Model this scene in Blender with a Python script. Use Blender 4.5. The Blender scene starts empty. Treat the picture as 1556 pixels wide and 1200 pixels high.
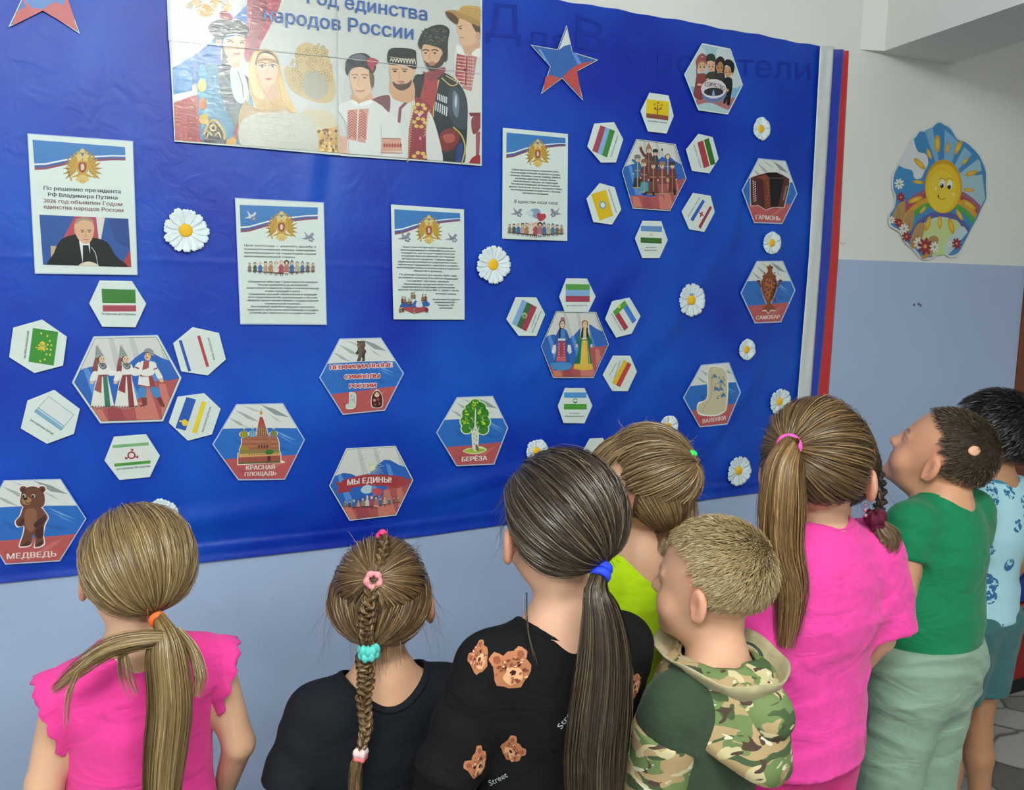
import bpy, math, random
import numpy as np
from mathutils import Vector, Matrix
from mathutils.geometry import tessellate_polygon
random.seed(4); rng = np.random.default_rng(4)
SC = bpy.context.scene; COL = SC.collection

# ------------------------------------------------------------ camera
FPX, YAW, PIT, ROL = 1387.0, .463, .1309, .0223
CAM = np.array([0.0, -2.319, 1.5])
cy_, sy_, cp_, sp_ = math.cos(YAW), math.sin(YAW), math.cos(PIT), math.sin(PIT)
FW = np.array([sy_*cp_, cy_*cp_, -sp_]); RT = np.array([cy_, -sy_, 0.0]); UP = np.cross(RT, FW)
RT, UP = RT*math.cos(ROL)+UP*math.sin(ROL), -RT*math.sin(ROL)+UP*math.cos(ROL)
cd = bpy.data.cameras.new('camera'); cam = bpy.data.objects.new('camera', cd); COL.objects.link(cam)
cd.sensor_width = 36; cd.lens = FPX/1556*36; cd.clip_start = .02
cam.matrix_world = Matrix(((RT[0], UP[0], -FW[0], CAM[0]), (RT[1], UP[1], -FW[1], CAM[1]), (RT[2], UP[2], -FW[2], CAM[2]), (0, 0, 0, 1)))
SC.camera = cam
HF = np.array([sy_, cy_, 0.0])          # the camera's heading on the floor

def ray(x, y): return FW+RT*((x-778)/FPX)+UP*((600-y)/FPX)
def wall_at(x, y, off=0.0):             # a photograph pixel on the wall plane y = -off
    d = ray(x, y); return CAM+d*((-off-CAM[1])/d[1])
def at(x, y, h):                        # a pixel at horizontal distance h along the heading
    d = ray(x, y); return CAM+d*(h/float(d@HF))

# ------------------------------------------------------------ world, lamps, exposure
W = bpy.data.worlds.new('world'); SC.world = W; W.use_nodes = True
W.node_tree.nodes['Background'].inputs[0].default_value = (.75, .85, 1, 1); W.node_tree.nodes['Background'].inputs[1].default_value = .15
SC.view_settings.view_transform = 'Standard'; SC.view_settings.look = 'None'
SC.view_settings.exposure = 0.0; SC.view_settings.gamma = 1; SC.view_settings.use_curve_mapping = False
def tube_light(name, loc, power, col=(.95, 1, .97)):
    for dx in (-.42, -.14, .14, .42):    # light of a fluorescent tube, spread along it
        l = bpy.data.lights.new(name, 'POINT'); l.energy = power/4; l.color = col; l.shadow_soft_size = .055
        o = bpy.data.objects.new(name, l); COL.objects.link(o); o.location = (loc[0]+dx, loc[1], loc[2])
LAMPS = [(.35, -2.45, 72), (1.5, -4.4, 82), (-1.2, -3.2, 118)]
for i, (lx, ly, lp) in enumerate(LAMPS): tube_light('lamp_light', (lx, ly, 2.60), lp)

# ------------------------------------------------------------ helpers
def tag(o, label=None, cat=None, group=None, kind=None):
    if label: o['label'] = label
    if cat: o['category'] = cat
    if group: o['group'] = group
    if kind: o['kind'] = kind
    return o
def empty(name, loc, label, cat, group=None):
    o = bpy.data.objects.new(name, None); COL.objects.link(o); o.location = Vector([float(a) for a in loc]); o.empty_display_size = .05
    return tag(o, label, cat, group)
def srgb(c):
    if isinstance(c, str): c = tuple(int(c[i:i+2], 16) for i in (0, 2, 4))
    return tuple((v/255/12.92 if v/255 <= .04045 else ((v/255+.055)/1.055)**2.4) for v in c)
_m = {}
def mat(name, col, rough=.6, spec=.4, sheen=0, coat=0, bump=None, attr=None, noise=None, metal=0, bdist=.001, sss=0, fold=None):
    """procedural Principled material. bump=(scale,strength); attr = colour attribute; noise=(scale, darker factor)"""
    if name in _m: return _m[name]
    m = bpy.data.materials.new(name); m.use_nodes = True; nt = m.node_tree; b = nt.nodes['Principled BSDF']; _m[name] = m
    c = srgb(col) if not (isinstance(col, tuple) and isinstance(col[0], float)) else col
    b.inputs['Base Color'].default_value = (*c, 1); b.inputs['Roughness'].default_value = rough
    b.inputs['Specular IOR Level'].default_value = spec; b.inputs['Metallic'].default_value = metal
    if sheen: b.inputs['Sheen Weight'].default_value = sheen
    if coat: b.inputs['Coat Weight'].default_value = coat; b.inputs['Coat Roughness'].default_value = .08
    if sss:
        b.inputs['Subsurface Weight'].default_value = sss; b.inputs['Subsurface Radius'].default_value = (.012, .004, .002); b.inputs['Subsurface Scale'].default_value = 1
    src = None
    if attr:
        a = nt.nodes.new('ShaderNodeAttribute'); a.attribute_name = attr; src = a.outputs['Color']
    if noise:
        tc = nt.nodes.new('ShaderNodeTexCoord'); n = nt.nodes.new('ShaderNodeTexNoise'); n.inputs['Scale'].default_value = noise[0]; n.inputs['Detail'].default_value = 5
        nt.links.new(tc.outputs['Object'], n.inputs['Vector'])
        mp = nt.nodes.new('ShaderNodeMapRange'); mp.inputs[1].default_value = .3; mp.inputs[2].default_value = .7; mp.inputs[3].default_value = noise[1]; mp.inputs[4].default_value = 1
        nt.links.new(n.outputs[0], mp.inputs[0])
        mx = nt.nodes.new('ShaderNodeMix'); mx.data_type = 'RGBA'; mx.blend_type = 'MULTIPLY'; mx.inputs[0].default_value = 1
        if src: nt.links.new(src, mx.inputs[6])
        else: mx.inputs[6].default_value = (*c, 1)
        nt.links.new(mp.outputs[0], mx.inputs[7]); src = mx.outputs[2]
    if src: nt.links.new(src, b.inputs['Base Color'])
    if bump:
        tc = nt.nodes.new('ShaderNodeTexCoord'); n = nt.nodes.new('ShaderNodeTexNoise'); n.inputs['Scale'].default_value = bump[0]; n.inputs['Detail'].default_value = 4
        nt.links.new(tc.outputs['Object'], n.inputs['Vector'])
        bp = nt.nodes.new('ShaderNodeBump'); bp.inputs['Strength'].default_value = bump[1]; bp.inputs['Distance'].default_value = bdist
        nt.links.new(n.outputs[0], bp.inputs['Height']); nt.links.new(bp.outputs[0], b.inputs['Normal'])
        if fold:
            mp = nt.nodes.new('ShaderNodeMapping'); mp.inputs['Scale'].default_value = (fold[0], fold[0], fold[0]*2.2); mp.inputs['Rotation'].default_value = (.5, .4, .3); n2 = nt.nodes.new('ShaderNodeTexNoise'); n2.inputs['Scale'].default_value = 1; n2.inputs['Detail'].default_value = 3; n2.inputs['Distortion'].default_value = 1.1
            nt.links.new(tc.outputs['Object'], mp.inputs[0]); nt.links.new(mp.outputs[0], n2.inputs['Vector']); b2 = nt.nodes.new('ShaderNodeBump'); b2.inputs['Strength'].default_value = fold[1]; b2.inputs['Distance'].default_value = .02
            nt.links.new(n2.outputs[0], b2.inputs['Height']); nt.links.new(bp.outputs[0], b2.inputs['Normal']); nt.links.new(b2.outputs[0], b.inputs['Normal'])
        if coat: nt.links.new(bp.outputs[0], b.inputs['Coat Normal'])
    return m
def mesh_obj(name, V, F, m, parent=None, smooth=False, cols=None, vcol=None):
    me = bpy.data.meshes.new(name); me.from_pydata([tuple(map(float, v)) for v in V], [], [tuple(f) for f in F]); return fin(name, me, m, parent, smooth, cols, vcol)
def fin(name, me, m, parent=None, smooth=False, cols=None, vcol=None):
    if m: me.materials.append(m)
    if smooth: me.polygons.foreach_set('use_smooth', [True]*len(me.polygons))
    if vcol is not None:
        a = me.color_attributes.new('tint', 'FLOAT_COLOR', 'POINT'); a.data.foreach_set('color', np.concatenate([vcol, np.ones((len(vcol), 1))], 1).astype(np.float32).ravel())
    me.update(); o = bpy.data.objects.new(name, me); COL.objects.link(o)
    if parent: o.parent = parent; o.matrix_parent_inverse = Matrix.Translation(-parent.location)
    return o
def np_mesh(name, V, F):                 # fast mesh from numpy arrays; F is (n,3) or (n,4)
    me = bpy.data.meshes.new(name); k = F.shape[1]; me.vertices.add(len(V)); me.vertices.foreach_set('co', np.ascontiguousarray(V, np.float32).ravel())
    me.loops.add(F.size); me.loops.foreach_set('vertex_index', F.astype(np.int32).ravel()); me.polygons.add(len(F))
    me.polygons.foreach_set('loop_start', np.arange(0, F.size, k, dtype=np.int32)); me.update(calc_edges=True); return me
def boxvf(x0, x1, y0, y1, z0, z1):
    V = [(x, y, z) for z in (z0, z1) for x, y in ((x0, y0), (x1, y0), (x1, y1), (x0, y1))]
    return V, [(0, 3, 2, 1), (4, 5, 6, 7), (0, 1, 5, 4), (1, 2, 6, 5), (2, 3, 7, 6), (3, 0, 4, 7)]
def box(name, b, m, parent=None, bevel=0):
    V, F = boxvf(*b); o = mesh_obj(name, V, F, m, parent)
    if bevel:
        md = o.modifiers.new('bevel', 'BEVEL'); md.width = bevel; md.segments = 3
    return o
def prism(pts, z0, z1):                  # pts: xy polygon
    n = len(pts); V = [(p[0], p[1], z0) for p in pts]+[(p[0], p[1], z1) for p in pts]
    return V, [tuple(range(n))[::-1], tuple(range(n, 2*n))]+[(i, (i+1) % n, n+(i+1) % n, n+i) for i in range(n)]

# ------------------------------------------------------------ room
M_white = mat('white_wall_paint', (226, 227, 223), .75, .25, bump=(90, .25), noise=(1.3, .93))
M_blue = mat('periwinkle_wall_paint', (168, 186, 220), .42, .4, bump=(140, .2), noise=(1.7, .94))
DADO = 1.577; XC = 3.37                  # the paint line and the wall's outer corner
def st(o, label=None): return tag(o, label, kind='structure')
st(mesh_obj('wall_back', *boxvf(-2.6, XC, 0, .14, DADO, 2.82), M_white), 'white upper wall above the blue paint line')
st(mesh_obj('wall_back', *boxvf(-2.6, XC, -.0012, .14, 0, DADO), M_blue), 'periwinkle blue lower wall')
st(mesh_obj('wall_back', *boxvf(XC, 5.2, .10, .22, 0, 2.82), M_white))
st(mesh_obj('wall_left', *boxvf(-2.74, -2.6, -7.2, .14, 0, 2.82), M_white))
st(mesh_obj('wall_right', *boxvf(5.2, 5.34, -7.2, .22, 0, 2.82), M_white))
st(mesh_obj('wall_rear', *boxvf(-2.6, 5.2, -7.34, -7.2, 0, 2.82), M_white))
st(mesh_obj('ceiling', *boxvf(-2.74, 5.34, -7.34, .22, 2.82, 2.95), M_white))
# beam crossing the corner of the room
st(mesh_obj('trim_1', *prism([(2.42, 0), (2.85, 0), (2.42, -1.63), (1.9, -3.3), (1.45, -3.3), (2.394, -.595), (2.50, -.03)], 2.266, 2.82), M_white), 'white ceiling beam meeting the wall above the sun sticker')
# floor: printed linoleum of grey flat stones
fl = bpy.data.materials.new('stone_print_linoleum'); fl.use_nodes = True; nt = fl.node_tree; b = nt.nodes['Principled BSDF']
tc = nt.nodes.new('ShaderNodeTexCoord'); nz = nt.nodes.new('ShaderNodeTexNoise'); nz.inputs['Scale'].default_value = 2.5
ad = nt.nodes.new('ShaderNodeVectorMath'); ad.operation = 'MULTIPLY_ADD'; ad.inputs[1].default_value = (.25, .25, 0)
nt.links.new(tc.outputs['Object'], nz.inputs['Vector']); nt.links.new(nz.outputs['Color'], ad.inputs[0]); nt.links.new(tc.outputs['Object'], ad.inputs[2])
v1 = nt.nodes.new('ShaderNodeTexVoronoi'); v1.inputs['Scale'].default_value = 5.5; v2 = nt.nodes.new('ShaderNodeTexVoronoi'); v2.inputs['Scale'].default_value = 5.5; v2.feature = 'DISTANCE_TO_EDGE'
for v in (v1, v2): v.voronoi_dimensions = '2D'; nt.links.new(ad.outputs[0], v.inputs['Vector'])
r1 = nt.nodes.new('ShaderNodeValToRGB'); r1.color_ramp.elements[0].color = (*srgb((92, 92, 88)), 1); r1.color_ramp.elements[1].color = (*srgb((178, 178, 172)), 1)
sp = nt.nodes.new('ShaderNodeSeparateColor'); nt.links.new(v1.outputs['Color'], sp.inputs[0]); nt.links.new(sp.outputs[0], r1.inputs[0])
r2 = nt.nodes.new('ShaderNodeValToRGB'); r2.color_ramp.elements[0].color = (.05, .05, .05, 1); r2.color_ramp.elements[1].color = (1, 1, 1, 1); r2.color_ramp.elements[1].position = .05
nt.links.new(v2.outputs['Distance'], r2.inputs[0]); mx = nt.nodes.new('ShaderNodeMix'); mx.data_type = 'RGBA'; mx.blend_type = 'MULTIPLY'; mx.inputs[0].default_value = .8
nt.links.new(r1.outputs[0], mx.inputs[6]); nt.links.new(r2.outputs[0], mx.inputs[7]); nt.links.new(mx.outputs[2], b.inputs['Base Color']); b.inputs['Roughness'].default_value = .4
st(mesh_obj('floor', *boxvf(-2.74, 5.34, -7.34, .22, -.12, 0), fl), 'grey stone print linoleum')
# brown door beyond the corner, its frame and a leaf with a raised panel
M_wood = mat('reddish_brown_wood', (122, 62, 30), .42, .4, noise=(6, .75))
dr = box('door_1', (XC+.004, 4.5, .045, .095, .0, 2.12), M_wood); st(dr, 'reddish brown wooden door beyond the wall corner')
for b_ in ((XC+.12, 3.86, .035, .05, 1.15, 2.0), (XC+.12, 3.86, .035, .05, .12, 1.05), (3.98, 4.4, .035, .05, 1.15, 2.0), (3.98, 4.4, .035, .05, .12, 1.05)):
    box('door_panel', b_, M_wood, dr, .008)
box('door_frame', (XC+.001, XC+.075, -.012, .06, 0, 2.2), M_wood, dr, .004); box('door_frame', (4.5, 4.58, -.012, .06, 0, 2.2), M_wood, dr, .004); box('door_frame', (XC+.076, 4.499, -.012, .06, 2.12, 2.2), M_wood, dr, .004)
M_chrome = mat('brushed_metal', (170, 170, 170), .3, .5, metal=1.0)
box('door_handle', (3.92, 3.945, -.02, .045, 1.0, 1.03), M_chrome, dr, .004)
st(box('baseboard_back', (-2.6, XC-.002, -.016, -.0012, .0, .07), mat('grey_plinth', (120, 110, 100), .5, .4)))
# padded bench
bn = empty('padded_bench', (3.55, -.2, 0), 'low padded bench with red front and blue seat beside the brown door', 'bench')
M_red = mat('red_vinyl', (138, 22, 26), .4, .45, bump=(60, .15)); M_bl = mat('blue_vinyl', (24, 52, 140), .4, .45, bump=(60, .15)); M_blk = mat('black_base', (18, 18, 24), .5, .4)
box('seat_block', (2.94, 4.6, -.30, -.03, .062, .355), M_red, bn, .012); box('seat_cushion', (2.94, 4.6, -.30, -.03, .357, .45), M_bl, bn, .02); box('plinth', (2.96, 4.58, -.28, -.04, .0, .06), M_blk, bn, .003)
# ceiling lamps
M_glow = bpy.data.materials.new('lit_diffuser'); M_glow.use_nodes = True; g = M_glow.node_tree.nodes['Principled BSDF']
g.inputs['Emission Color'].default_value = (.93, 1, .96, 1); g.inputs['Emission Strength'].default_value = 6; g.inputs['Base Color'].default_value = (.9, .9, .9, 1)
for i, (lx, ly, lp) in enumerate(LAMPS):
    t = empty('ceiling_lamp', (lx, ly, 2.76), 'white rectangular ceiling lamp '+('nearest the display wall', 'further back from the display wall', 'at the back left of the ceiling')[i], 'lamp')
    box('lamp_housing', (lx-.62, lx+.62, ly-.05, ly+.05, 2.735, 2.82), M_white, t, .006); box('tube', (lx-.58, lx+.58, ly-.018, ly+.018, 2.69, 2.726), M_glow, t, .015)
# ------------------------------------------------------------ flat print, drawn in photograph pixels and laid on the wall plane
INK = .84                                # paper white in the photograph is the printed sheet's white
from mathutils.geometry import delaunay_2d_cdt
_tx = {}
def glyphs(s, bold=0):
    """outline of a word in the built-in font, filled by a constrained triangulation"""
    if s in _tx: return _tx[s]
    c = bpy.data.curves.new('t', 'FONT'); c.body = s; c.size = 1; c.resolution_u = 2; c.fill_mode = 'NONE'
    o = bpy.data.objects.new('t', c); COL.objects.link(o); dg = bpy.context.evaluated_depsgraph_get(); dg.update()
    me = bpy.data.meshes.new_from_object(o.evaluated_get(dg)); V = [Vector(v.co[:2]) for v in me.vertices]; E = [tuple(e.vertices) for e in me.edges]
    bpy.data.objects.remove(o); bpy.data.curves.remove(c); bpy.data.meshes.remove(me)
    nb = {}
    for p, q in E: nb.setdefault(p, []).append(q); nb.setdefault(q, []).append(p)
    loops = []; seen = set()
    for v0 in nb:
        if v0 in seen: continue
        L = [v0]; seen.add(v0); cur = v0
        while True:
            nx = [q for q in nb[cur] if q not in seen]
            if not nx: break
            nxt = max(nx) if len(L) > 1 else min(nx); nxt = nx[0] if len(L) > 1 else (cur+1 if cur+1 in nx else nx[0]); L.append(nxt); seen.add(nxt); cur = nxt
        loops.append(L)
    r = delaunay_2d_cdt(V, E, [], 0, 1e-6); VV = np.array([tuple(v) for v in r[0]]); F = np.array([tuple(f) for f in r[2]])
    cen = VV[F].mean(1); wn = np.zeros(len(F), int)
    for L in loops:
        P = np.array([tuple(V[i]) for i in L]); Q = np.roll(P, -1, 0)
        for (x1, y1), (x2, y2) in zip(P, Q):
            up = (y1 <= cen[:, 1]) & (y2 > cen[:, 1]); dn = (y1 > cen[:, 1]) & (y2 <= cen[:, 1]); m = up | dn
            if m.any():
                xi = x1+(cen[:, 1]-y1)*(x2-x1)/(y2-y1 if y2 != y1 else 1e-9); hit = m & (cen[:, 0] < xi); wn += np.where(hit & up, 1, 0)-np.where(hit & dn, 1, 0)
    F = [tuple(int(i) for i in f) for f, w in zip(F, wn) if w != 0]
    _tx[s] = (VV, F); return VV, F
class Art:
    def __init__(s, off, step=1.2e-5): s.step = step; s.V = []; s.F = []; s.C = []; s.k = 0; s.off = off; s.clip = None; s.o = (0, 0, 1)
    def org(s, x, y, sc): s.o = (x, y, sc); return s
    def px(s, p): return (s.o[0]+p[0]/s.o[2], s.o[1]+p[1]/s.o[2])
    def _add(s, P, F, col):
        c = [v*.87 for v in srgb(col)]; n = len(s.V); s.k += 1; off = s.off+s.k*s.step
        for p in P: s.V.append(wall_at(p[0], p[1], off)); s.C.append(c)
        s.F += [tuple(i+n for i in f) for f in F]
    def poly(s, pts, col):
        P = [s.px(p) for p in pts]
        if s.clip: P = clip_poly(P, s.clip)
        P = [p for i, p in enumerate(P) if abs(p[0]-P[i-1][0])+abs(p[1]-P[i-1][1]) > 1e-4]
        if len(P) < 3: return s
        s._add(P, tessellate_polygon([[Vector((p[0], p[1], 0)) for p in P]]), col); return s
    def spl(s, pts, col, n=4):
        out = []; m = len(pts)
        for i in range(m):
            a, b, c, d = [np.array(pts[(i+j) % m], float) for j in (-1, 0, 1, 2)]
            for t in np.arange(n)/n: out.append(tuple(.5*((2*b)+(c-a)*t+(2*a-5*b+4*c-d)*t*t+(-a+3*b-3*c+d)*t**3)))
        return s.poly(out, col)
    def ell(s, cx, cy, rx, ry, col, rot=0, n=14):
        a = math.radians(rot); return s.poly([(cx+rx*math.cos(t)*math.cos(a)-ry*math.sin(t)*math.sin(a), cy+rx*math.cos(t)*math.sin(a)+ry*math.sin(t)*math.cos(a)) for t in np.linspace(0, 2*math.pi, n, endpoint=False)], col)
    def line(s, pts, w, col):
        pts = [np.array(p, float) for p in pts]; L = []; R = []
        for i, p in enumerate(pts):
            d = pts[min(i+1, len(pts)-1)]-pts[max(i-1, 0)]; d = d/(np.linalg.norm(d)+1e-9); n = np.array([-d[1], d[0]])*w/2; L.append(p+n); R.append(p-n)
        n = len(pts); P = [s.px(p) for p in L+R]; s._add(P, [(i, i+1, n+i+1, n+i) for i in range(n-1)], col); return s
    def curve(s, pts, w, col, n=4):
        out = []; m = len(pts)
        for i in range(m-1):
            a, b, c, d = [np.array(pts[min(max(i+j, 0), m-1)], float) for j in (-1, 0, 1, 2)]
            for t in np.arange(n)/n: out.append(.5*((2*b)+(c-a)*t+(2*a-5*b+4*c-d)*t*t+(-a+3*b-3*c+d)*t**3))
        return s.line(out+[pts[-1]], w, col)
    def text(s, t, p0, p1, h, col, bold=.018, arc=0, up=None, ring=None):
        """text from p0 to p1 along its baseline, capital height h; arc lifts the middle; up overrides the up direction"""
        if ring:                         # an outline: the same word laid down around its place in the outline colour
            for k in range(8): s.text(t, (p0[0]+ring[0]*math.cos(k*.785), p0[1]+ring[0]*math.sin(k*.785)), (p1[0]+ring[0]*math.cos(k*.785), p1[1]+ring[0]*math.sin(k*.785)), h, ring[1], bold*.5)
        V, F = glyphs(t, 0)
        if not F: return s
        if bold > .015 and h/s.o[2] > 2.2 or h/s.o[2] < 2.2 and bold > .025:
            e = h*(bold-.008)*1.1
            for dx in (-e, e): s.text(t, (p0[0]+dx, p0[1]), (p1[0]+dx, p1[1]), h, col, 0, arc, up)
        p0 = np.array(p0, float); p1 = np.array(p1, float); x0, x1 = V[:, 0].min(), V[:, 0].max(); d = p1-p0
        u = np.array(up, float) if up else np.array([d[1], -d[0]])/np.linalg.norm(d)
        if not up and abs(d[1]) < .35*abs(d[0]): u = np.array([0, -1.])
        f = (V[:, :1]-x0)/(x1-x0); P = p0+d*f+u*h*V[:, 1:]/.72+u*arc*4*f*(1-f); s._add([s.px(p) for p in P], F, col); return s
    def build(s, name, parent, m=None):
        return mesh_obj(name, s.V, s.F, m or M_ink, parent, vcol=np.array(s.C))
def clip_poly(P, C):
    ar = sum(C[i-1][0]*C[i][1]-C[i][0]*C[i-1][1] for i in range(len(C))); sg = 1 if ar > 0 else -1
    for i in range(len(C)):
        a, b = C[i-1], C[i]; f = lambda p: sg*((b[0]-a[0])*(p[1]-a[1])-(b[1]-a[1])*(p[0]-a[0])); out = []
        for j in range(len(P)):
            p, q = P[j-1], P[j]; fp, fq = f(p), f(q)
            if fp >= 0: out.append(p)
            if (fp >= 0) != (fq >= 0): t = fp/(fp-fq); out.append((p[0]+(q[0]-p[0])*t, p[1]+(q[1]-p[1])*t))
        P = out
        if not P: return P
    return P
M_ink = mat('printed_ink', (200, 200, 200), .32, .4, attr='tint', bump=(60, .25))
M_paper = mat('white_paper', (205, 217, 214), .38, .35, bump=(40, .2))
M_film = mat('glossy_laminate_edge', (170, 190, 220), .15, .5)
def sheet(name, corners, off, label, cat, group=None, th=.0012, m=None, film=0, parent=None):
    """a thin stiff sheet on the wall, its outline given by photograph pixels"""
    c = corners; n = len(c)
    if film:
        g = np.mean(c, 0); fc = [tuple(np.array(p)+(np.array(p)-g)/np.linalg.norm(np.array(p)-g)*film) for p in c]
    A = [wall_at(x, y, off) for x, y in c]; B = [wall_at(x, y, off-th) for x, y in c]
    g = (sum(A)+sum(B))/(2*n); F = [tuple(range(n))[::-1], tuple(range(n, 2*n))]+[(i, (i+1) % n, n+(i+1) % n, n+i) for i in range(n)]
    o = mesh_obj(name, [v-g for v in A+B], F, m or M_paper, parent); o.location = Vector(g); tag(o, label, cat, group)
    if film:
        A2 = [wall_at(x, y, off-.0004) for x, y in fc]; B2 = [wall_at(x, y, off-.0009) for x, y in fc]
        mesh_obj('laminate_film', A2+B2, F, M_film, o)
    return o
# shared drawings -----------------------------------------------------------
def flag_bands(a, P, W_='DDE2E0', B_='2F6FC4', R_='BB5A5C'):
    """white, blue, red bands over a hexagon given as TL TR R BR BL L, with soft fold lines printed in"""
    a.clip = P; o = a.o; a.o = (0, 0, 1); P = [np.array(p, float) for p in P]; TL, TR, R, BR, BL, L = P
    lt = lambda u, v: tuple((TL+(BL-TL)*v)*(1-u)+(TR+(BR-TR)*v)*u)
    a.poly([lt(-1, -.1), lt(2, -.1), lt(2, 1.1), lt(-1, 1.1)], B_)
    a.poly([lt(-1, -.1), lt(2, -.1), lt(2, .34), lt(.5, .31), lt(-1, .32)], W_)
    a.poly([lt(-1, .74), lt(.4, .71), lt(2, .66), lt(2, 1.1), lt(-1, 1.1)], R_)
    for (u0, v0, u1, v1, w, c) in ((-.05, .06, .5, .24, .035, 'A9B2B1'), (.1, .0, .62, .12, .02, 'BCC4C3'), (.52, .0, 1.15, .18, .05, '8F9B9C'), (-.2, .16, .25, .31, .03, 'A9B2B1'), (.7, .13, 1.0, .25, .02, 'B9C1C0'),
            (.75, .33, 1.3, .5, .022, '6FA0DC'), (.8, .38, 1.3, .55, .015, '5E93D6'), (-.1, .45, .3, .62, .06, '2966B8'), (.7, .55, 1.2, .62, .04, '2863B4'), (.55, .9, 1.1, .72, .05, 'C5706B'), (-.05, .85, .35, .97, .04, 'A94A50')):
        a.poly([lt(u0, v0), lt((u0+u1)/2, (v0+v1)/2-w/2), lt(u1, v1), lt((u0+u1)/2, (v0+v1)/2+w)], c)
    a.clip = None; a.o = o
def wave_flag(a, P):
    """the sheet background of the picture cards: waving flag with light rays, ink border"""
    a.clip = P; o = a.o; a.o = (0, 0, 1); P = [np.array(p, float) for p in P]; TL, TR, R, BR, BL, L = P
    xl = np.array([L[0], (TL[1])]); wx = R[0]-L[0]; hy = BL[1]-TL[1]; q = lambda u, v: (L[0]+wx*u, TL[1]+(TR[1]-TL[1])*u+hy*v)
    a.poly([q(-.1, -.2), q(1.1, -.2), q(1.1, 1.2), q(-.1, 1.2)], 'D6D8D4')
    for u in (.3, .5, .78): a.poly([q(u, -.1), q(u+.04, -.1), q(u+.2, .5), q(u+.12, .5)], 'C3C6C5')
    wv = [q(-.1, .44), q(.06, .38), q(.16, .34), q(.26, .36), q(.36, .42), q(.46, .38), q(.58, .24), q(.66, .17), q(.74, .18), q(.84, .25), q(.96, .30), q(1.1, .3)]
    a.poly(wv+[q(1.1, 1.2), q(-.1, 1.2)], '2F66BC')
    for u, w in ((.08, .05), (.44, .05), (.68, .05)): a.poly([q(u, .36 if u < .5 else .22), q(u+w, .36 if u < .5 else .25), q(u+w+.17, .8), q(u+.12, .8)], '5C90DA')
    rd = [q(-.1, .84), q(.12, .82), q(.3, .8), q(.45, .82), q(.6, .76), q(.7, .56), q(.8, .52), q(.92, .52), q(1.1, .46)]
    a.poly(rd+[q(1.1, 1.2), q(-.1, 1.2)], 'B0595C')
    for u, w, v in ((.2, .1, .83), (.36, .12, .83), (.7, .07, .6), (.62, .07, .78), (.86, .06, .56)): a.poly([q(u-.05, v), q(u-.05+w, v), q(u+w+.1, 1.2), q(u, 1.2)], 'CC7C6E' if w < .12 else 'A04C54')
    a.clip = None; a.o = o
def hexin(P, f): c = np.mean(P, 0); return [tuple(c+(np.array(p)-c)*f) for p in P]
def eagle(a, cx, cy, w, h):
    """gold double-headed eagle emblem, w by h, centred on cx, cy"""
    X = lambda u, v: (cx+u*w, cy+v*h); G, D, L = 'C49C40', '77591E', 'DCC070'
    for s in (-1, 1):
        for i in range(7):
            t = math.radians(80-i*19); bx, by = s*(.13+.01*i), .02+.012*i; ex, ey = s*(.17+.35*math.cos(t)), -.02-.40*math.sin(t)+.02*i
            nx, ny = -(ey-by)*.13, (ex-bx)*.13
            a.poly([X(bx-nx, by-ny), X((bx+ex)/2-nx, (by+ey)/2-ny), X(ex, ey), X((bx+ex)/2+nx, (by+ey)/2+ny), X(bx+nx, by+ny)], G); a.line([X(bx, by), X(ex, ey)], w*.012, D)
        a.spl([X(s*.02, -.3), X(s*.08, -.36), X(s*.15, -.33), X(s*.2, -.27), X(s*.13, -.27), X(s*.13, -.1), X(s*.02, -.05)], L); a.spl([X(s*.06, -.4), X(s*.16, -.4), X(s*.14, -.34), X(s*.08, -.34)], G)
        a.spl([X(s*.02, .12), X(s*.16, .2), X(s*.3, .27), X(s*.18, .27), X(s*.05, .24)], G)
        for i in range(3): a.spl([X(s*.02, .2), X(s*(.06+i*.06), .36-i*.02), X(s*(.02+i*.06), .45-i*.04), X(s*(.0+i*.03), .4)], G if i % 2 else L)
    a.spl([X(-.05, -.46), X(.05, -.46), X(.06, -.38), X(-.06, -.38)], L); a.ell(*X(0, -.48), w*.02, h*.02, G)
    a.spl([X(-.13, -.14), X(.13, -.14), X(.15, .1), X(0, .22), X(-.15, .1)], G); a.spl([X(-.09, -.1), X(.09, -.1), X(.09, .08), X(0, .15), X(-.09, .08)], '9A4238'); a.spl([X(-.04, -.06), X(.03, -.07), X(.05, .05), X(-.03, .09)], 'D8C8B8')
    a.line([X(-.42, -.02), X(-.32, .3)], w*.02, D); a.ell(*X(-.3, .33), w*.03, h*.05, G); a.ell(*X(.33, .24), w*.055, h*.06, G); a.line([X(.33, .17), X(.33, .12)], w*.02, G)
def header(a, tl, tr, bl, br, dove=()):
    """blue field with white, blue and crimson ribbons and the emblem, in the top of a document (quad of four points)"""
    tl, tr, bl, br = [np.array(p, float) for p in (tl, tr, bl, br)]; q = lambda u, v: tuple((tl*(1-u)+tr*u)*(1-v)+(bl*(1-u)+br*u)*v)
    def band(d, c0):
        top = [q(0, .86+d), q(.12, .84+d), q(.3, .70+d), q(.5, .55+d), q(.7, .48+d), q(.85, .42+d), q(1, .40+d)]; return top
    t0, t1, t2, t3 = band(-.04, 0), band(.02, 0), band(.10, 0), band(.18, 0)
    a.poly([q(0, 0), q(1, 0)]+t0[::-1], '3C7CC0'); a.poly(t0+t1[::-1], 'E2E8E8'); a.poly(t1+t2[::-1], '3F62A8'); a.poly(t2+t3[::-1], '8C4A60')
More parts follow.
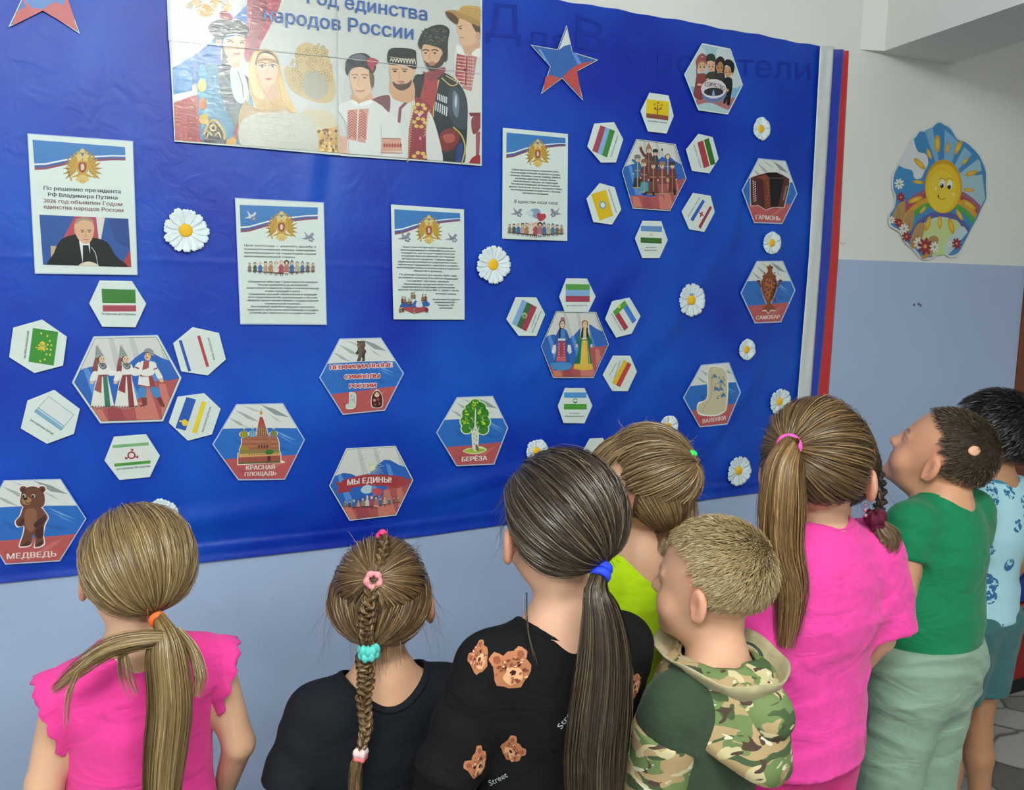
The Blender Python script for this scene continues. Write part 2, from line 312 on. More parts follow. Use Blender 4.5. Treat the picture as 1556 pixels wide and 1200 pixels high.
def dove(a, x, y, s, c='8E90A4', f=1):
    for k, cc in ((1.12, '6E7086'), (1, c)):
        a.spl([(x-f*.9*s*k, y+.35*s), (x-f*.3*s, y+.1*s), (x-f*.5*s*k, y-.7*s*k), (x+f*.1*s, y-.1*s), (x+f*.6*s, y-.5*s*k), (x+f*.8*s*k, y-.3*s), (x+f*.4*s, y+.2*s), (x, y+.4*s*k)], cc)
    for t in range(5): a.ell(x+f*(.3*math.cos(t*1.26)+.5)*s, y+(.3*math.sin(t*1.26)+.45)*s, .16*s, .14*s, '77798F')
    a.ell(x+f*.5*s, y+.45*s, .14*s, .14*s, 'C8C9D4')
def doll(a, x, y, h, hair, dress, skin='E6C4A6', kind=0, dark='5A4038'):
    """little folk-costume figure; x centre, y top"""
    if kind == 2: a.spl([(x-.19*h, y+.12*h), (x, y-.04*h), (x+.19*h, y+.12*h), (x, y+.36*h)], dark)
    a.ell(x, y+.15*h, .12*h, .14*h, hair); a.ell(x, y+.18*h, .09*h, .1*h, skin)
    if kind == 1: a.poly([(x-.11*h, y+.1*h), (x, y-.12*h), (x+.11*h, y+.1*h)], dress)
    if kind == 3: a.poly([(x-.12*h, y+.02*h), (x+.12*h, y+.02*h), (x+.1*h, y+.12*h), (x-.1*h, y+.12*h)], dark)
    a.poly([(x-.07*h, y+.28*h), (x+.07*h, y+.28*h), (x+.2*h, y+.86*h), (x-.2*h, y+.86*h)], dress)
    a.line([(x-.07*h, y+.32*h), (x-.2*h, y+.56*h)], .06*h, dress); a.line([(x+.07*h, y+.32*h), (x+.2*h, y+.56*h)], .06*h, dress)
    a.poly([(x-.2*h, y+.80*h), (x+.2*h, y+.80*h), (x+.21*h, y+.87*h), (x-.21*h, y+.87*h)], dark if kind != 2 else 'E8E0D8')
    a.line([(x-.06*h, y+.86*h), (x-.06*h, y+h)], .05*h, dark); a.line([(x+.06*h, y+.86*h), (x+.06*h, y+h)], .05*h, dark)
DOLLS = [('5A4A40', '8C7A68', 0), ('3E342E', '4A5A50', 3), ('C8A878', '3E6FA8', 0), ('6A4030', 'C0A088', 3), ('8C5A3C', 'B0825C', 0), ('5A5048', 'D8D4CC', 1), ('C89C70', 'A8525C', 0), ('4A3A34', 'B07870', 2), ('7A5A48', '4A6A9C', 1), ('6A5A48', 'B8AE90', 0), ('4C4440', '52789A', 1), ('5A4A3C', '7A6A5C', 3), ('4E3E34', '9C8468', 0)]
def doll_row(a, x0, x1, y, h, dy=0):
    for i, (hr, ds, k) in enumerate(DOLLS):
        u = i/12; m = 1-.35*abs(u-.5)*2; doll(a, x0+(x1-x0)*u, y+dy*u+(1-m)*h*.45, h*m, hr, ds, kind=k)
def figure(a, x, y, h, w, robe, trim, hat='', skin='E3C3A0', hair='2E2420', skirt=None, face=True):
    """standing costumed figure; x centre, y crown, h height, w robe half width at hem"""
    s = h; hd = .085*s; sk = skirt or robe
    a.poly([(x-.45*w, y+.22*s), (x+.45*w, y+.22*s), (x+.55*w, y+.5*s), (x+w, y+.97*s), (x-w, y+.97*s), (x-.55*w, y+.5*s)], sk); a.poly([(x-.5*w, y+.2*s), (x+.5*w, y+.2*s), (x+.72*w, y+.66*s), (x-.72*w, y+.66*s)], robe)
    a.line([(x, y+.22*s), (x, y+.95*s)], .16*w, trim); a.line([(x-w, y+.95*s), (x+w, y+.95*s)], .03*s, trim)
    for q in (-1, 1): a.line([(x+q*.45*w, y+.24*s), (x+q*.85*w, y+.42*s), (x+q*.8*w, y+.52*s)], .26*w, robe); a.ell(x+q*.8*w, y+.54*s, .022*s, .026*s, skin)
    a.line([(x-.55*w, y+.45*s), (x+.55*w, y+.45*s)], .022*s, trim); a.ell(x, y+.115*s, hd*.95, hd*1.12, hair); a.ell(x, y+.125*s, hd*.75, hd*.95, skin)
    if face:
        for q in (-1, 1): a.ell(x+q*hd*.32, y+.12*s, hd*.12, hd*.12, '3A2A24')
        a.line([(x-hd*.2, y+.125*s+hd*.5), (x+hd*.2, y+.125*s+hd*.5)], hd*.12, 'A85048')
    if hat == 'cone': a.poly([(x-hd, y+.09*s), (x-.1*hd, y-.12*s), (x+hd, y+.09*s)], trim)
    elif hat: a.spl([(x-hd, y+.09*s), (x-hd*.9, y+.0*s), (x, y-.02*s), (x+hd*.9, y+.0*s), (x+hd, y+.09*s)], hat)
# ------------------------------------------------------------ the blue cloth banner and its ribbons
def fold_noise(X, Z):                    # gentle drape of the cloth, metres outward
    f = .0014*np.sin(3.1*X+1.2*Z)+.0008*np.sin(5.3*X-2.1*Z+1)+.0006*np.sin(9*X+7*Z)
    for (x0, z0, x1, z1, w, am) in ((1.15, 1.15, 1.62, 1.62, .035, .0035), (1.35, 1.0, 1.75, 1.45, .04, .0035), (1.6, 1.2, 1.95, 1.7, .03, .0028), (.75, .86, 1.5, .98, .03, .004), (-.2, .84, .6, .9, .03, .004), (1.75, .85, 2.1, 1.25, .03, .003),
            (.55, 1.52, .62, 2.0, .03, .002), (.05, 1.55, .08, 2.1, .04, .002), (1.1, 1.55, 1.2, 1.7, .03, .002), (.7, 1.15, 1.2, .95, .05, .002), (1.35, 1.35, 1.42, .95, .03, .003), (2.0, 1.0, 2.15, 1.9, .03, .002), (1.9, 1.5, 1.96, 1.9, .02, .002), (.2, 1.3, .45, 1.0, .04, .0018)):
        dx, dz = x1-x0, z1-z0; L = math.hypot(dx, dz); t = ((X-x0)*dx+(Z-z0)*dz)/L/L; d = ((X-x0)*dz-(Z-z0)*dx)/L
        am = am*1.7; f = f+am*np.exp(-(d/w)**2)*np.clip(np.sin(np.clip(t, 0, 1)*math.pi), 0, 1)-am*.6*np.exp(-((d-w*1.4)/w)**2)*np.clip(np.sin(np.clip(t, 0, 1)*math.pi), 0, 1)
    return f
bx0, bx1 = -.85, 2.262; top = [wall_at(x, y) for x, y in ((790, -9), (1010, 28), (1250, 72))]; bot = [wall_at(x, y) for x, y in ((0, 883), (290, 855), (640, 813), (1150, 748))]
NX, NZ = 560, 270
xs = np.linspace(bx0, bx1, NX); zt = np.interp(xs, [p[0] for p in top], [p[2] for p in top])+.0015*np.sin(xs*23)+.001*np.sin(xs*61); zb = np.interp(xs, [p[0] for p in bot], [p[2] for p in bot])+.002*np.sin(xs*7)
T = np.linspace(0, 1, NZ)[:, None]; Z = zb[None]*(1-T)+zt[None]*T; X = np.repeat(xs[None], NZ, 0)
flat_top = np.clip((Z-1.98)/.12, 0, 1); Y = .0065+fold_noise(X, Z)*(1-.85*flat_top)+.004*np.exp(-((Z-zb[None])/.012)**2)+.0018*np.exp(-((Z-zb[None]-.035)/.01)**2)-.0012*np.exp(-((Z-zb[None]-.05)/.006)**2)+.0006*np.exp(-((Z-1.515)/.006)**2)
Y = np.maximum(Y, .0035+.1*np.minimum(Y, 0)*0); V = np.stack([X, -Y, Z], -1).reshape(-1, 3); I = np.arange(NX*NZ).reshape(NZ, NX); F = np.stack([I[:-1, :-1], I[:-1, 1:], I[1:, 1:], I[1:, :-1]], -1).reshape(-1, 4)
mb = bpy.data.materials.new('royal_blue_satin'); mb.use_nodes = True; nt = mb.node_tree; b = nt.nodes['Principled BSDF']
b.inputs['Roughness'].default_value = .36; b.inputs['Specular IOR Level'].default_value = .34; b.inputs['Sheen Weight'].default_value = 0; b.inputs['Sheen Tint'].default_value = (.3, .5, 1, 1)
tc = nt.nodes.new('ShaderNodeTexCoord'); n1 = nt.nodes.new('ShaderNodeTexNoise'); n1.inputs['Scale'].default_value = 2.2; n1.inputs['Detail'].default_value = 3; nt.links.new(tc.outputs['Object'], n1.inputs['Vector'])
rp = nt.nodes.new('ShaderNodeValToRGB'); rp.color_ramp.elements[0].position = .35; rp.color_ramp.elements[0].color = (*srgb((5, 36, 158)), 1); rp.color_ramp.elements[1].position = .7; rp.color_ramp.elements[1].color = (*srgb((16, 82, 190)), 1)
nt.links.new(n1.outputs[0], rp.inputs[0]); nt.links.new(rp.outputs[0], b.inputs['Base Color'])
mp = nt.nodes.new('ShaderNodeMapping'); mp.inputs['Scale'].default_value = (900, 900, 900); w1 = nt.nodes.new('ShaderNodeTexNoise'); w1.inputs['Scale'].default_value = 1; nt.links.new(tc.outputs['Object'], mp.inputs[0]); nt.links.new(mp.outputs[0], w1.inputs['Vector'])
w2 = nt.nodes.new('ShaderNodeTexNoise'); w2.inputs['Scale'].default_value = 16; w2.inputs['Detail'].default_value = 4; w2.inputs['Distortion'].default_value = 1.2; nt.links.new(tc.outputs['Object'], w2.inputs['Vector'])
am = nt.nodes.new('ShaderNodeMath'); am.operation = 'MULTIPLY_ADD'; am.inputs[1].default_value = .05; nt.links.new(w1.outputs[0], am.inputs[0]); nt.links.new(w2.outputs[0], am.inputs[2])
bp = nt.nodes.new('ShaderNodeBump'); bp.inputs['Strength'].default_value = .35; bp.inputs['Distance'].default_value = .004; nt.links.new(am.outputs[0], bp.inputs['Height']); nt.links.new(bp.outputs[0], b.inputs['Normal'])
banner = fin('cloth_banner', np_mesh('cloth_banner', V, F), mb, smooth=True)
tag(banner, 'large royal blue satin cloth banner stretched over the wall behind the cards', 'banner')
# pale outline lettering once stuck along the top of the cloth
a = Art(.0081); a.org(0, 0, 1)
LT = (34, 62, 158)
for t, p0, p1, h in (('Д', (738, 55), (792, 58), 50), ('ля', (800, 66), (866, 74), 26), ('В', (876, 72), (918, 82), 48), ('ас,', (928, 88), (984, 98), 26), ('родители', (1000, 108), (1232, 122), 34)):
    a.text(t, p0, p1, h, (14, 56, 172), .012)
    a.text(t, p0, p1, h, (9, 46, 160), 0)
lt = a.build('faded_lettering', banner, mat('faded_glue_marks', (200, 200, 200), .5, .3, attr='tint')); lt['label'] = 'faint pale blue outlined lettering'; lt['kind'] = 'stuff'
def ribbon(name, col, pts_l, pts_r, off, label):
    n = 60; L = []; 
    ys = [p[1] for p in pts_l]
    for i in range(n+1):
        y = ys[0]+(ys[-1]-ys[0])*i/n; xl = np.interp(y, ys, [p[0] for p in pts_l]); xr = np.interp(y, ys, [p[0] for p in pts_r])
        for k in range(7):
            u = k/6; o = off+.0008*math.sin(i*.5+k)+.0008*math.sin(i*.17+k*1.3); L.append(wall_at(xl+(xr-xl)*u, y, o))
    g = np.mean(L, 0); F = [(i*7+k, i*7+k+1, i*7+k+8, i*7+k+7) for i in range(n) for k in range(6)]
    o = mesh_obj(name, [v-g for v in L], F, mat(name+'_'+col[0], col[1], .35, .5, sheen=.2, bump=(300, .2)), smooth=True); o.location = Vector(g)
    md = o.modifiers.new('thickness', 'SOLIDIFY'); md.thickness = .0008; tag(o, label, 'ribbon', 'ribbons down the edge of the banner'); return o
ribbon('satin_ribbon', ('blue', (22, 52, 170)), [(1266, 75), (1243, 390), (1222, 640), (1212, 760)], [(1282, 78), (1262, 390), (1240, 640), (1229, 760)], .0095, 'blue satin ribbon between the white and the red ribbon')
ribbon('satin_ribbon', ('red', (196, 30, 38)), [(1275, 77), (1252, 390), (1238, 640), (1228, 760)], [(1290, 78), (1274, 390), (1256, 640), (1248, 760)], .0045, 'red satin ribbon at the outer edge of the blue banner')
ribbon('satin_ribbon', ('white', (206, 210, 212)), [(1246, 70), (1229, 390), (1212, 600), (1200, 745)], [(1267, 74), (1247, 390), (1232, 600), (1220, 745)], .0165, 'white satin ribbon down the right side of the banner')

# ------------------------------------------------------------ stars
OFF = .0150                              # cards stand proud of the cloth
def star(outer, inner, label, bands, name='paper_star'):
    P = [q for o_, i_ in zip(outer, inner) for q in (o_, i_)]
    s = sheet(name, P, OFF, label, 'star', 'paper stars on the banner'); Q = hexin(P, .93); a = Art(OFF+.0002)
    a.poly(hexin(P, .955), '30343C'); a.poly(Q, '3566B4')
    for pts, c in bands: a.poly(pts, c)
    a.build('print', s); return s
o5 = [(861, 38), (909, 91), (886, 153), (822, 143), (806, 68)]; i5 = [(870, 79), (876, 109), (854, 119), (836, 101), (847, 75)]
star(o5, i5, 'white blue and red paper star beside the large poster', [([(861, 44), (867.5, 67), (857, 70), (849, 76)], 'DDE2E0'), ([(878, 98), (902, 92), (877, 108), (884, 149), (873, 136), (855, 117), (866, 106)], 'C0504E'), ([(829, 117), (836, 114), (852, 119), (825, 140)], 'C0504E'), ([(868, 78), (874, 80), (884, 96), (878, 98)], '5C90DA'), ([(817, 74), (822, 75), (834, 96), (831, 96)], '6F9CDC')])
o5 = [(76, -75), (150, -38), (121.5, 51.5), (13, 41), (10, -38)]; i5 = [(96, -35), (101, -5), (66, 15), (34, -4), (46, -38)]
star(o5, i5, 'paper star cut by the top edge of the photo with red tips', [([(31, -6), (66, 13), (101, -8), (112, 25), (117, 47), (65, 16), (19, 39), (24, 18), (40, 10)], 'BC4E50'), ([(31, -6), (101, -8), (96, 8), (82, 2), (66, 14), (48, 12), (38, 2)], '4578C0')])

# ------------------------------------------------------------ the large poster, taped together from sheets
PQ = [(251, -70), (733, -60), (732, 252), (265, 215)]
po = sheet('large_poster', PQ, OFF, 'large laminated poster of people in national dress with blue lettering', 'poster')
M_gl = mat('creased_glossy_laminate', (210, 218, 214), .42, .3, attr='tint', coat=.75)
nt = M_gl.node_tree; b = nt.nodes['Principled BSDF']; b.inputs['Coat Roughness'].default_value = .03; b.inputs['Coat IOR'].default_value = 1.6
tc = nt.nodes.new('ShaderNodeTexCoord'); mp = nt.nodes.new('ShaderNodeMapping'); mp.inputs['Scale'].default_value = (60, 60, 170); nz = nt.nodes.new('ShaderNodeTexNoise'); nz.inputs['Detail'].default_value = 8; nz.inputs['Distortion'].default_value = .6; nz.inputs['Scale'].default_value = 1.0
nt.links.new(tc.outputs['Object'], mp.inputs[0]); nt.links.new(mp.outputs[0], nz.inputs['Vector']); bp = nt.nodes.new('ShaderNodeBump'); bp.inputs['Strength'].default_value = .8; bp.inputs['Distance'].default_value = .0008
nt.links.new(nz.outputs[0], bp.inputs['Height']); nt.links.new(bp.outputs[0], b.inputs['Coat Normal'])
seam = [(251, 58), (355, 66), (512, 88), (590, 92), (732, 112)]
tiles = [[(251, -69), (512, -65), (511.5, 86), (256, 62)], [(513, -65), (732, -60), (732, 111), (513, 87)], [(257, 63), (511.5, 87), (516, 236), (265.5, 214)], [(512.5, 88), (732, 112), (731.5, 251), (517, 236.5)]]
for t_ in tiles:
    s_ = sheet('poster_sheet', t_, OFF+.0006, None, None, parent=None, th=.0005); s_.parent = po; s_.matrix_parent_inverse = Matrix.Translation(-po.location)
a = Art(OFF+.0008, 7e-6); a.org(0, 0, 1); a.poly([(256, -60), (730, -55), (730, 250), (267, 213)], 'C9CECB')
a.clip = [(256, -60), (730, -55), (730, 249), (266, 213)]
a.org(250, 0, 5)                         # left half, traced at five times the photograph's size
a.poly([(-40, 560), (160, 470), (340, 330), (640, 20), (660, -60), (760, -60), (700, 300), (440, 560), (-40, 740)], '2F70B8')
a.poly([(60, 530), (200, 430), (210, 700), (65, 740)], '4A90D0'); a.poly([(60, 720), (240, 680), (420, 600), (420, 660), (240, 730), (70, 780)], 'DDE0E0')
a.poly([(70, 780), (240, 720), (430, 650), (440, 1300), (60, 1080)], 'B5504F'); a.poly([(180, 800), (240, 780), (250, 1090), (170, 1085)], 'A5443F')
a.spl([(650, -60), (880, -60), (870, 60), (820, 170), (740, 320), (690, 420), (620, 470), (600, 330), (630, 200)], 'A8384A'); a.spl([(690, -60), (780, -60), (770, 120), (700, 330), (640, 420), (650, 200)], '8E2C3E')
# emblem bottom
for i in range(9):
    t = math.radians(20+i*17.5); a.spl([(315, 20), (315+70*math.cos(t)-12, 20+100*math.sin(t)), (315+88*math.cos(t), 20+115*math.sin(t)), (315+70*math.cos(t)+12, 20+100*math.sin(t))], 'C9A24A' if i % 2 else 'B88C38')
for s in (-1, 1): a.curve([(315+s*30, 20), (315+s*80, 5), (315+s*150, 40), (315+s*120, 60)], 14, '9C7A30'); a.spl([(315+s*100, -20), (315+s*60, -20), (315+s*50, 40), (315+s*90, 40)], 'C9A24A')
a.ell(480, 60, 32, 26, 'C9A24A'); a.ell(480, 20, 8, 14, 'C9A24A'); a.ell(195, 40, 20, 26, '8A6A2C')
# woman in the tall dark hat
a.spl([(250, 560), (330, 490), (440, 500), (560, 560), (640, 640), (680, 900), (620, 1300), (300, 1100), (270, 900)], '3F86A8')
a.spl([(255, 540), (300, 500), (325, 620), (320, 900), (300, 950), (262, 900)], '3A9AC0'); a.ell(285, 650, 34, 50, 'C8C050'); a.ell(290, 790, 32, 50, 'C07840'); a.ell(300, 905, 36, 44, 'D0B040')
a.spl([(400, 510), (450, 520), (480, 640), (600, 820), (560, 1000), (440, 760)], '5A6870'); a.spl([(430, 370), (470, 350), (520, 480), (600, 560), (640, 600), (640, 680), (560, 660), (500, 560), (500, 640), (440, 520)], '20242A')
a.spl([(300, 1010), (340, 930), (400, 920), (455, 1010), (460, 1120), (310, 1090)], '23282C'); a.curve([(300, 1020), (340, 930), (390, 918), (450, 1000), (455, 1060)], 18, 'C8B060'); a.ell(370, 970, 28, 30, 'C8B060'); a.ell(370, 970, 14, 16, '3A3A30'); a.curve([(320, 1050), (340, 1000), (360, 1030)], 10, 'C8B060'); a.curve([(430, 1050), (410, 1005), (385, 1030)], 10, 'C8B060')
a.spl([(520, 1010), (560, 920), (620, 900), (640, 980), (600, 1080), (540, 1080)], '7A3034'); a.spl([(480, 1060), (530, 1040), (550, 1110), (470, 1110)], 'C89A3C'); a.ell(600, 1100, 60, 60, '3F86A8')
a.spl([(500, 520), (560, 510), (620, 600), (640, 760), (560, 780), (510, 680)], 'C6CCCE'); a.line([(555, 540), (590, 640), (600, 740)], 8, '5A6064')
a.spl([(470, 440), (500, 440), (550, 450), (570, 500), (520, 510), (480, 470)], 'D4A27E'); a.spl([(450, 300), (520, 275), (600, 280), (612, 350), (600, 420), (560, 470), (510, 465), (470, 420), (452, 360)], 'DDB594')
a.ell(412, 320, 22, 34, 'D8AC88'); a.spl([(330, 205), (400, 150), (500, 140), (600, 165), (640, 220), (612, 285), (520, 262), (450, 290), (410, 300), (370, 270)], '23282A'); a.spl([(400, 160), (520, 148), (600, 175), (560, 200), (440, 190)], '4A5254')
a.spl([(415, 100), (460, 80), (500, 105), (520, 145), (440, 150)], '9A3A40'); a.line([(470, 268), (540, 255), (608, 275)], 10, '8C9698')
a.curve([(478, 318), (500, 308), (522, 322)], 9, '2A2422'); a.curve([(572, 330), (590, 320), (606, 332)], 9, '2A2422'); a.line([(470, 300), (520, 295)], 5, '4A3A32'); a.line([(570, 312), (606, 308)], 5, '4A3A32'); a.curve([(525, 405), (548, 412), (575, 402)], 12, 'A84A44'); a.line([(553, 335), (556, 375), (546, 380)], 4, 'B88464'); a.line([(432, 370), (436, 450)], 8, 'A8B4B8')
# bright veiled woman
a.spl([(660, 700), (620, 760), (700, 820), (900, 840), (1050, 1000), (1100, 1300), (640, 1300), (560, 900)], 'B8A070')
a.spl([(640, 520), (660, 420), (710, 380), (790, 375), (860, 430), (890, 560), (940, 740), (1010, 880), (900, 830), (720, 830), (660, 740), (640, 640)], 'C9A660')
a.spl([(640, 540), (670, 430), (700, 400), (690, 520), (710, 640), (760, 740), (700, 740), (660, 660)], 'E0C88C'); a.spl([(880, 560), (930, 700), (1000, 850), (900, 800), (860, 680)], 'D8B870')
a.spl([(705, 430), (740, 390), (800, 395), (850, 440), (855, 500), (700, 500)], '2C2320'); a.spl([(700, 490), (720, 420), (760, 405), (820, 420), (855, 470), (862, 560), (840, 620), (800, 650), (760, 640), (715, 580)], 'E2BE9C')
a.spl([(740, 640), (800, 655), (840, 630), (850, 720), (800, 760), (750, 720)], 'D8AE88'); a.curve([(700, 468), (760, 450), (852, 466)], 18, 'A87E48')
for x_, y_ in ((742, 505), (822, 502)):
    a.spl([(x_-26, y_+4), (x_, y_-12), (x_+26, y_+2), (x_, y_+12)], 'F0E6DC'); a.ell(x_, y_, 11, 11, '38261C'); a.curve([(x_-28, y_-2), (x_, y_-14), (x_+28, y_-2)], 6, '241A16'); a.curve([(x_-32, y_-24), (x_, y_-32), (x_+32, y_-20)], 6, '4A342A')
a.curve([(782, 520), (776, 562), (794, 570)], 5, 'C09070'); a.spl([(764, 598), (790, 590), (818, 598), (792, 610)], 'A8524C'); a.line([(760, 760), (830, 640)], 6, 'B89454'); a.line([(700, 560), (760, 700), (830, 800)], 6, 'B08A4C'); a.line([(870, 640), (890, 760), (960, 860)], 6, 'B08A4C')
# lace headdress, faded
a.spl([(990, 400), (1030, 340), (1100, 325), (1180, 370), (1240, 410), (1270, 500), (1300, 700), (1240, 780), (1100, 760), (960, 680), (910, 560), (930, 500), (1000, 520)], 'C4AE78')
a.spl([(1060, 560), (1130, 530), (1220, 570), (1240, 700), (1160, 760), (1060, 700)], 'A8A48C')
for k in range(150):
    x_, y_ = 920+random.random()*350, 340+random.random()*400
    if (x_-1120)**2/165**2+(y_-520)**2/190**2 < 1 and not ((x_-1150)**2/90**2+(y_-640)**2/100**2 < 1): a.ell(x_, y_, 12, 14, '9A7E48'); a.ell(x_, y_, 8, 9, 'CDB884')
a.spl([(1000, 880), (1290, 880), (1320, 1300), (980, 1300)], 'C8C0A0'); a.poly([(1130, 1000), (1310, 960), (1320, 1200), (1130, 1170)], 'C89A44')
for k in range(60): a.ell(1140+random.random()*165, 985+random.random()*180, 6+random.random()*6, 5+random.random()*9, '6E4A20' if k % 2 else 'E2C67C')
a.spl([(600, 900), (900, 860), (1120, 900), (1130, 1200), (620, 1140)], 'BEC2B4')
for y_ in (880, 930, 1000, 1060): a.line([(720, y_), (1000, y_+30)], 5, 'A8AC9C')
# right half, traced at 4.617 times
a.org(500, 0, 4.617)
a.spl([(890, 320), (940, 330), (1000, 380), (1075, 370), (1075, 900), (1075, 1300), (950, 1300), (960, 800), (880, 520)], 'D9DAD6')          # man in the straw hat
a.poly([(980, 790), (1075, 790), (1075, 820), (990, 815)], '7A3038'); a.spl([(1000, 830), (1060, 820), (1060, 900), (1010, 940)], '8A3C44'); a.poly([(1030, 930), (1062, 920), (1052, 1120), (1030, 1110)], 'A0505A'); a.spl([(1000, 1110), (1060, 1090), (1075, 1180), (980, 1180)], '9C2C38')
a.poly([(896, 375), (950, 390), (945, 620), (885, 530)], 'B04A50'); a.poly([(950, 390), (1040, 395), (1000, 640), (935, 620)], 'C0807C')
for k in range(9): a.line([(900, 400+k*24), (1015, 415+k*24)], 6, 'E4D0CC'); a.line([(905+k*12, 385), (895+k*12, 600)], 3, '9A3038')
a.ell(955, 490, 14, 12, '8C1C28'); a.line([(967, 400), (957, 600)], 10, '94202C')
a.spl([(940, 300), (1010, 290), (1060, 300), (1040, 350), (990, 385), (950, 370)], 'D2A584'); a.spl([(900, 160), (930, 130), (1000, 140), (1040, 200), (1050, 270), (1010, 310), (950, 322), (916, 290), (914, 250), (900, 225)], 'DDB493')
a.spl([(1000, 150), (1075, 180), (1075, 290), (1050, 250), (1015, 200)], '5C4434'); a.ell(1044, 250, 18, 28, 'D2A07E'); a.spl([(815, 85), (850, 70), (920, 80), (1000, 115), (1075, 150), (1075, 190), (990, 160), (920, 130), (900, 170), (850, 140)], 'B08A4E'); a.spl([(815, 85), (860, 90), (905, 130), (898, 170), (845, 135)], '5A4028'); a.spl([(925, 50), (980, 38), (1075, 60), (1075, 150), (1000, 120), (915, 88)], 'C8A45C')
for k in range(5): a.curve([(925, 55+k*9), (1000, 62+k*14), (1072, 80+k*16)], 3, 'A07C3C')
a.line([(905, 190), (935, 180)], 6, '4A3428'); a.ell(922, 200, 10, 5, '3A2A22'); a.line([(918, 265), (945, 262)], 6, 'A85A50'); a.spl([(895, 320), (935, 340), (945, 380), (905, 372)], 'EDEBE6'); a.spl([(1040, 340), (1072, 350), (1060, 400), (1000, 380)], 'EDEBE6')
a.spl([(590, 560), (660, 520), (760, 500), (850, 530), (930, 610), (970, 720), (970, 900), (960, 1040), (940, 1160), (800, 1300), (560, 900)], '1E2A33')          # man in the dark coat
a.spl([(850, 620), (940, 640), (965, 760), (960, 900), (880, 880), (830, 760)], '33414E'); a.spl([(870, 640), (910, 680), (905, 820), (870, 780)], '66788A'); a.spl([(890, 660), (898, 700), (890, 760), (880, 720)], 'B8C4CE')
a.spl([(900, 1030), (935, 1010), (930, 1140), (890, 1150)], '1E3C80'); a.curve([(820, 530), (900, 580), (855, 600), (790, 545)], 8, 'C8B45C'); a.curve([(870, 890), (930, 950), (955, 1040), (930, 1150)], 9, 'C8B45C'); a.curve([(770, 560), (740, 700), (730, 820)], 9, 'C8B45C')
a.spl([(650, 560), (700, 500), (760, 540), (740, 720), (690, 800), (610, 720)], 'A83C3E'); a.spl([(660, 500), (700, 510), (800, 470), (815, 500), (740, 560), (690, 560)], '8A3A44'); a.spl([(640, 540), (670, 520), (660, 600), (630, 700), (600, 700)], '2A2C30')
for k in range(8): a.ell(668+k*2, 560+k*22, 5, 5, '7A1C24')
for k in range(6): a.line([(765+k*12, 655+k*5), (762+k*12, 700+k*5)], 7, 'D6DCE0'); a.line([(752+k*15, 715+k*7), (748+k*15, 775+k*8)], 8, 'D6DCE0')
a.spl([(780, 940), (840, 900), (910, 930), (900, 1010), (840, 1060), (780, 1040)], '7C2A2C'); a.spl([(800, 950), (870, 940), (880, 990), (820, 1000)], 'B0554C')
a.spl([(650, 340), (680, 310), (780, 330), (805, 400), (795, 450), (750, 490), (700, 490), (670, 440)], 'D5AA88'); a.spl([(668, 425), (700, 445), (760, 440), (795, 380), (810, 420), (790, 460), (740, 496), (700, 492)], '4A3A30'); a.spl([(700, 436), (735, 432), (745, 452), (720, 460), (700, 452)], 'B0766A')
a.spl([(625, 290), (660, 220), (730, 180), (800, 175), (845, 210), (835, 290), (830, 420), (800, 420), (790, 350), (720, 320), (665, 312), (650, 345), (630, 330)], '2E3230')
for k in range(50): a.ell(650+random.random()*175, 200+random.random()*110, 7, 5, '484E4A' if k % 2 else '5C625C')
for x_ in (678, 742): a.curve([(x_-24, 355), (x_, 347), (x_+24, 358)], 8, '3A2A22'); a.ell(x_, 372, 10, 6, '33241E')
a.line([(708, 365), (700, 410), (716, 412)], 4, 'B08060')
a.spl([(560, 700), (640, 690), (720, 760), (730, 900), (760, 1300), (540, 1300), (545, 900)], '8E3040')          # red stole over white
a.spl([(300, 690), (420, 660), (600, 690), (560, 900), (540, 1200), (420, 900), (320, 740)], 'D6D8D8'); a.spl([(300, 700), (400, 665), (430, 690), (420, 790), (370, 740)], '7C4C54'); a.line([(560, 700), (500, 760), (490, 860)], 22, '8C5058'); a.spl([(690, 800), (740, 860), (800, 1140), (690, 1130)], 'D9DBDA')
for y_, c_ in ((760, 'D8B860'), (860, 'D8B860'), (1100, 'D8B860')): [a.ell(635+38*math.cos(t_), y_+30*math.sin(t_), 16, 13, c_) for t_ in (0, 1.2, 2.2, 3.3, 4.4, 5.4)]
a.poly([(635, 785), (650, 802), (635, 820), (620, 802)], 'E8B4C8'); a.ell(640, 970, 8, 14, 'E08CB8')
for k in range(26): a.line([(600-k*1.6, 700+k*17), (575-k*1.2, 712+k*17)], 5, 'D0B468')
for k in range(8): a.line([(715-k*5, 770+k*24), (690-k*4, 790+k*24)], 5, 'D0B468')
a.spl([(440, 560), (580, 560), (600, 690), (540, 720), (440, 680)], 'CFA27E'); a.spl([(430, 450), (500, 440), (600, 470), (585, 560), (560, 620), (500, 634), (455, 600), (432, 540)], 'D8AE8C'); a.spl([(446, 570), (480, 590), (545, 585), (580, 560), (565, 610), (510, 636), (460, 610)], '4E3C32'); a.spl([(478, 572), (510, 565), (535, 575), (510, 588)], 'B07468')
a.spl([(420, 350), (500, 335), (600, 350), (612, 400), (608, 485), (520, 455), (418, 448)], '15181A')
for k in range(9): a.curve([(428+k*20, 430+k*2), (438+k*20, 410), (448+k*20, 436+k*2)], 5, 'D8D4C4')
a.curve([(425, 400), (520, 412), (606, 430)], 3, 'C8C4B0'); 
for x_ in (462, 530): a.line([(x_-22, 484), (x_+22, 486)], 6, '3E2E26'); a.ell(x_, 500, 12, 6, '32241E')
a.line([(495, 500), (488, 545), (502, 548)], 4, 'B08060')
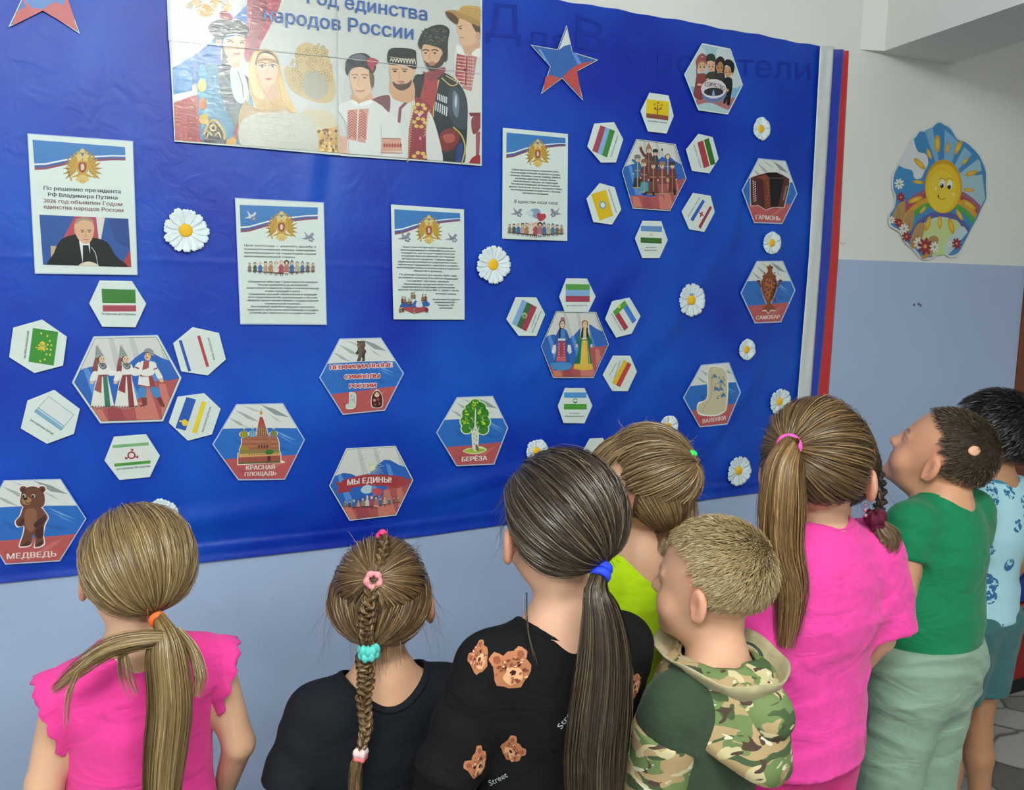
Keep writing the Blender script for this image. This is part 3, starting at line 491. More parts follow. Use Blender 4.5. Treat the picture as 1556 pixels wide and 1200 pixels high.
a.spl([(60, 760), (160, 700), (300, 700), (420, 790), (490, 880), (520, 1300), (140, 1300), (130, 900)], 'DCE0DF')          # man in the embroidered white shirt
a.poly([(130, 770), (280, 760), (255, 1005), (130, 975)], 'D09A8C')
for k in range(10): a.line([(128, 800+k*19), (160, 775+k*19), (192, 805+k*19), (225, 775+k*19), (262, 805+k*19)], 7, 'A8323A')
a.line([(205, 750), (196, 990)], 8, 'E6E0DC'); a.poly([(365, 975), (505, 980), (515, 1060), (362, 1065)], 'D8A48E'); a.line([(365, 970), (505, 975)], 8, 'B0705C'); a.line([(362, 1070), (517, 1074)], 8, 'B0705C')
for k in range(7): a.poly([(378+k*19, 1020), (388+k*19, 1000), (398+k*19, 1020), (388+k*19, 1040)], 'A84A44')
a.poly([(80, 950), (125, 960), (130, 1090), (85, 1080)], 'D8A48E'); a.line([(365, 870), (370, 1090)], 4, 'A8B0B0'); a.line([(130, 860), (140, 1080)], 4, 'A8B0B0')
a.spl([(165, 660), (290, 650), (300, 720), (220, 745), (165, 700)], 'D2A684'); a.spl([(150, 500), (230, 470), (300, 520), (312, 590), (285, 650), (235, 695), (195, 680), (160, 620)], 'E0BA9A'); a.spl([(280, 500), (312, 520), (316, 590), (296, 620)], '6A5040')
a.spl([(115, 470), (120, 430), (160, 385), (240, 372), (290, 400), (330, 470), (300, 520), (270, 480), (200, 465), (150, 490), (130, 530), (118, 500)], '24262E'); a.spl([(150, 400), (220, 380), (270, 410), (200, 430)], '565A66'); a.spl([(265, 420), (300, 405), (350, 430), (320, 460), (310, 500), (280, 470)], 'A82C40')
for x_ in (180, 250): a.curve([(x_-22, 528), (x_, 520), (x_+24, 530)], 6, '4A3428'); a.ell(x_, 545, 11, 5, '3A2A22')
a.curve([(212, 540), (200, 592), (218, 598)], 4, 'C09472'); a.curve([(190, 634), (222, 640), (250, 632)], 8, 'A85C52'); a.spl([(160, 700), (200, 720), (200, 745), (170, 735)], 'EEF0EE'); a.spl([(290, 700), (300, 725), (230, 745), (205, 730)], 'EEF0EE')
a.clip = None
a.org(0, 0, 1)
BL_ = (40, 92, 168)
a.text('Год единства', (467, 4), (649, 31), 20, BL_, .03); a.text('народов России', (401, 31), (628, 60), 21, BL_, .03)
a.line([(512, 0), (514, 232)], .8, 'B4BABA'); a.line([(256, 61), (512, 87), (730, 112)], .8, 'B8BEBC')
a.build('print', po, M_gl)
# ------------------------------------------------------------ text sheets
def doc(P, label, film=0):
    s = sheet('document_sheet', P, OFF, label, 'sheet', 'laminated text sheets on the banner', film=film); return s, Art(OFF+.0002)
def para(a, lines, y0, dy, xl, xr, h, slope, col='26282A', justify=False, ctr=None):
    """lines of text; y0 first baseline at xl; slope = dy/dx of the lines"""
    mx_ = max(len(l) for l in lines)
    for i, l in enumerate(lines):
        if not l: continue
        w = (xr-xl)*(1 if justify and i < len(lines)-1 else len(l)/mx_); c = (xl+xr)/2; x0, x1 = (xl, xl+w) if justify else (c-w/2, c+w/2); y = y0+i*dy
        a.text(l, (x0, y+(x0-xl)*slope), (x1, y+(x1-xl)*slope), h, col, .03)
# 1: announcement with a portrait
s, a = doc([(42.7, 204), (201, 215.6), (208, 416.5), (54, 414)], 'laminated sheet with gold eagle, bold text and portrait of a man in dark suit', 2)
a.org(30, 195, 5.217); header(a, (100, 90), (835, 148), (118, 320), (842, 330)); eagle(a, 497, 305, 300, 300)
for t, x0, x1, y, c in (('По решению президента', 190, 800, 486, '1E3034'), ('РФ Владимира Путина', 225, 775, 538, '1E3034'), ('2026 год объявлен Годом', 190, 812, 586, '7E4A44'), ('единства народов России', 190, 820, 634, '7E4A44')): a.text(t, (x0, y), (x1, y+(x1-x0)*.048), 30, c, .035)
a.clip = [a.px(p) for p in ((155, 684), (860, 716), (885, 1100), (185, 1080))]
a.poly([(155, 684), (860, 716), (885, 1100), (185, 1080)], '2C55A0'); a.poly([(440, 690), (600, 700), (640, 1000), (330, 900)], 'B84A58'); a.poly([(605, 700), (675, 710), (640, 900), (640, 1000)], 'DAD8CC'); a.poly([(700, 710), (860, 716), (880, 960), (760, 900)], '26488E'); a.poly([(800, 1100), (880, 950), (890, 1110)], 'B03C48'); a.poly([(245, 930), (310, 935), (300, 1080), (250, 1080)], 'BFA98A')
a.spl([(250, 1110), (270, 990), (330, 880), (450, 840), (560, 860), (690, 900), (760, 1010), (830, 1110)], '15181C'); a.poly([(470, 890), (555, 890), (560, 1070), (500, 1070)], 'E2E6E6'); a.poly([(500, 925), (545, 925), (572, 1070), (500, 1070)], '16181C')
a.spl([(432, 790), (445, 730), (500, 708), (560, 722), (590, 780), (582, 850), (555, 905), (515, 915), (470, 885), (440, 830)], 'D8AE8E'); a.spl([(440, 760), (450, 722), (505, 703), (570, 720), (582, 745), (510, 724), (462, 745)], 'A89078')
for x_ in (497, 553): a.line([(x_-18, 806), (x_+16, 808)], 7, '6A4A3A'); a.ell(x_, 820, 9, 5, '3A2C28')
a.line([(526, 815), (520, 855), (535, 858)], 5, 'B08466'); a.line([(503, 880), (545, 882)], 6, 'A05C50'); a.ell(440, 815, 9, 18, 'CC9C7C')
a.curve([(565, 940), (600, 990), (620, 1085)], 5, 'C8CCD0'); a.spl([(480, 1075), (540, 1055), (600, 1070), (620, 1095), (480, 1095)], 'DDD2BC'); a.clip = None; a.build('print', s)
# 2: aim of the year
s, a = doc([(358, 302), (491, 309), (495.5, 492), (366, 491)], 'laminated text sheet with two doves, gold eagle and glare on its corner', 2)
a.org(350, 295, 5.852); header(a, (82, 95), (778, 118), (92, 330), (778, 300)); eagle(a, 455, 290, 280, 290); dove(a, 180, 190, 62, 'C8D0DC'); dove(a, 690, 375, 58, f=1)
para(a, ['Цель этого года — укрепить дружбу и', 'взаимопонимание между народами,', 'проживающими на территории нашей', 'многонациональной страны.'], 462, 32, 125, 762, 17, .022, justify=True)
doll_row(a, 172, 735, 585, 140); para(a, ['Объявление 2026 года Годом единства народов', 'России направлено на достижение', 'национального единства, мира и согласия между', 'всеми народами страны.', 'Сохранение русской самобытности и традиций', 'всех национальностей, проживающих в России,', 'является краеугольным камнем государственной', 'национальной политики.', 'Это позволит укрепить взаимное уважение,', 'поддержать культурное многообразие и создать', 'условия для гармоничного сосуществования.'], 783, 27.6, 145, 790, 15, .008)
a.build('print', s)
# 3: history text
s, a = doc([(594, 310.5), (705, 318), (706, 485.5), (598, 485)], 'text sheet with gold eagle above a flag coloured map of people')
a.org(585, 305, 6.486); header(a, (92, 84), (740, 122), (95, 325), (744, 260)); eagle(a, 433, 290, 262, 310); dove(a, 190, 350, 66); dove(a, 655, 360, 60)
para(a, ['Наша страна исторически сложилась как', 'многонациональное и поликонфессиональное', 'государство, для которого межэтнические', 'отношения были актуальны во все периоды', 'исторического развития. Главная задача', 'национальной политики на современном этапе -', 'обеспечение гражданского единства в условиях', 'многообразия страны и этнокультурного развития', 'общностей и регионов.'], 460, 29, 115, 735, 17, .026)
para(a, ['По данным Росстата (на начало 2024 года)', 'численность населения Российской Федерации', 'составляет 146,2 млн. человек.'], 732, 30, 130, 720, 17, .026); para(a, ['Национальный состав населения России', 'характеризуется следующим соотношением:', 'русские составляют около 80% от общего числа'], 826, 28, 133, 725, 17, .016)
a.text('жителей страны;', (497, 922), (700, 926), 17, '26282A', .03); para(a, ['представители других', 'национальностей —', 'примерно 20%', 'населения.'], 978, 28, 468, 735, 17, .01)
a.spl([(150, 1030), (200, 990), (260, 1020), (300, 980), (340, 1010), (400, 990), (440, 1010), (420, 1040), (300, 1050), (170, 1050)], '2F62B4'); a.spl([(130, 1070), (240, 1045), (330, 1050), (400, 1050), (430, 1080), (350, 1100), (280, 1110), (200, 1080)], 'A84850'); a.spl([(310, 1000), (350, 985), (370, 1040), (310, 1045)], 'D8DAD8')
for x_, y_, h_, k in ((265, 905, 70, 2), (290, 900, 72, 1), (172, 940, 76, 0), (197, 945, 72, 3), (235, 965, 70, 1), (255, 970, 66, 0), (372, 920, 78, 1), (400, 918, 78, 0), (410, 1030, 76, 0), (150, 1045, 60, 3), (178, 1040, 62, 0), (290, 1050, 64, 2)): doll(a, x_, y_, h_, '5A4A38', '8A7448' if k else '7A3C40', kind=k)
a.build('print', s)
# 4: unity text
s, a = doc([(764, 194), (863, 203.5), (862, 366), (763, 362.5)], 'text sheet with italic slogan, heart balloons and a row of little people')
a.org(755, 190, 6.67); header(a, (98, 75), (695, 130), (95, 325), (700, 275)); eagle(a, 415, 290, 250, 310)
para(a, ['Среди многочисленных этнических групп,', 'проживающих в России, выделяются татары,', 'чеченцы, башкиры, чуваши, аварцы, армяне,', 'украинцы, даргинцы, казахи. Кроме', 'перечисленных народов, на территории', 'Российской Федерации проживают и многие', 'другие этнические группы, что делает страну', 'многонациональным государством с богатым', 'культурным наследием.'], 455, 29, 122, 662, 18, .055)
a.text('В единстве наша сила!', (178, 788), (622, 806), 32, '4A3438', -.004); dove(a, 200, 880, 60, f=1); dove(a, 600, 880, 60, f=-1)
a.spl([(320, 880), (360, 850), (420, 850), (445, 890), (420, 950), (370, 930)], '8CA4C0'); a.spl([(300, 880), (330, 860), (370, 890), (340, 930)], 'C8D8DC'); a.spl([(405, 925), (415, 890), (450, 900), (490, 900), (495, 940), (440, 975)], 'B4444C'); doll_row(a, 130, 655, 975, 160, 12); a.build('print', s)

# ------------------------------------------------------------ picture cards (hexagons)
def card(P, label, film=0): return sheet('picture_card', P, OFF+.001, label, 'card', 'large six-sided picture cards', film=film), Art(OFF+.0012)
WHT = 'ECEBE8'
# three dancers
P = [(143, 512), (239, 510), (274.5, 574), (247, 639), (153, 642), (110.5, 581)]
s, a = card(P, 'largest picture card, three dancers in white folk costume with tall hats', 1.5); I = hexin(P, .965); a.poly(hexin(P, .975), '2C3440'); wave_flag(a, I); a.org(105, 500, 8)
a.spl([(330, 330), (300, 400), (280, 520), (340, 520), (360, 400)], '8A5A58'); a.spl([(620, 330), (590, 400), (580, 500), (620, 520), (640, 400)], '8A5A58')
def dancer(x, tr, ap):
    a.poly([(x-60, 540), (x+60, 540), (x+150, 940), (x-140, 950)], 'E4E4DC'); a.poly([(x+10, 560), (x+62, 560), (x+105, 945), (x+35, 950)], tr); a.poly([(x-50, 580), (x, 575), (x-8, 780), (x-95, 740)], ap)
    a.line([(x-140, 940), (x-40, 968), (x+60, 962), (x+150, 930)], 18, 'A07068'); a.spl([(x-50, 430), (x+30, 420), (x+80, 450), (x+62, 560), (x-48, 560)], 'E6E6E0'); a.poly([(x-45, 556), (x+62, 550), (x+64, 574), (x-48, 580)], '8C4A50')
    for k in range(8): a.poly([(x-120+k*33, 945), (x-110+k*33, 925), (x-100+k*33, 945)], '4A3434')
    a.spl([(x-50, 440), (x-100, 450), (x-110, 520), (x-60, 520)], '8A4A50'); a.spl([(x-110, 520), (x-60, 520), (x-80, 620), (x-140, 640), (x-145, 600)], 'E8E8E2'); a.spl([(x-142, 630), (x-100, 632), (x-110, 665), (x-145, 660)], 'DDBB9C'); a.spl([(x+60, 440), (x+120, 500), (x+200, 500), (x+190, 550), (x+80, 560)], 'E8E8E2'); a.ell(x+208, 515, 16, 14, '3C3434')
    a.spl([(x-40, 420), (x+30, 410), (x+60, 460), (x+20, 490), (x-20, 470)], '6A6E74'); a.curve([(x-30, 430), (x+10, 470), (x+40, 440)], 6, 'C8CCCC')
    a.ell(x-15, 365, 42, 44, '5A4040'); a.ell(x-2, 368, 36, 42, 'E4C2A2'); a.poly([(x-85, 340), (x-72, 200), (x-60, 205), (x+28, 330), (x-40, 320), (x-60, 350)], '9AA0A0')
    for k in range(4): a.curve([(x-80+k*3, 310-k*32), (x-50, 290-k*32), (x+15-k*18, 305-k*26)], 4, '6A7072')
    for q in (-12, 18): a.ell(x+q, 360, 6, 7, '2E2420')
    a.line([(x-4, 388), (x+16, 386)], 6, 'A84848')
dancer(400, '3E7A68', '9A5A58'); dancer(690, '8C4048', '8C4048')
a.poly([(850, 560), (1000, 560), (1065, 700), (950, 712), (835, 690)], 'E4E4DE'); a.poly([(965, 565), (1010, 570), (1060, 700), (985, 712)], '9A4248'); a.line([(835, 680), (950, 702), (1065, 690)], 18, '9A5258'); a.poly([(860, 545), (1005, 550), (1010, 578), (865, 575)], '94484E')
a.spl([(850, 710), (935, 712), (930, 820), (880, 840), (845, 800)], '4A88C0'); a.spl([(990, 712), (1080, 710), (1115, 810), (1060, 835), (1010, 790)], '4A88C0'); a.poly([(875, 835), (945, 830), (950, 920), (870, 945), (850, 935), (895, 910)], '7A3E3C'); a.poly([(1060, 840), (1115, 820), (1165, 930), (1150, 950), (1110, 930)], '7A3E3C')
a.spl([(870, 400), (940, 390), (1040, 400), (1060, 460), (1010, 560), (870, 550)], 'E6E6E0'); a.poly([(905, 390), (975, 380), (970, 470), (890, 500)], '9A5054'); a.spl([(1030, 410), (1070, 460), (1140, 590), (1090, 610), (1040, 520)], 'E6E6E0'); a.line([(1025, 490), (1075, 470)], 16, '8A4A50'); a.spl([(1095, 600), (1140, 600), (1145, 640), (1105, 640)], 'DDBB9C'); a.spl([(860, 400), (800, 450), (790, 530), (870, 550)], 'E6E6E0'); a.line([(800, 460), (850, 480)], 18, '8A4A50')
a.ell(965, 320, 50, 56, '6A4A38'); a.ell(955, 335, 40, 46, 'E2BC9A'); a.spl([(905, 280), (930, 240), (990, 235), (1030, 280), (1020, 330), (960, 280)], '8E9694'); a.ell(935, 315, 6, 7, '2E2420'); a.ell(968, 312, 6, 7, '2E2420'); a.spl([(930, 340), (960, 338), (945, 356)], 'A84848')
a.build('print', s)
# crowd in eastern costume
P = [(967, 211), (1026.5, 219), (1043, 271), (1018, 320.5), (961.5, 316.5), (945, 260)]
s, a = card(P, 'picture card of a cheering crowd in long brown coats, ringed by flag cards'); I = hexin(P, .965); a.poly(hexin(P, .98), '3A3E48'); wave_flag(a, I); a.org(940, 200, 9.23)
for (x, y, h, w, rb, tr, ht, hr) in ((425, 200, 480, 70, '6A3E40', 'A07860', 'cone', '2A201C'), (515, 250, 420, 60, '3C4450', '8C8C80', '3A3C3C', '2A201C'), (690, 300, 420, 70, '3A5A94', 'C8C0A8', '', '2A201C'), (265, 330, 480, 70, '2F6EA0', 'C8A870', '7A8478', '1E1A1A'),
        (360, 390, 480, 66, '6C3C46', 'C49C6C', '8A6A50', '1E1A1A'), (755, 425, 460, 66, '6E3A38', 'A88060', '4C3A38', '1E1A1A'), (612, 425, 470, 88, '7A403E', 'C49C7C', '9A7A6A', '241A18'), (487, 420, 480, 84, '70413C', 'B08A62', '6A544A', '1E1A1A')):
    figure(a, x, y, h, w, rb, tr, ht, hair=hr, skirt={360: '4FA0A8', 265: '2E3640', 612: '9C5A58'}.get(x), face=h > 440)
a.line([(370, 350), (318, 260), (310, 210)], 38, '6A3E40'); a.ell(308, 205, 10, 20, 'DDBA98'); a.line([(640, 360), (606, 280)], 26, 'C8CCC4'); a.ell(610, 252, 12, 18, '4A4038'); a.line([(250, 440), (190, 390)], 30, '2F6EA0'); a.ell(690, 670, 24, 26, 'C8A070'); a.line([(700, 660), (790, 620)], 8, '5A3830')
a.line([(400, 840), (355, 885)], 26, '2A2426'); a.line([(480, 840), (495, 900)], 26, '2A2426'); a.line([(770, 800), (795, 890)], 30, '3A2224'); a.line([(470, 660), (450, 700)], 30, '22243A')
a.build('print', s)
# four friends with the ring
P = [(1067, 65.5), (1110, 74), (1129, 129), (1106, 174), (1061, 167.5), (1039.5, 113)]
s, a = card(P, 'picture card of four cartoon children holding a ring, topmost on the banner'); I = hexin(P, .96); a.clip = I; a.poly([(1000, 40), (1200, 40), (1200, 200), (1000, 200)], 'A8C4D4'); a.org(1030, 60, 10)
a.spl([(100, 500), (200, 260), (330, 120), (420, 180), (380, 400), (300, 700), (200, 720)], 'C4D4D8'); a.spl([(580, 200), (700, 130), (800, 200), (860, 400), (980, 640), (900, 760), (700, 600)], 'C8D6D8'); a.poly([(150, 720), (420, 700), (900, 740), (980, 680), (900, 880), (200, 860)], '7EB2D8')
a.spl([(240, 930), (400, 900), (600, 930), (900, 880), (820, 1060), (600, 1020), (450, 960), (300, 990)], 'B07074'); a.spl([(330, 1000), (480, 960), (640, 1020), (760, 1100), (330, 1080)], 'B4D0D8'); a.clip = None
a.spl([(280, 560), (300, 520), (420, 520), (460, 600), (420, 700), (420, 860), (330, 920), (240, 850), (260, 700)], '8A4244'); a.spl([(280, 420), (272, 330), (310, 250), (370, 210), (430, 250), (450, 340), (430, 400), (350, 330), (300, 440), (300, 560), (280, 540)], '9A5450')
a.spl([(430, 540), (500, 480), (560, 500), (560, 640), (440, 620)], '3A3E30'); a.spl([(570, 540), (640, 500), (710, 540), (700, 680), (570, 640)], '3C3038'); a.spl([(700, 600), (760, 570), (820, 600), (830, 720), (800, 900), (790, 990), (750, 995), (740, 900), (730, 960), (690, 960), (720, 760), (680, 680)], '16171C')
a.spl([(570, 620), (560, 380), (590, 290), (650, 255), (710, 310), (715, 460), (700, 620), (680, 500), (600, 500)], '2A2022')
for x, y, rx, ry, c in ((370, 410, 62, 92, 'E0B090'), (505, 405, 62, 88, 'DDB08C'), (636, 420, 56, 90, 'B88658'), (760, 490, 58, 82, 'D4A074')):
    a.ell(x, y, rx, ry, c)
    for q in (-.45, .45): a.ell(x+q*rx, y+.05*ry, rx*.2, ry*.17, '2A1A18'); a.ell(x+q*rx-3, y, rx*.06, ry*.05, 'FFFFFF'); a.curve([(x+q*rx-14, y-.28*ry), (x+q*rx, y-.34*ry), (x+q*rx+14, y-.28*ry)], 6, '4A3028')
    a.curve([(x-14, y+.6*ry), (x, y+.67*ry), (x+16, y+.58*ry)], 6, 'A85048')
a.spl([(430, 330), (435, 250), (490, 215), (550, 230), (575, 300), (560, 340), (500, 320)], '2A3A2C'); a.spl([(710, 400), (712, 330), (760, 300), (830, 330), (862, 420), (840, 520), (815, 510), (800, 430), (750, 390)], '15151A'); a.spl([(300, 400), (320, 340), (370, 320), (430, 345), (435, 380), (380, 345), (330, 360)], 'B0705A')
a.spl([(590, 400), (600, 330), (640, 310), (700, 350), (700, 400), (645, 330)], '2A2022'); a.ell(825, 520, 14, 22, 'D0986C'); a.line([(370, 250), (370, 275)], 6, 'E8C8B8'); a.line([(355, 262), (388, 264)], 6, 'E8C8B8')
a.ell(550, 800, 195, 165, '7C88A8'); a.ell(545, 775, 195, 160, '5E74B4'); a.ell(545, 750, 195, 150, 'DCD8DC'); a.ell(545, 795, 150, 64, '33303A'); a.spl([(520, 850), (540, 760), (565, 850)], '7EA4D0')
a.text('ЕДИНСТВО', (412, 712), (715, 780), 62, '5A2A30', .03, arc=26); a.ell(330, 685, 36, 20, 'DDB090'); a.ell(752, 770, 22, 24, 'D4A074'); a.ell(455, 605, 24, 14, 'DDB090')
a.build('print', s)
# two women
P = [(845, 472.5), (906, 474), (925, 523), (901.5, 574), (840.5, 574), (822, 526)]
s, a = card(P, 'picture card of two women in long dresses, one blue and one green'); I = hexin(P, .965); a.poly(hexin(P, .985), '4A4E58'); wave_flag(a, I); a.org(815, 465, 10.43)
a.spl([(350, 380), (420, 360), (480, 390), (540, 580), (500, 620), (470, 480), (500, 700), (535, 985), (400, 1015), (255, 990), (330, 700), (350, 500), (310, 620), (270, 600)], '2C5AA0'); a.spl([(250, 900), (530, 900), (535, 985), (400, 1018), (255, 985)], '4A90CC'); a.spl([(370, 380), (450, 375), (450, 500), (370, 500)], '4A86CC')
a.poly([(345, 560), (460, 560), (470, 880), (315, 870)], 'A8465A'); a.line([(345, 530), (460, 530)], 34, 'DDE0DC'); a.poly([(320, 800), (468, 800), (472, 880), (315, 870)], 'C4646C')
for k in range(6): a.ell(358, 600+k*42, 9, 12, 'DDA8B4'); a.ell(440, 600+k*42, 9, 12, 'DDA8B4')
for q in (-1, 1): a.poly([(400+q*95+5, 610), (400+q*140+5, 620), (400+q*160, 730), (400+q*120, 760), (400+q*90, 700)], 'DFE2DC')
a.ell(410, 290, 48, 75, '2A2224'); a.ell(412, 295, 36, 58, 'E6C6AA'); a.poly([(378, 240), (390, 180), (440, 178), (455, 240), (415, 225)], 'A06C74'); a.line([(375, 340), (372, 500)], 22, '1E1A20')
a.spl([(720, 380), (770, 350), (830, 380), (890, 590), (860, 620), (820, 520), (880, 900), (890, 960), (600, 960), (640, 800), (700, 520), (660, 620), (630, 590)], '1E7050'); a.poly([(600, 915), (890, 915), (890, 1000), (740, 1020), (590, 990)], 'E0B84C'); a.poly([(735, 540), (795, 540), (830, 950), (690, 950)], 'E4C054'); a.spl([(735, 380), (800, 380), (795, 500), (740, 500)], 'D8C8A0'); a.line([(720, 515), (800, 515)], 22, 'E0E0D4'); a.line([(725, 545), (700, 930)], 8, 'D8D070'); a.line([(805, 545), (850, 925)], 8, 'D8D070')
a.spl([(700, 380), (720, 230), (780, 190), (830, 240), (840, 400), (860, 520), (800, 380), (720, 380), (690, 540)], 'E4D8B0'); a.ell(770, 285, 50, 62, '2C2220'); a.ell(771, 292, 38, 54, 'E8CAAC'); a.line([(735, 340), (728, 500)], 26, '221C1C'); a.line([(805, 340), (805, 500)], 26, '221C1C'); a.ell(640, 625, 16, 30, 'E8CAAC'); a.ell(872, 630, 16, 30, 'E8CAAC')
for x in (412, 771):
    for q in (-15, 15): a.ell(x+q, 282, 7, 8, '2E2420')
    a.line([(x-8, 322), (x+8, 322)], 7, 'B05050')
a.build('print', s)
# we are united
P = [(526, 681), (601, 677), (628, 729), (602, 783), (531, 791), (500, 738)]
s, a = card(P, 'picture card with a red scroll reading that we are united'); I = hexin(P, .965); a.poly(hexin(P, .975), '3C4048'); wave_flag(a, I); a.org(490, 670, 9.23)
for k in range(28):
    t = k*math.pi*2/28; r = 110+60*((k*7) % 5)/4; a.line([(700, 380), (700+r*math.cos(t), 380+r*.95*math.sin(t))], 4, 'DCE4A8' if k % 2 else 'C8D4D0')
a.ell(700, 380, 36, 30, 'E4E8AC')
for k in range(14): a.ell(540+random.random()*260, 160+random.random()*200, 5, 6, '7A7A50')
a.poly([(165, 570), (270, 580), (410, 690), (400, 705), (200, 735), (230, 640)], 'A04048'); a.poly([(940, 660), (1060, 500), (1170, 505), (1150, 540), (1265, 525), (1210, 600), (1060, 660)], 'A8484C'); a.poly([(265, 555), (400, 510), (600, 468), (850, 468), (1070, 490), (1060, 580), (1030, 650), (860, 630), (640, 620), (420, 655), (290, 690), (280, 620)], 'A63F45')
a.text('МЫ ЕДИНЫ!', (352, 622), (965, 582), 78, 'F0EEEA', .04, arc=16)
a.spl([(540, 670), (600, 620), (660, 615), (700, 650), (680, 720), (600, 735), (545, 710)], 'B8D4DC'); a.spl([(690, 650), (730, 620), (760, 650), (740, 720), (690, 710)], '7C90C4'); a.spl([(700, 680), (760, 660), (820, 670), (840, 730), (780, 770), (720, 740)], 'C4565E')
for i, (hr, ds, k) in enumerate(DOLLS): doll(a, 318+i*62, 770+[60, 60, 45, 50, 20, 0, -8, 0, 20, 0, 20, 10, 0][i], [110, 110, 135, 125, 150, 175, 185, 170, 130, 140, 110, 100, 105][i], hr, ds, kind=k)
a.build('print', s)
# symbols of Russia, title card
P = [(517, 516), (578, 514.5), (612, 567), (584, 622), (521.5, 628.5), (487, 573.5)]
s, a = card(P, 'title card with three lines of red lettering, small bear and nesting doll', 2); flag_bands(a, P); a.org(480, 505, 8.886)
def bear(a, x, y, s, c='6E4638', d='4A2E28', l='8C6048'):
    """standing bear; x centre, y top of head, s height"""
    q = lambda u, v: (x+u*s, y+v*s); S = lambda L, c_: a.spl([q(u, v) for u, v in L], c_)
    for w, col in ((.018, 'E8E4E0'), (0, None)):
        k = 1+w*2; 
        for u in (-.155, .155): a.ell(*q(u, .05), .06*s*k+w*s, .055*s*k+w*s, col or c)
        S([(-.2-w, .2), (-.16-w, .06-w), (0, .0-w), (.15+w, .06-w), (.2+w, .18), (.18+w, .32), (.05, .37+w), (-.12, .36+w), (-.2-w, .28)], col or c)
        S([(-.13-w, .33), (.1, .33-w), (.2+w, .42), (.25+w, .52), (.2+w, .62+w), (.17+w, .8), (.18+w, .95+w), (.04-w, 1+w), (.05, .86), (.0, .8), (-.03, .96+w), (-.2-w, .99+w), (-.2-w, .93), (-.15-w, .78), (-.14-w, .66), (-.24-w, .66+w), (-.28-w, .58), (-.2-w, .48)], col or c)
    S([(-.12, .4), (.05, .38), (.06, .62), (-.02, .76), (-.12, .66)], l); S([(.02, .62), (.14, .52), (.2, .48), (.22, .56), (.12, .66), (.05, .68)], d); S([(-.24, .62), (-.16, .52), (-.14, .6), (-.2, .66)], d); S([(-.18, .97), (-.06, .9), (-.04, .95), (-.1, .98)], d); S([(.05, .97), (.16, .9), (.17, .94), (.1, .98)], d); S([(.05, .72), (.17, .66), (.17, .84), (.07, .84)], d)
    a.ell(*q(-.155, .06), .032*s, .03*s, d); a.ell(*q(.155, .06), .032*s, .03*s, d); a.ell(*q(-.1, .24), .085*s, .065*s, 'A87E54'); a.ell(*q(-.12, .205), .035*s, .026*s, '1E1414'); a.curve([q(-.12, .25), q(-.08, .285), q(-.02, .25)], .012*s, '3A2020')
    for u in (-.145, .01): a.ell(*q(u, .16), .03*s, .03*s, 'EDE4D8'); a.ell(*q(u-.004, .165), .022*s, .024*s, '1A1210'); a.curve([q(u-.035, .105), q(u, .09), q(u+.035, .105)], .01*s, d)
a.org(480, 505, 8.886); bear(a, 612, 112, 280, '5E5048', '453A34', '6E6058')
for t, x0, x1, y, dy in (('НЕОФИЦИАЛЬНЫЕ', 192, 1030, 500, -38), ('СИМВОЛЫ', 388, 858, 628, -16), ('РОССИИ', 455, 810, 752, -12)):
    a.text(t, (x0, y), (x1, y+dy), 54, 'BC4A48', .11, ring=(9, 'EEEAE8'))
def boot(a, x, y, s, c='DCD6BC'):
    q = lambda u, v: (x+(u*.68-.06)*s, y+v*s)
    for w, col in ((.03, 'EFEDE4'), (0, c)): a.spl([q(.1-w, .05-w), q(.35, -.02-w), q(.66+w, .12-w), q(.66+w, .8), q(.5, .95+w), (q(.2, 1.0+w)), q(-.18-w, .95+w), q(-.2-w, .78-w), q(.08-w, .62)], col, 6)
    for u, v in ((.3, .18), (.52, .3), (.5, .45), (.58, .58), (.35, .45)): a.ell(*q(u, v), .035*s, .035*s, '4A86C0'); a.curve([q(u-.08, v+.05), q(u-.02, v-.05), q(u+.07, v+.04)], .015*s, '5C7C90')
    a.curve([q(.2, .08), q(.19, .6), q(-.02, .8), q(-.08, .96)], .012*s, 'A89C80')
boot(a, 452, 815, 215, 'CBD4CC')
for w, c in ((1.12, 'EEE8E4'), (1, '4E2828')): a.spl([(825, 785-(w-1)*150), (825+55*w, 830), (825+74*w, 920), (825+55*w, 1005+(w-1)*60), (825-55*w, 1005+(w-1)*60), (825-74*w, 920), (825-55*w, 830)], c, 6)
a.ell(824, 836, 34, 38, 'E8C8A8'); a.curve([(792, 830), (824, 795), (858, 830)], 12, '7A3C38'); a.ell(790, 915, 16, 20, 'C8A080'); a.ell(840, 905, 20, 18, '9A5048'); a.ell(860, 960, 16, 16, '8A6A50'); a.ell(800, 975, 16, 14, '9A5048'); a.ell(812, 835, 4, 5, '2A2020'); a.ell(836, 835, 4, 5, '2A2020')
a.build('print', s)
# bear
P = [(7, 731), (91, 729), (129.5, 788), (90, 851), (9, 856), (-28, 795)]
s, a = card(P, 'picture card of a standing brown bear on a flag background', 2); flag_bands(a, P); a.org(0, 720, 8.571); bear(a, 425, 160, 790); a.text('МЕДВЕДЬ', (92, 1108), (732, 1072), 72, 'EBD9D4', .055); a.build('print', s)
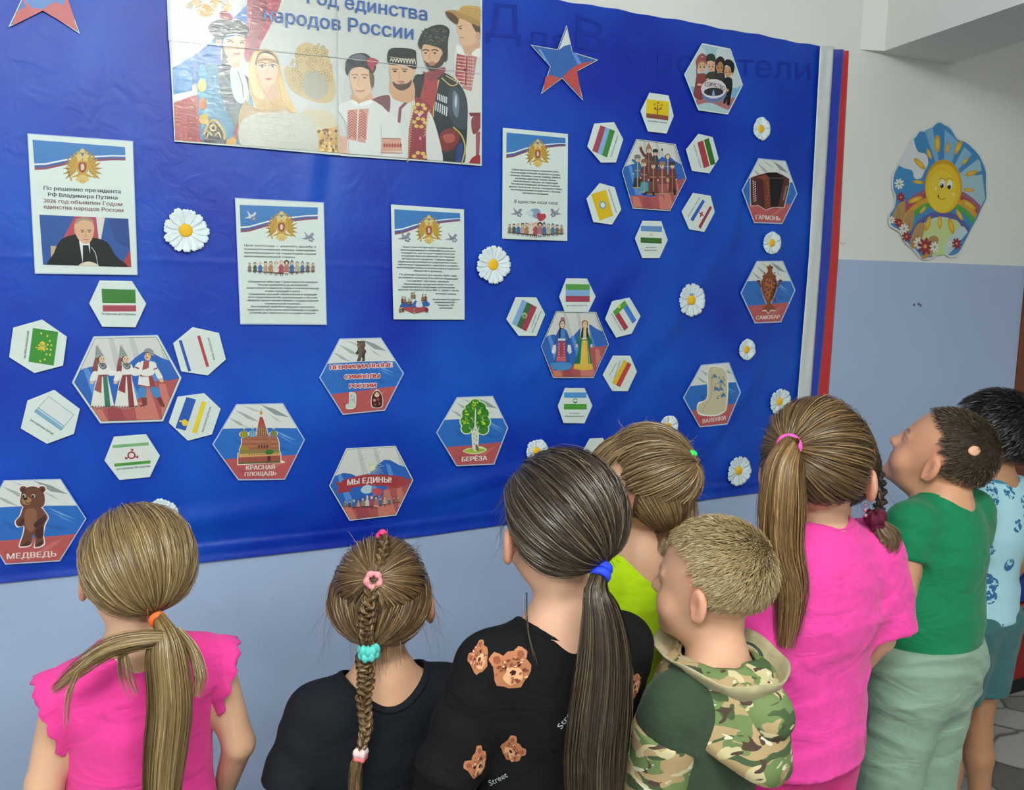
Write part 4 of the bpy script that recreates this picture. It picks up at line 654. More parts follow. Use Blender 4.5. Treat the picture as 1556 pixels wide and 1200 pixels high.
# cathedral
P = [(360, 615.5), (429, 614), (461.5, 668), (432, 727), (363, 728), (324.5, 675)]
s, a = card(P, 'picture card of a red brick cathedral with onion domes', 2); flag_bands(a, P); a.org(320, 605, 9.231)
for g, c in ((1, 'ECE8E0'), (0, 'A86A52')):
    e = 12 if g else 0
    a.poly([(385-e, 925+e), (390-e, 775-e), (420-e, 760), (405-e, 720), (440-e, 640), (440-e, 560), (520+e, 550), (550, 540), (560, 540), (645, 540), (655-e, 420), (690-e, 260), (730+e, 260), (775+e, 400), (800+e, 500), (840, 560), (845, 540), (930+e, 540), (955+e, 620), (960+e, 740), (980+e, 770), (980+e, 870), (1040 if g else 980, 885), (1040 if g else 980, 905)], c)
    for x, y, w, h, cc in ((468, 500, 56, 60, 'A8A23C'), (588, 492, 50, 55, '7EB0C8'), (885, 492, 48, 52, '8C8A54'), (708, 200, 22, 32, 'D0A050')):
        a.spl([(x, y-h*1.4-e), (x+w*.3, y-h*.8), (x+w+e, y-h*.1), (x+w*.7, y+h*.8), (x-w*.7, y+h*.8), (x-w-e, y-h*.1), (x-w*.3, y-h*.8)], c if g else cc)
        a.line([(x, y-h*1.2), (x, y-h*2.2-e)], 6+2*e, c if g else '8A7A60')
        if not g and w > 30:
            for k in (-.5, 0, .5): a.curve([(x+k*w*.4, y-h*.9), (x+k*w*1.4, y), (x+k*w, y+h*.7)], 7, {468: '5C6A20', 588: '4A7EB0', 885: '5E5A34'}[x])
a.poly([(690, 270), (728, 270), (765, 385), (665, 385)], 'B4504C'); a.poly([(660, 400), (775, 400), (800, 520), (652, 520)], '7A4A38')
for k in range(5): a.line([(665+k*24, 405), (662+k*28, 515)], 5, 'D8B080'); 
for k in range(4): a.line([(655, 425+k*26), (790, 425+k*26)], 5, 'C49468')
for x0, x1 in ((440, 520), (555, 640), (650, 800), (850, 930)):
    for k in range(5): a.line([(x0, 575+k*32), (x1, 575+k*32)], 6, 'C89A74' if k % 2 else '8A4A3C')
a.poly([(410, 700), (470, 650), (540, 700), (540, 740), (410, 740)], '9C8A3C'); a.poly([(415, 735), (960, 715), (970, 765), (400, 775)], '8C8048'); a.poly([(395, 780), (978, 760), (978, 800), (395, 830)], 'D0A468'); a.poly([(395, 830), (978, 800), (978, 880), (395, 900)], 'A4564C'); a.spl([(765, 760), (800, 720), (860, 720), (890, 750), (860, 780), (790, 785)], '3E7A3C'); a.poly([(795, 810), (845, 808), (845, 885), (795, 888)], '6A3430'); a.line([(385, 915), (980, 885)], 16, '5A6A3C')
for k in range(12): a.ell(545+k*35, 790-k*1.2, 7, 8, '4E2E28')
for k in range(4): a.spl([(670+k*38, 690), (670+k*38, 660), (690+k*38, 660), (690+k*38, 690)], '5A302C')
a.text('КРАСНАЯ', (500, 1005), (897, 990), 62, 'ECE0DA', .055); a.text('ПЛОЩАДЬ', (480, 1092), (920, 1074), 54, 'ECE0DA', .055); a.build('print', s)
# birch
P = [(695, 605), (748, 603), (770.5, 650), (750, 704), (694.5, 706.5), (664.5, 657)]
s, a = card(P, 'picture card of a green birch tree with white trunk', 2); flag_bands(a, P); a.org(660, 595, 10)
for e, c in ((16, 'DCEBC0'), (0, '3E8A34')):
    for x, y, r in ((620, 190, 80), (540, 250, 70), (700, 240, 85), (500, 330, 80), (740, 330, 90), (480, 450, 85), (760, 460, 88), (490, 560, 78), (740, 570, 80), (620, 380, 130), (620, 480, 110)): a.ell(x, y, r+e, r*.95+e, c, n=18)
    a.spl([(585-e, 560), (660+e, 560), (655+e, 860), (700+e, 890+e), (555-e, 890+e), (590-e, 850)], c if e else 'DDE0D0')
    a.spl([(450-e, 905), (520, 870-e), (600, 860), (700, 860-e*2), (780+e, 880), (700, 920+e), (560, 930+e)], c if e else 'A8C03C')
for k in range(150):
    t, r = random.random()*6.28, random.random()**.5; x, y = 620+190*r*math.cos(t), 370+230*r*math.sin(t); a.ell(x, y, 14, 10, ('2C6E28', '4E9C34', '78B83C', '256024')[k % 4], rot=k*37)
for x, y in ((610, 200), (500, 320), (690, 320), (480, 450), (730, 470)):
    for k in range(9): a.ell(x+random.gauss(0, 26), y+random.gauss(0, 26), 15, 11, 'B4D83C', rot=k*50)
a.spl([(600, 640), (620, 280), (632, 280), (640, 560), (690, 530), (655, 640), (655, 880), (590, 880)], 'DFE0D2'); a.line([(600, 460), (560, 390)], 6, 'DFE0D2'); a.line([(590, 600), (530, 540)], 8, 'DFE0D2'); a.spl([(630, 800), (660, 820), (680, 885), (630, 885)], '7A7458')
for x, y in ((608, 650), (640, 680), (605, 710), (640, 738), (632, 580), (605, 790), (628, 820)): a.ell(x, y, 10, 7, '3A3A34')
a.text('БЕРЁЗА', (420, 1062), (802, 1040), 68, 'F2EEEC', .055); a.build('print', s)
# accordion
P = [(1153, 242), (1193, 246), (1210, 294), (1188, 338.5), (1146.5, 337), (1129, 289)]
s, a = card(P, 'picture card of a dark red button accordion', 2); flag_bands(a, P); a.org(1120, 230, 10)
for e, c in ((10, 'D8D4D0'), (0, '5A2A28')): a.poly([(205-e, 400-e), (330, 355-e), (470, 320-e), (600, 318-e), (700, 360-e), (795+e, 420-e), (790+e, 520), (710+e, 850+e), (560, 840+e), (435, 885+e), (325, 815+e), (215-e, 825+e), (205-e, 700)], c)
a.poly([(310, 400), (400, 440), (430, 880), (325, 815)], '4A2422'); a.poly([(400, 440), (490, 400), (515, 850), (425, 885)], '7A3A28'); a.poly([(310, 385), (430, 350), (490, 400), (400, 440)], '8A4438'); a.poly([(490, 400), (715, 400), (680, 560), (620, 840), (515, 850)], '0E1012'); a.poly([(430, 335), (600, 322), (715, 395), (490, 395)], '14100F'); a.poly([(715, 400), (790, 430), (780, 520), (700, 850), (625, 835)], '5A3028')
for k in range(6): a.line([(520+k*30, 405), (530+k*22, 845)], 3, '22262A')
for k in range(10): a.ell(505+k*21, 408, 5, 5, '9AA0A0')
for k in range(10): a.ell(243+k*2, 450+k*34, 9, 10, 'DCDCDC'); 
for k in range(9): a.ell(273+k*1.5, 468+k*34, 9, 10, 'DCDCDC')
for k in range(8): a.ell(742-k*6, 540+k*28, 6, 7, 'C8C8C8'); a.ell(762-k*7, 530+k*28, 6, 7, 'C8C8C8')
for k in range(7): a.ell(445+random.random()*30, 480+k*50, 8, 12, 'B08048')
a.text('ГАРМОНЬ', (288, 1030), (652, 1052), 68, 'EAD8D4', .055); a.build('print', s)
# samovar
P = [(1150.5, 398), (1189, 398), (1207, 441), (1186, 488), (1147.5, 489.5), (1127, 445)]
s, a = card(P, 'picture card of a copper samovar', 2); flag_bands(a, P); a.org(1120, 390, 10.91)
out = [(545, 115), (560, 150), (600, 165), (580, 230), (600, 280), (650, 320), (640, 350), (665, 420), (660, 520), (610, 660), (560, 770), (600, 820), (640, 880), (560, 880), (515, 930), (480, 880), (415, 885), (450, 830), (490, 780), (440, 660), (405, 540), (395, 430), (430, 350), (420, 320), (490, 270), (510, 230), (490, 165), (530, 150)]
a.poly(hexin(out, 1.05), 'DCD4CC'); a.curve([(660, 500), (705, 440), (705, 390), (735, 395), (725, 420)], 26, '6E3C28'); a.curve([(400, 500), (370, 450), (370, 400), (340, 400), (350, 425)], 26, '6E3C28'); a.spl(out, '8A4A30'); a.spl([(470, 380), (560, 370), (600, 440), (560, 620), (520, 720), (470, 600)], 'A8623C'); a.spl([(600, 380), (655, 430), (640, 560), (590, 680), (590, 500)], '5E2E22')
for k in range(26): a.ell(420+random.random()*220, 400+random.random()*300, 12, 18, ('3E2218', '6A3420', 'B87848')[k % 3], rot=k*40)
a.line([(425, 330), (648, 330)], 14, '6E3824'); a.line([(492, 172), (596, 172)], 12, '6E3824'); a.ell(455, 275, 14, 16, '8A4A30'); a.ell(622, 268, 14, 16, '8A4A30'); a.curve([(590, 700), (640, 700), (625, 760)], 18, '7A4028')
a.text('САМОВАР', (318, 1042), (708, 1022), 62, 'EAD4CE', .055); a.build('print', s)
# felt boots
P = [(1066, 556), (1107, 552), (1124, 596), (1104.5, 643), (1064, 647.5), (1039.5, 604)]
s, a = card(P, 'picture card of pale felt boots with blue pattern', 2); flag_bands(a, P); a.org(1030, 545, 10.905); boot(a, 500, 150, 780, 'CFC6A4'); 
for k in range(26): a.ell(600+random.random()*180, 250+random.random()*430, 16, 10, ('5A7C96', '3A7ABE', '8AA0A4', '6A7A80')[k % 4], rot=k*47)
a.text('ВАЛЕНКИ', (412, 1068), (790, 1010), 66, 'EAD8D2', .055); a.build('print', s)
# ------------------------------------------------------------ small flag cards
def flagcard(org, P, quad, bands, text, label, extra=None, frame=None):
    """quad: TL TR BR BL of the printed flag; bands: (v0, v1, colour) across the TL-BL direction, text: (string, p0, p1, h, up)"""
    a = Art(OFF+.0004); a.org(*org); pp = [a.px(p) for p in P]
    s = sheet('flag_card', pp, OFF+.0002, label, 'card', 'small white six-sided flag cards', m=M_paper); s.data.materials[0] = M_paper
    q = [np.array(p, float) for p in quad]; f = lambda u, v: tuple((q[0]*(1-u)+q[1]*u)*(1-v)+(q[3]*(1-u)+q[2]*u)*v)
    for v0, v1, c in bands: a.poly([f(0, v0), f(1, v0), f(1, v1), f(0, v1)], c)
    if frame:
        for p0, p1 in ((0, 1), (1, 2), (2, 3), (3, 0)): a.line([quad[p0], quad[p1]], 2.5, frame)
    if extra: extra(a, f)
    for t, p0, p1, h, up in text: a.text(t, p0, p1, h, '24282C', .03, up=up)
    a.build('print', s); return s
L_ = (0, 420, 3.749)
flagcard(L_, [(568, 22), (752, 26), (833, 155), (771, 289), (583, 286), (508, 153)], [(578, 70), (771, 75), (776, 199), (586, 200)], [(0, .62, '3E8038'), (.62, .72, 'DCE0DC'), (.72, 1, 'A84A58')], [('Чеченская республика', (577, 218), (773, 222), 13, None)], 'flag card striped green over crimson, directly under the portrait sheet')
flagcard(L_, [(75, 291), (240, 245), (381, 342), (359, 507), (196, 550), (52, 459)], [(188, 293), (332, 315), (306, 508), (162, 485)], [(0, 1, '3E9038')], [('республика Адыгея', (157, 310), (136, 465), 12, (1, .1))], 'green flag card with gold arrows and stars',
    lambda a, f: ([a.line([f(.45, .35), f(.45+.16*math.cos(t), .5+.0+.14*math.sin(t))], 4, 'E4C84C') for t in (0, .8, 1.6, 2.4, 3.2, 4, 4.8, 5.5)] and [a.line([f(.3, .62), f(.58, .48)], 5, 'E4C84C'), a.line([f(.3, .46), f(.58, .62)], 5, 'E4C84C'), a.line([f(.2, .55), f(.6, .55)], 5, 'E4C84C')] and [a.ell(*f(u, v), 5, 6, 'E0D050') for u, v in ((.35, .12), (.6, .17), (.72, .3), (.66, .42), (.8, .42), (.66, .55), (.8, .55), (.66, .7), (.8, .7), (.62, .86), (.45, .93))]))
flagcard(L_, [(157, 706), (309, 645), (455, 754), (421, 896), (267, 953), (118, 865)], [(277, 683), (420, 787), (348, 876), (196, 769)], [(0, .72, 'DDE3E2'), (.72, .78, '7EB0CC'), (.78, .82, 'DDE3E2'), (.82, 1, '7FB2D2')], [('республика Алтай', (172, 820), (300, 902), 12, (.45, -.9))], 'tilted flag card white over pale blue', frame='5C7C8C')
flagcard(L_, [(1097, 288), (1247, 321), (1287, 472), (1184, 563), (1032, 540), (986, 380)], [(1018, 365), (1140, 336), (1192, 512), (1072, 542)], [(0, 1, 'DDE2E2')], [('республика Крым', (1182, 350), (1216, 476), 12, (1, -.2))], 'flag card with narrow blue and red bars on white',
    lambda a, f: (a.poly([f(0, 0), f(.14, 0), f(.14, 1), f(0, 1)], '2C5CB4'), a.poly([f(.86, 0), f(1, 0), f(1, 1), f(.86, 1)], 'B84450')))
flagcard(L_, [(1012, 684), (1163, 664), (1257, 753), (1207, 899), (1070, 935), (961, 832)], [(1062, 686), (1176, 716), (1120, 895), (999, 862)], [(0, 1, 'DCE2DC')], [('республика Бурятия', (1150, 882), (1194, 742), 11, (1, .3))], 'flag card in blue, white and yellow stripes beside the dancers',
    lambda a, f: (a.poly([f(0, 0), f(.48, 0), f(.48, 1), f(0, 1)], '2A5CB4'), a.poly([f(.78, 0), f(1, 0), f(1, 1), f(.78, 1)], 'E8D030'), a.spl([(1036, 832), (1050, 812), (1072, 828), (1066, 848), (1046, 850)], 'E8C840'), a.ell(1030, 824, 10, 5, 'E8C840')))
flagcard(L_, [(649, 912), (832, 897), (911, 1020), (853, 1142), (680, 1159), (595, 1048)], [(640, 960), (846, 944), (858, 1064), (652, 1083)], [(0, .14, '7EB47A'), (.14, .86, 'E0E4E0'), (.86, 1, '4E9A40')], [('республика Ингушетия', (665, 1102), (855, 1085), 12, None)], 'white flag card with green stripes and a red three-armed ring',
    lambda a, f: (a.ell(749, 1018, 24, 22, '9C3A44'), a.ell(749, 1018, 15, 14, 'E0E4E0'), a.curve([(749, 996), (758, 985), (745, 985)], 7, '9C3A44'), a.curve([(770, 1025), (785, 1032), (782, 1018)], 7, '9C3A44'), a.curve([(730, 1030), (716, 1040), (718, 1026)], 7, '9C3A44')))
Mi = (760, 410, 5)
flagcard(Mi, [(502, 63), (659, 65), (726, 202), (670, 318), (489, 314), (448, 203)], [(498, 107), (680, 110), (680, 244), (498, 243)], [(0, .32, '58A048'), (.32, .66, '84B4E4'), (.66, 1, 'A84458')], [('республика Дагестан', (505, 276), (662, 275), 10, None)], 'flag card striped green, light blue and crimson above the two women')
flagcard(Mi, [(119, 206), (274, 208), (343, 336), (275, 501), (140, 500), (46, 375)], [(168, 225), (280, 283), (198, 468), (90, 408)], [(0, 1, '84B0E0')], [('республика', (236, 430), (270, 338), 10, (.9, .35)), ('Карачаево-Черкесия', (238, 478), (308, 312), 10, (.9, .35))], 'flag card with slanting light blue, dark green and crimson stripes',
    lambda a, f: (a.poly([f(.33, 0), f(.66, 0), f(.66, 1), f(.33, 1)], '3A6A3C'), a.poly([f(.66, 0), f(1, 0), f(1, 1), f(.66, 1)], 'A83E54'), a.ell(185, 346, 20, 22, 'B8CCA8'), a.ell(185, 350, 13, 14, '5C8A50')))
flagcard(Mi, [(850, 237), (983, 210), (1067, 350), (999, 484), (881, 514), (797, 373)], [(946, 230), (1036, 382), (944, 463), (855, 318)], [(0, 1, 'DEE4E2')], [('республика Хакасия', (842, 335), (922, 466), 10, (.9, -.45))], 'flag card with green end bar above red, white and blue stripes',
    lambda a, f: (a.poly([f(0, .0), f(1, 0), f(1, .33), f(0, .33)], '3C7CD4'), a.poly([f(0, .68), f(1, .68), f(1, 1), f(0, 1)], 'A83E4C'), a.poly([f(0, 0), f(.22, 0), f(.22, 1), f(0, 1)], '58A03C'), a.ell(903, 280, 12, 12, 'D8D050')))
flagcard(Mi, [(857, 650), (988, 652), (1039, 772), (969, 921), (852, 920), (778, 797)], [(940, 682), (1025, 734), (940, 908), (849, 857)], [(0, 1, 'E2E6E2')], [('республика Северная', (872, 822), (915, 690), 9, (-.9, -.3)), ('Осетия-Алания', (836, 800), (888, 706), 9, (-.9, -.3))], 'flag card in yellow, red and white stripes leaning right',
    lambda a, f: (a.poly([f(0, 0), f(.34, 0), f(.34, 1), f(0, 1)], 'E0BC38'), a.poly([f(.34, 0), f(.68, 0), f(.68, 1), f(.34, 1)], 'BC4A44')))
flagcard(Mi, [(492, 896), (640, 897), (701, 1030), (641, 1165), (482, 1164), (437, 1034)], [(486, 930), (656, 931), (658, 1060), (484, 1060)], [(0, .32, '549ADC'), (.32, .68, 'DEE6E0'), (.68, 1, '4EA03C')], [('республика', (526, 1093), (603, 1093), 9, None), ('Кабардино-Балкария', (490, 1115), (634, 1115), 9, None)], 'flag card striped blue, white and green with a mountain badge',
    lambda a, f: (a.ell(570, 995, 18, 19, '3E8A50'), a.poly([(552, 995), (570, 980), (588, 995), (570, 1002)], 'E8ECE8')))
flagcard((0, 0, 1), [(896, 666), (916, 665), (926, 684), (916, 704), (896, 704), (885, 685)], [(892, 672), (914, 672), (914, 690), (892, 690)], [(0, 1, 'DDE2E0')], [], 'white card corner showing behind the hair of the girl in lime')
R_ = (880, 130, 4.445)
flagcard(R_, [(475, 48), (604, 66), (639, 205), (591, 324), (464, 309), (414, 172)], [(456, 92), (608, 108), (602, 236), (453, 216)], [(0, .76, 'E4C81C'), (.76, 1, '8C5038')], [('республика Чувашия', (465, 242), (592, 256), 10, None)], 'yellow flag card with a brown tree sign, highest of the ring',
    lambda a, f: (a.line([(530, 195), (530, 130)], 8, 'A06028'), a.line([(508, 158), (530, 165), (552, 158)], 7, 'A06028'), [a.ell(x, y, 8, 8, 'A06028') for x, y in ((510, 128), (534, 116), (556, 132), (513, 152), (550, 155))], [a.ell(x, y, 4, 4, 'E4C81C') for x, y in ((510, 128), (556, 132))]))
flagcard(R_, [(101, 257), (236, 246), (298, 362), (249, 518), (147, 520), (55, 412)], [(144, 268), (242, 305), (188, 486), (89, 440)], [(0, 1, '88B4DC')], [('республика Карелия', (212, 480), (258, 336), 10, (.9, .3))], 'flag card with leaning crimson, light blue and green stripes',
    lambda a, f: (a.poly([f(0, 0), f(.36, 0), f(.36, 1), f(0, 1)], 'A84860'), a.poly([f(.66, 0), f(1, 0), f(1, 1), f(.66, 1)], '3E8A40')))
flagcard(R_, [(805, 325), (902, 348), (943, 494), (880, 592), (762, 576), (721, 432)], [(798, 385), (876, 354), (921, 528), (842, 558)], [(0, 1, 'E8E8D0')], [('республика Татарстан', (772, 400), (820, 556), 9, (.95, -.3))], 'flag card with upright crimson and dark green bars',
    lambda a, f: (a.poly([f(0, 0), f(.5, 0), f(.5, 1), f(0, 1)], 'A8404C'), a.poly([f(.58, 0), f(1, 0), f(1, 1), f(.58, 1)], '34702C')))
flagcard(R_, [(138, 658), (240, 686), (285, 836), (222, 939), (96, 921), (49, 763)], [(81, 735), (182, 702), (230, 878), (138, 912)], [(0, 1, 'E2BC20')], [('республика Калмыкия', (196, 702), (250, 860), 9, (.95, -.3))], 'golden yellow flag card with a blue disc and white flower',
    lambda a, f: (a.ell(160, 806, 25, 28, '7EA4AC'), [a.ell(160+9*math.cos(t), 806+10*math.sin(t), 7, 8, 'E8EAE4') for t in (0, 1.25, 2.5, 3.8, 5)]))
flagcard(R_, [(768, 724), (888, 744), (917, 854), (846, 988), (742, 970), (691, 850)], [(834, 768), (898, 824), (820, 968), (752, 902)], [(0, 1, 'E2E4E2')], [('республика Удмуртия', (738, 886), (818, 758), 9, (-.8, -.4))], 'flag card with slanting blue and crimson bars and a red cross sign',
    lambda a, f: (a.poly([f(0, 0), f(.25, 0), f(.25, 1), f(0, 1)], '2C60C0'), a.poly([f(.78, 0), f(1, 0), f(1, 1), f(.78, 1)], '9C3848'), a.line([(812, 858), (840, 878)], 9, '9C2C38'), a.line([(834, 852), (818, 886)], 9, '9C2C38')))
flagcard(R_, [(428, 912), (555, 916), (599, 1043), (543, 1165), (426, 1164), (376, 1032)], [(418, 946), (560, 951), (557, 1067), (415, 1061)], [(0, .32, '6490CC'), (.32, .68, 'E0E8E0'), (.68, 1, '38702C')], [('республика', (450, 1096), (520, 1097), 9, None), ('Башкортостан', (442, 1115), (524, 1116), 9, None)], 'flag card striped blue, white and dark green, lowest of the ring',
    lambda a, f: a.ell(488, 1006, 10, 10, 'D8CC90'))

# ------------------------------------------------------------ paper daisies
M_pet = mat('daisy_paper_white', (222, 234, 240), .6, .3); M_cen = mat('daisy_centre_yellow', (232, 182, 40), .6, .3, bump=(900, .6), bdist=.0006)
def petal_mesh(r, w):
    V = []; nx, ny = 5, 7
    for j in range(ny):
        t = j/(ny-1)
        for i in range(nx):
            u = i/(nx-1)*2-1; ww = w*(.35+.65*math.sin(min(1, t*1.25)*math.pi/2))*(1-.25*max(0, t-.8)/.2)
            V.append((u*ww/2, -(.0006+.0035*t**1.6*(r/.03)+.0008*math.cos(u*math.pi*2)), r*.22+(r*.78)*t*(1-.09*(abs(u) > .9)-.05*(abs(u) < .1))))
    F = [(j*nx+i, j*nx+i+1, (j+1)*nx+i+1, (j+1)*nx+i) for j in range(ny-1) for i in range(nx-1)]
    n = len(V); V += [(x, y+.0005, z) for x, y, z in V]; F += [tuple(i+n for i in f[::-1]) for f in F]
    rim = [i for i in range(nx)]+[j*nx+nx-1 for j in range(1, ny)]+[(ny-1)*nx+i for i in range(nx-2, -1, -1)]+[j*nx for j in range(ny-2, 0, -1)]
    F += [(rim[i], rim[i-1], rim[i-1]+n, rim[i]+n) for i in range(len(rim))]
    me = bpy.data.meshes.new('petal'); me.from_pydata(V, [], F); me.materials.append(M_pet); me.polygons.foreach_set('use_smooth', [True]*len(F)); return me
def dome(name, r, h, m, parent, off=0, col=None):
    V = [(0, -off-h, 0)]; F = []; n = 20
    for j in range(1, 6):
        t = j/5*math.pi/2
        for i in range(n): V.append((r*math.sin(t)*math.cos(i*2*math.pi/n), -off-h*math.cos(t), r*math.sin(t)*math.sin(i*2*math.pi/n)))
    for i in range(n): F.append((0, 1+i, 1+(i+1) % n))
    for j in range(4):
        for i in range(n): F.append((1+j*n+i, 1+(j+1)*n+i, 1+(j+1)*n+(i+1) % n, 1+j*n+(i+1) % n))
    F.append(tuple(1+4*n+i for i in range(n))); o = mesh_obj(name, V, F, m, smooth=True); o.parent = parent; return o
for (x, y, rp, kind, np_, where) in ((282, 350, 33, 0, 16, 'large daisy with broad petals right of the portrait sheet'), (749, 402, 28, 0, 17, 'large daisy right of the sheet with the flag coloured map'), (1050, 456, 25, 0, 16, 'narrow petalled daisy left of the samovar card'),
        (1184, 610, 20, 0, 15, 'daisy partly behind the ponytailed girl in hot pink, beside the ribbons'), (1122, 715, 22, 0, 15, 'lowest daisy, left of the hot pink girl\'s hair'), (1156, 196, 17, 1, 13, 'small round daisy above the accordion card'),
        (1172, 369, 17, 1, 13, 'small round daisy between the accordion and samovar cards'), (1134, 531, 16, 1, 13, 'small round daisy above the felt boots card'), (1015, 648, 17, 1, 14, 'small round daisy just above the girl with the green hair tie'),
        (815, 685, 18, 1, 14, 'small round daisy right of the birch card'), (243, 783, 25, 1, 15, 'round daisy peeping from behind the leftmost girl\'s head')):
    c = wall_at(x, y, .0115); r = abs(wall_at(x, y+rp, .012)[2]-c[2])
    d = empty('paper_daisy', c, 'white paper '+where.replace('daisy', 'daisy', 1), 'flower', 'paper daisies scattered over the banner'); w = 2*math.pi*r/np_*(1.05 if kind == 0 else 1.35)
    me = petal_mesh(r*1.04, w)
    for i in range(np_):
        o = bpy.data.objects.new('petal', me); COL.objects.link(o); o.parent = d; o.rotation_euler = (0, i*2*math.pi/np_+random.uniform(-.06, .06), 0); k = random.uniform(.93, 1.04); o.scale = (1, 1, k); o.location = (0, -.0006*(i % 3), 0)
    dome('flower_centre', r*(.31 if kind == 0 else .36), .004, M_cen, d, .0022)

# ------------------------------------------------------------ sun sticker on the white wall
M_st = mat('sticker_gloss', (200, 200, 200), .3, .5, attr='tint'); M_edge = mat('sticker_rim_white', (214, 216, 212), .4, .4)
z0 = (1340, 175, 5.218); out = [(455, 38), (500, 60), (550, 90), (605, 175), (680, 205), (760, 280), (800, 340), (838, 440), (838, 560), (842, 660), (800, 750), (770, 820), (715, 920), (660, 1030), (610, 1110), (540, 1130), (490, 1098), (440, 1108), (390, 1145), (310, 1140), (260, 1080), (180, 1010), (140, 930), (60, 880), (52, 800), (90, 730), (100, 640), (78, 580), (85, 470), (120, 400), (180, 310), (215, 210), (270, 150), (300, 110), (370, 118), (410, 70)]
T_ = Art(0).org(*z0); out2 = []
for i in range(len(out)):
    p_, b_, c_, d_ = [np.array(out[(i+j) % len(out)], float) for j in (-1, 0, 1, 2)]
    for t in (0, .33, .66): out2.append(T_.px(tuple(.5*((2*b_)+(c_-p_)*t+(2*p_-5*b_+4*c_-d_)*t*t+(-p_+3*b_-3*c_+d_)*t**3))))
sn = sheet('sun_sticker', out2, .008, 'cut-out wall decoration of a smiling yellow sun, rainbow and flowers', 'decoration', th=.007, m=M_edge)
a = Art(.0082); inner = hexin(out2, .965); a.poly(inner, '3F8CC8'); 
class _C: pass
def inpoly(p, P):
    r = False
    for i in range(len(P)):
        (x1, y1), (x2, y2) = P[i-1], P[i]
        if (y1 > p[1]) != (y2 > p[1]) and p[0] < (x2-x1)*(p[1]-y1)/(y2-y1)+x1: r = not r
    return r
a.org(*z0); ctr = np.mean(inner, 0)
a.clip = [tuple(p) for p in hexin([inner[i] for i in range(0, len(inner), 9)], .98)]
for t, w, c in ((-80, 9, '7FB4DC'), (-55, 7, '8CBCDC'), (-30, 8, '9CC8DC'), (-8, 9, 'A8D0DC'), (12, 8, 'A0CCE0'), (-105, 4, '7FB4DC')):
    t0, t1 = math.radians(t-w), math.radians(t+w); a.poly([(490, 560), (490+700*math.cos(t0), 560+700*math.sin(t0)), (490+700*math.cos(t1), 560+700*math.sin(t1))], c)
a.spl([(500, 560), (900, 500), (900, 900), (560, 1000)], 'A6CCD8')
for r_, c in ((520, 'A06080'), (490, 'B04A54'), (455, 'D8A030'), (415, '4FA850'), (372, '3A8CC0'), (330, '5A5AA0'), (285, 'C8DCD0')): a.poly([(470+r_*1.0*math.cos(t)*.86, 1100+r_*1.03*math.sin(t)) for t in np.linspace(math.pi, 2*math.pi, 24)]+[(470+r_*.86, 1300), (470-r_*.86, 1300)], c)
a.spl([(330, 900), (470, 830), (620, 860), (640, 1160), (330, 1160)], 'C8DC98'); a.spl([(560, 940), (640, 880), (690, 960), (680, 1100), (540, 1140), (500, 1040)], 'C4D8E0')
a.clip = None
a.spl([(165, 330), (215, 240), (250, 190), (265, 240), (290, 290), (350, 310), (368, 380), (340, 440), (310, 500), (260, 500), (240, 440), (180, 420), (135, 390)], 'DDE2EA')
for P_ in ([(120, 720), (180, 680), (185, 780), (150, 870), (90, 850), (85, 800)], [(180, 830), (215, 760), (255, 770), (250, 860), (215, 930), (170, 900)], [(220, 1020), (270, 880), (320, 850), (340, 900), (300, 1020), (260, 1060)], [(310, 1120), (370, 980), (420, 955), (450, 990), (410, 1090), (350, 1135)]): a.spl(P_, 'B8925C'); a.curve([P_[0], tuple(np.mean(P_, 0)), P_[-2]], 5, '8E6C40')
for x, y, r_, ro in ((440, 225, 70, -90), (375, 305, 45, -110), (520, 260, 45, -80), (605, 255, 62, -62), (660, 365, 40, -45), (710, 460, 55, -18), (690, 592, 45, 5), (300, 385, 62, 45), (290, 530, 45, 8), (265, 670, 62, 160), (690, 710, 66, 35), (365, 860, 62, 108), (325, 750, 40, 130), (460, 850, 52, 90), (550, 880, 66, 75), (615, 790, 50, 60)): a.ell(x, y, r_, r_*.34, 'D8A428', rot=ro); a.ell(x, y, r_*.6, r_*.2, 'E8C440', rot=ro)
a.ell(488, 565, 148, 213, 'D8A018', n=30); a.ell(484, 580, 138, 196, 'ECC420', n=30); a.ell(478, 600, 112, 160, 'F0D038', n=26)
for x in (480, 538): a.ell(x, 545+(x-480)*.15, 22, 36, 'F0F0EC'); a.ell(x-4, 560+(x-480)*.15, 15, 19, '16201E'); a.ell(x-9, 552, 4, 5, 'FFFFFF'); a.curve([(x-25, 510), (x, 498), (x+28, 516)], 4, '7A4A14')
a.curve([(450, 655), (480, 668), (505, 655)], 5, '8A4A14'); a.ell(448, 642, 7, 14, '8A4A14'); a.ell(428, 582, 8, 14, 'F4ECA0'); a.ell(568, 628, 8, 12, 'F4ECA0')
for x, y, r_, c in ((138, 545, 42, 'ECECE8'), (152, 650, 38, '9A2434'), (76, 830, 30, 'ECECE8'), (136, 852, 36, '9A2434'), (176, 900, 42, 'ECECE8'), (196, 962, 40, '9A2434'), (292, 1012, 46, 'ECECE8'), (344, 1040, 66, '9A2434'), (418, 1045, 42, 'ECECE8'), (594, 1018, 44, '9A2434'), (540, 1020, 24, 'ECECE8')):
    for k in range(8): t = k*math.pi/4+.2; a.ell(x+r_*.55*math.cos(t), y+r_*.66*math.sin(t), r_*.42, r_*.2, c, rot=math.degrees(t))
    a.ell(x, y, r_*.2, r_*.24, 'E8A860' if c[0] == '9' else '9A9A60')
a.build('print', sn, M_st)
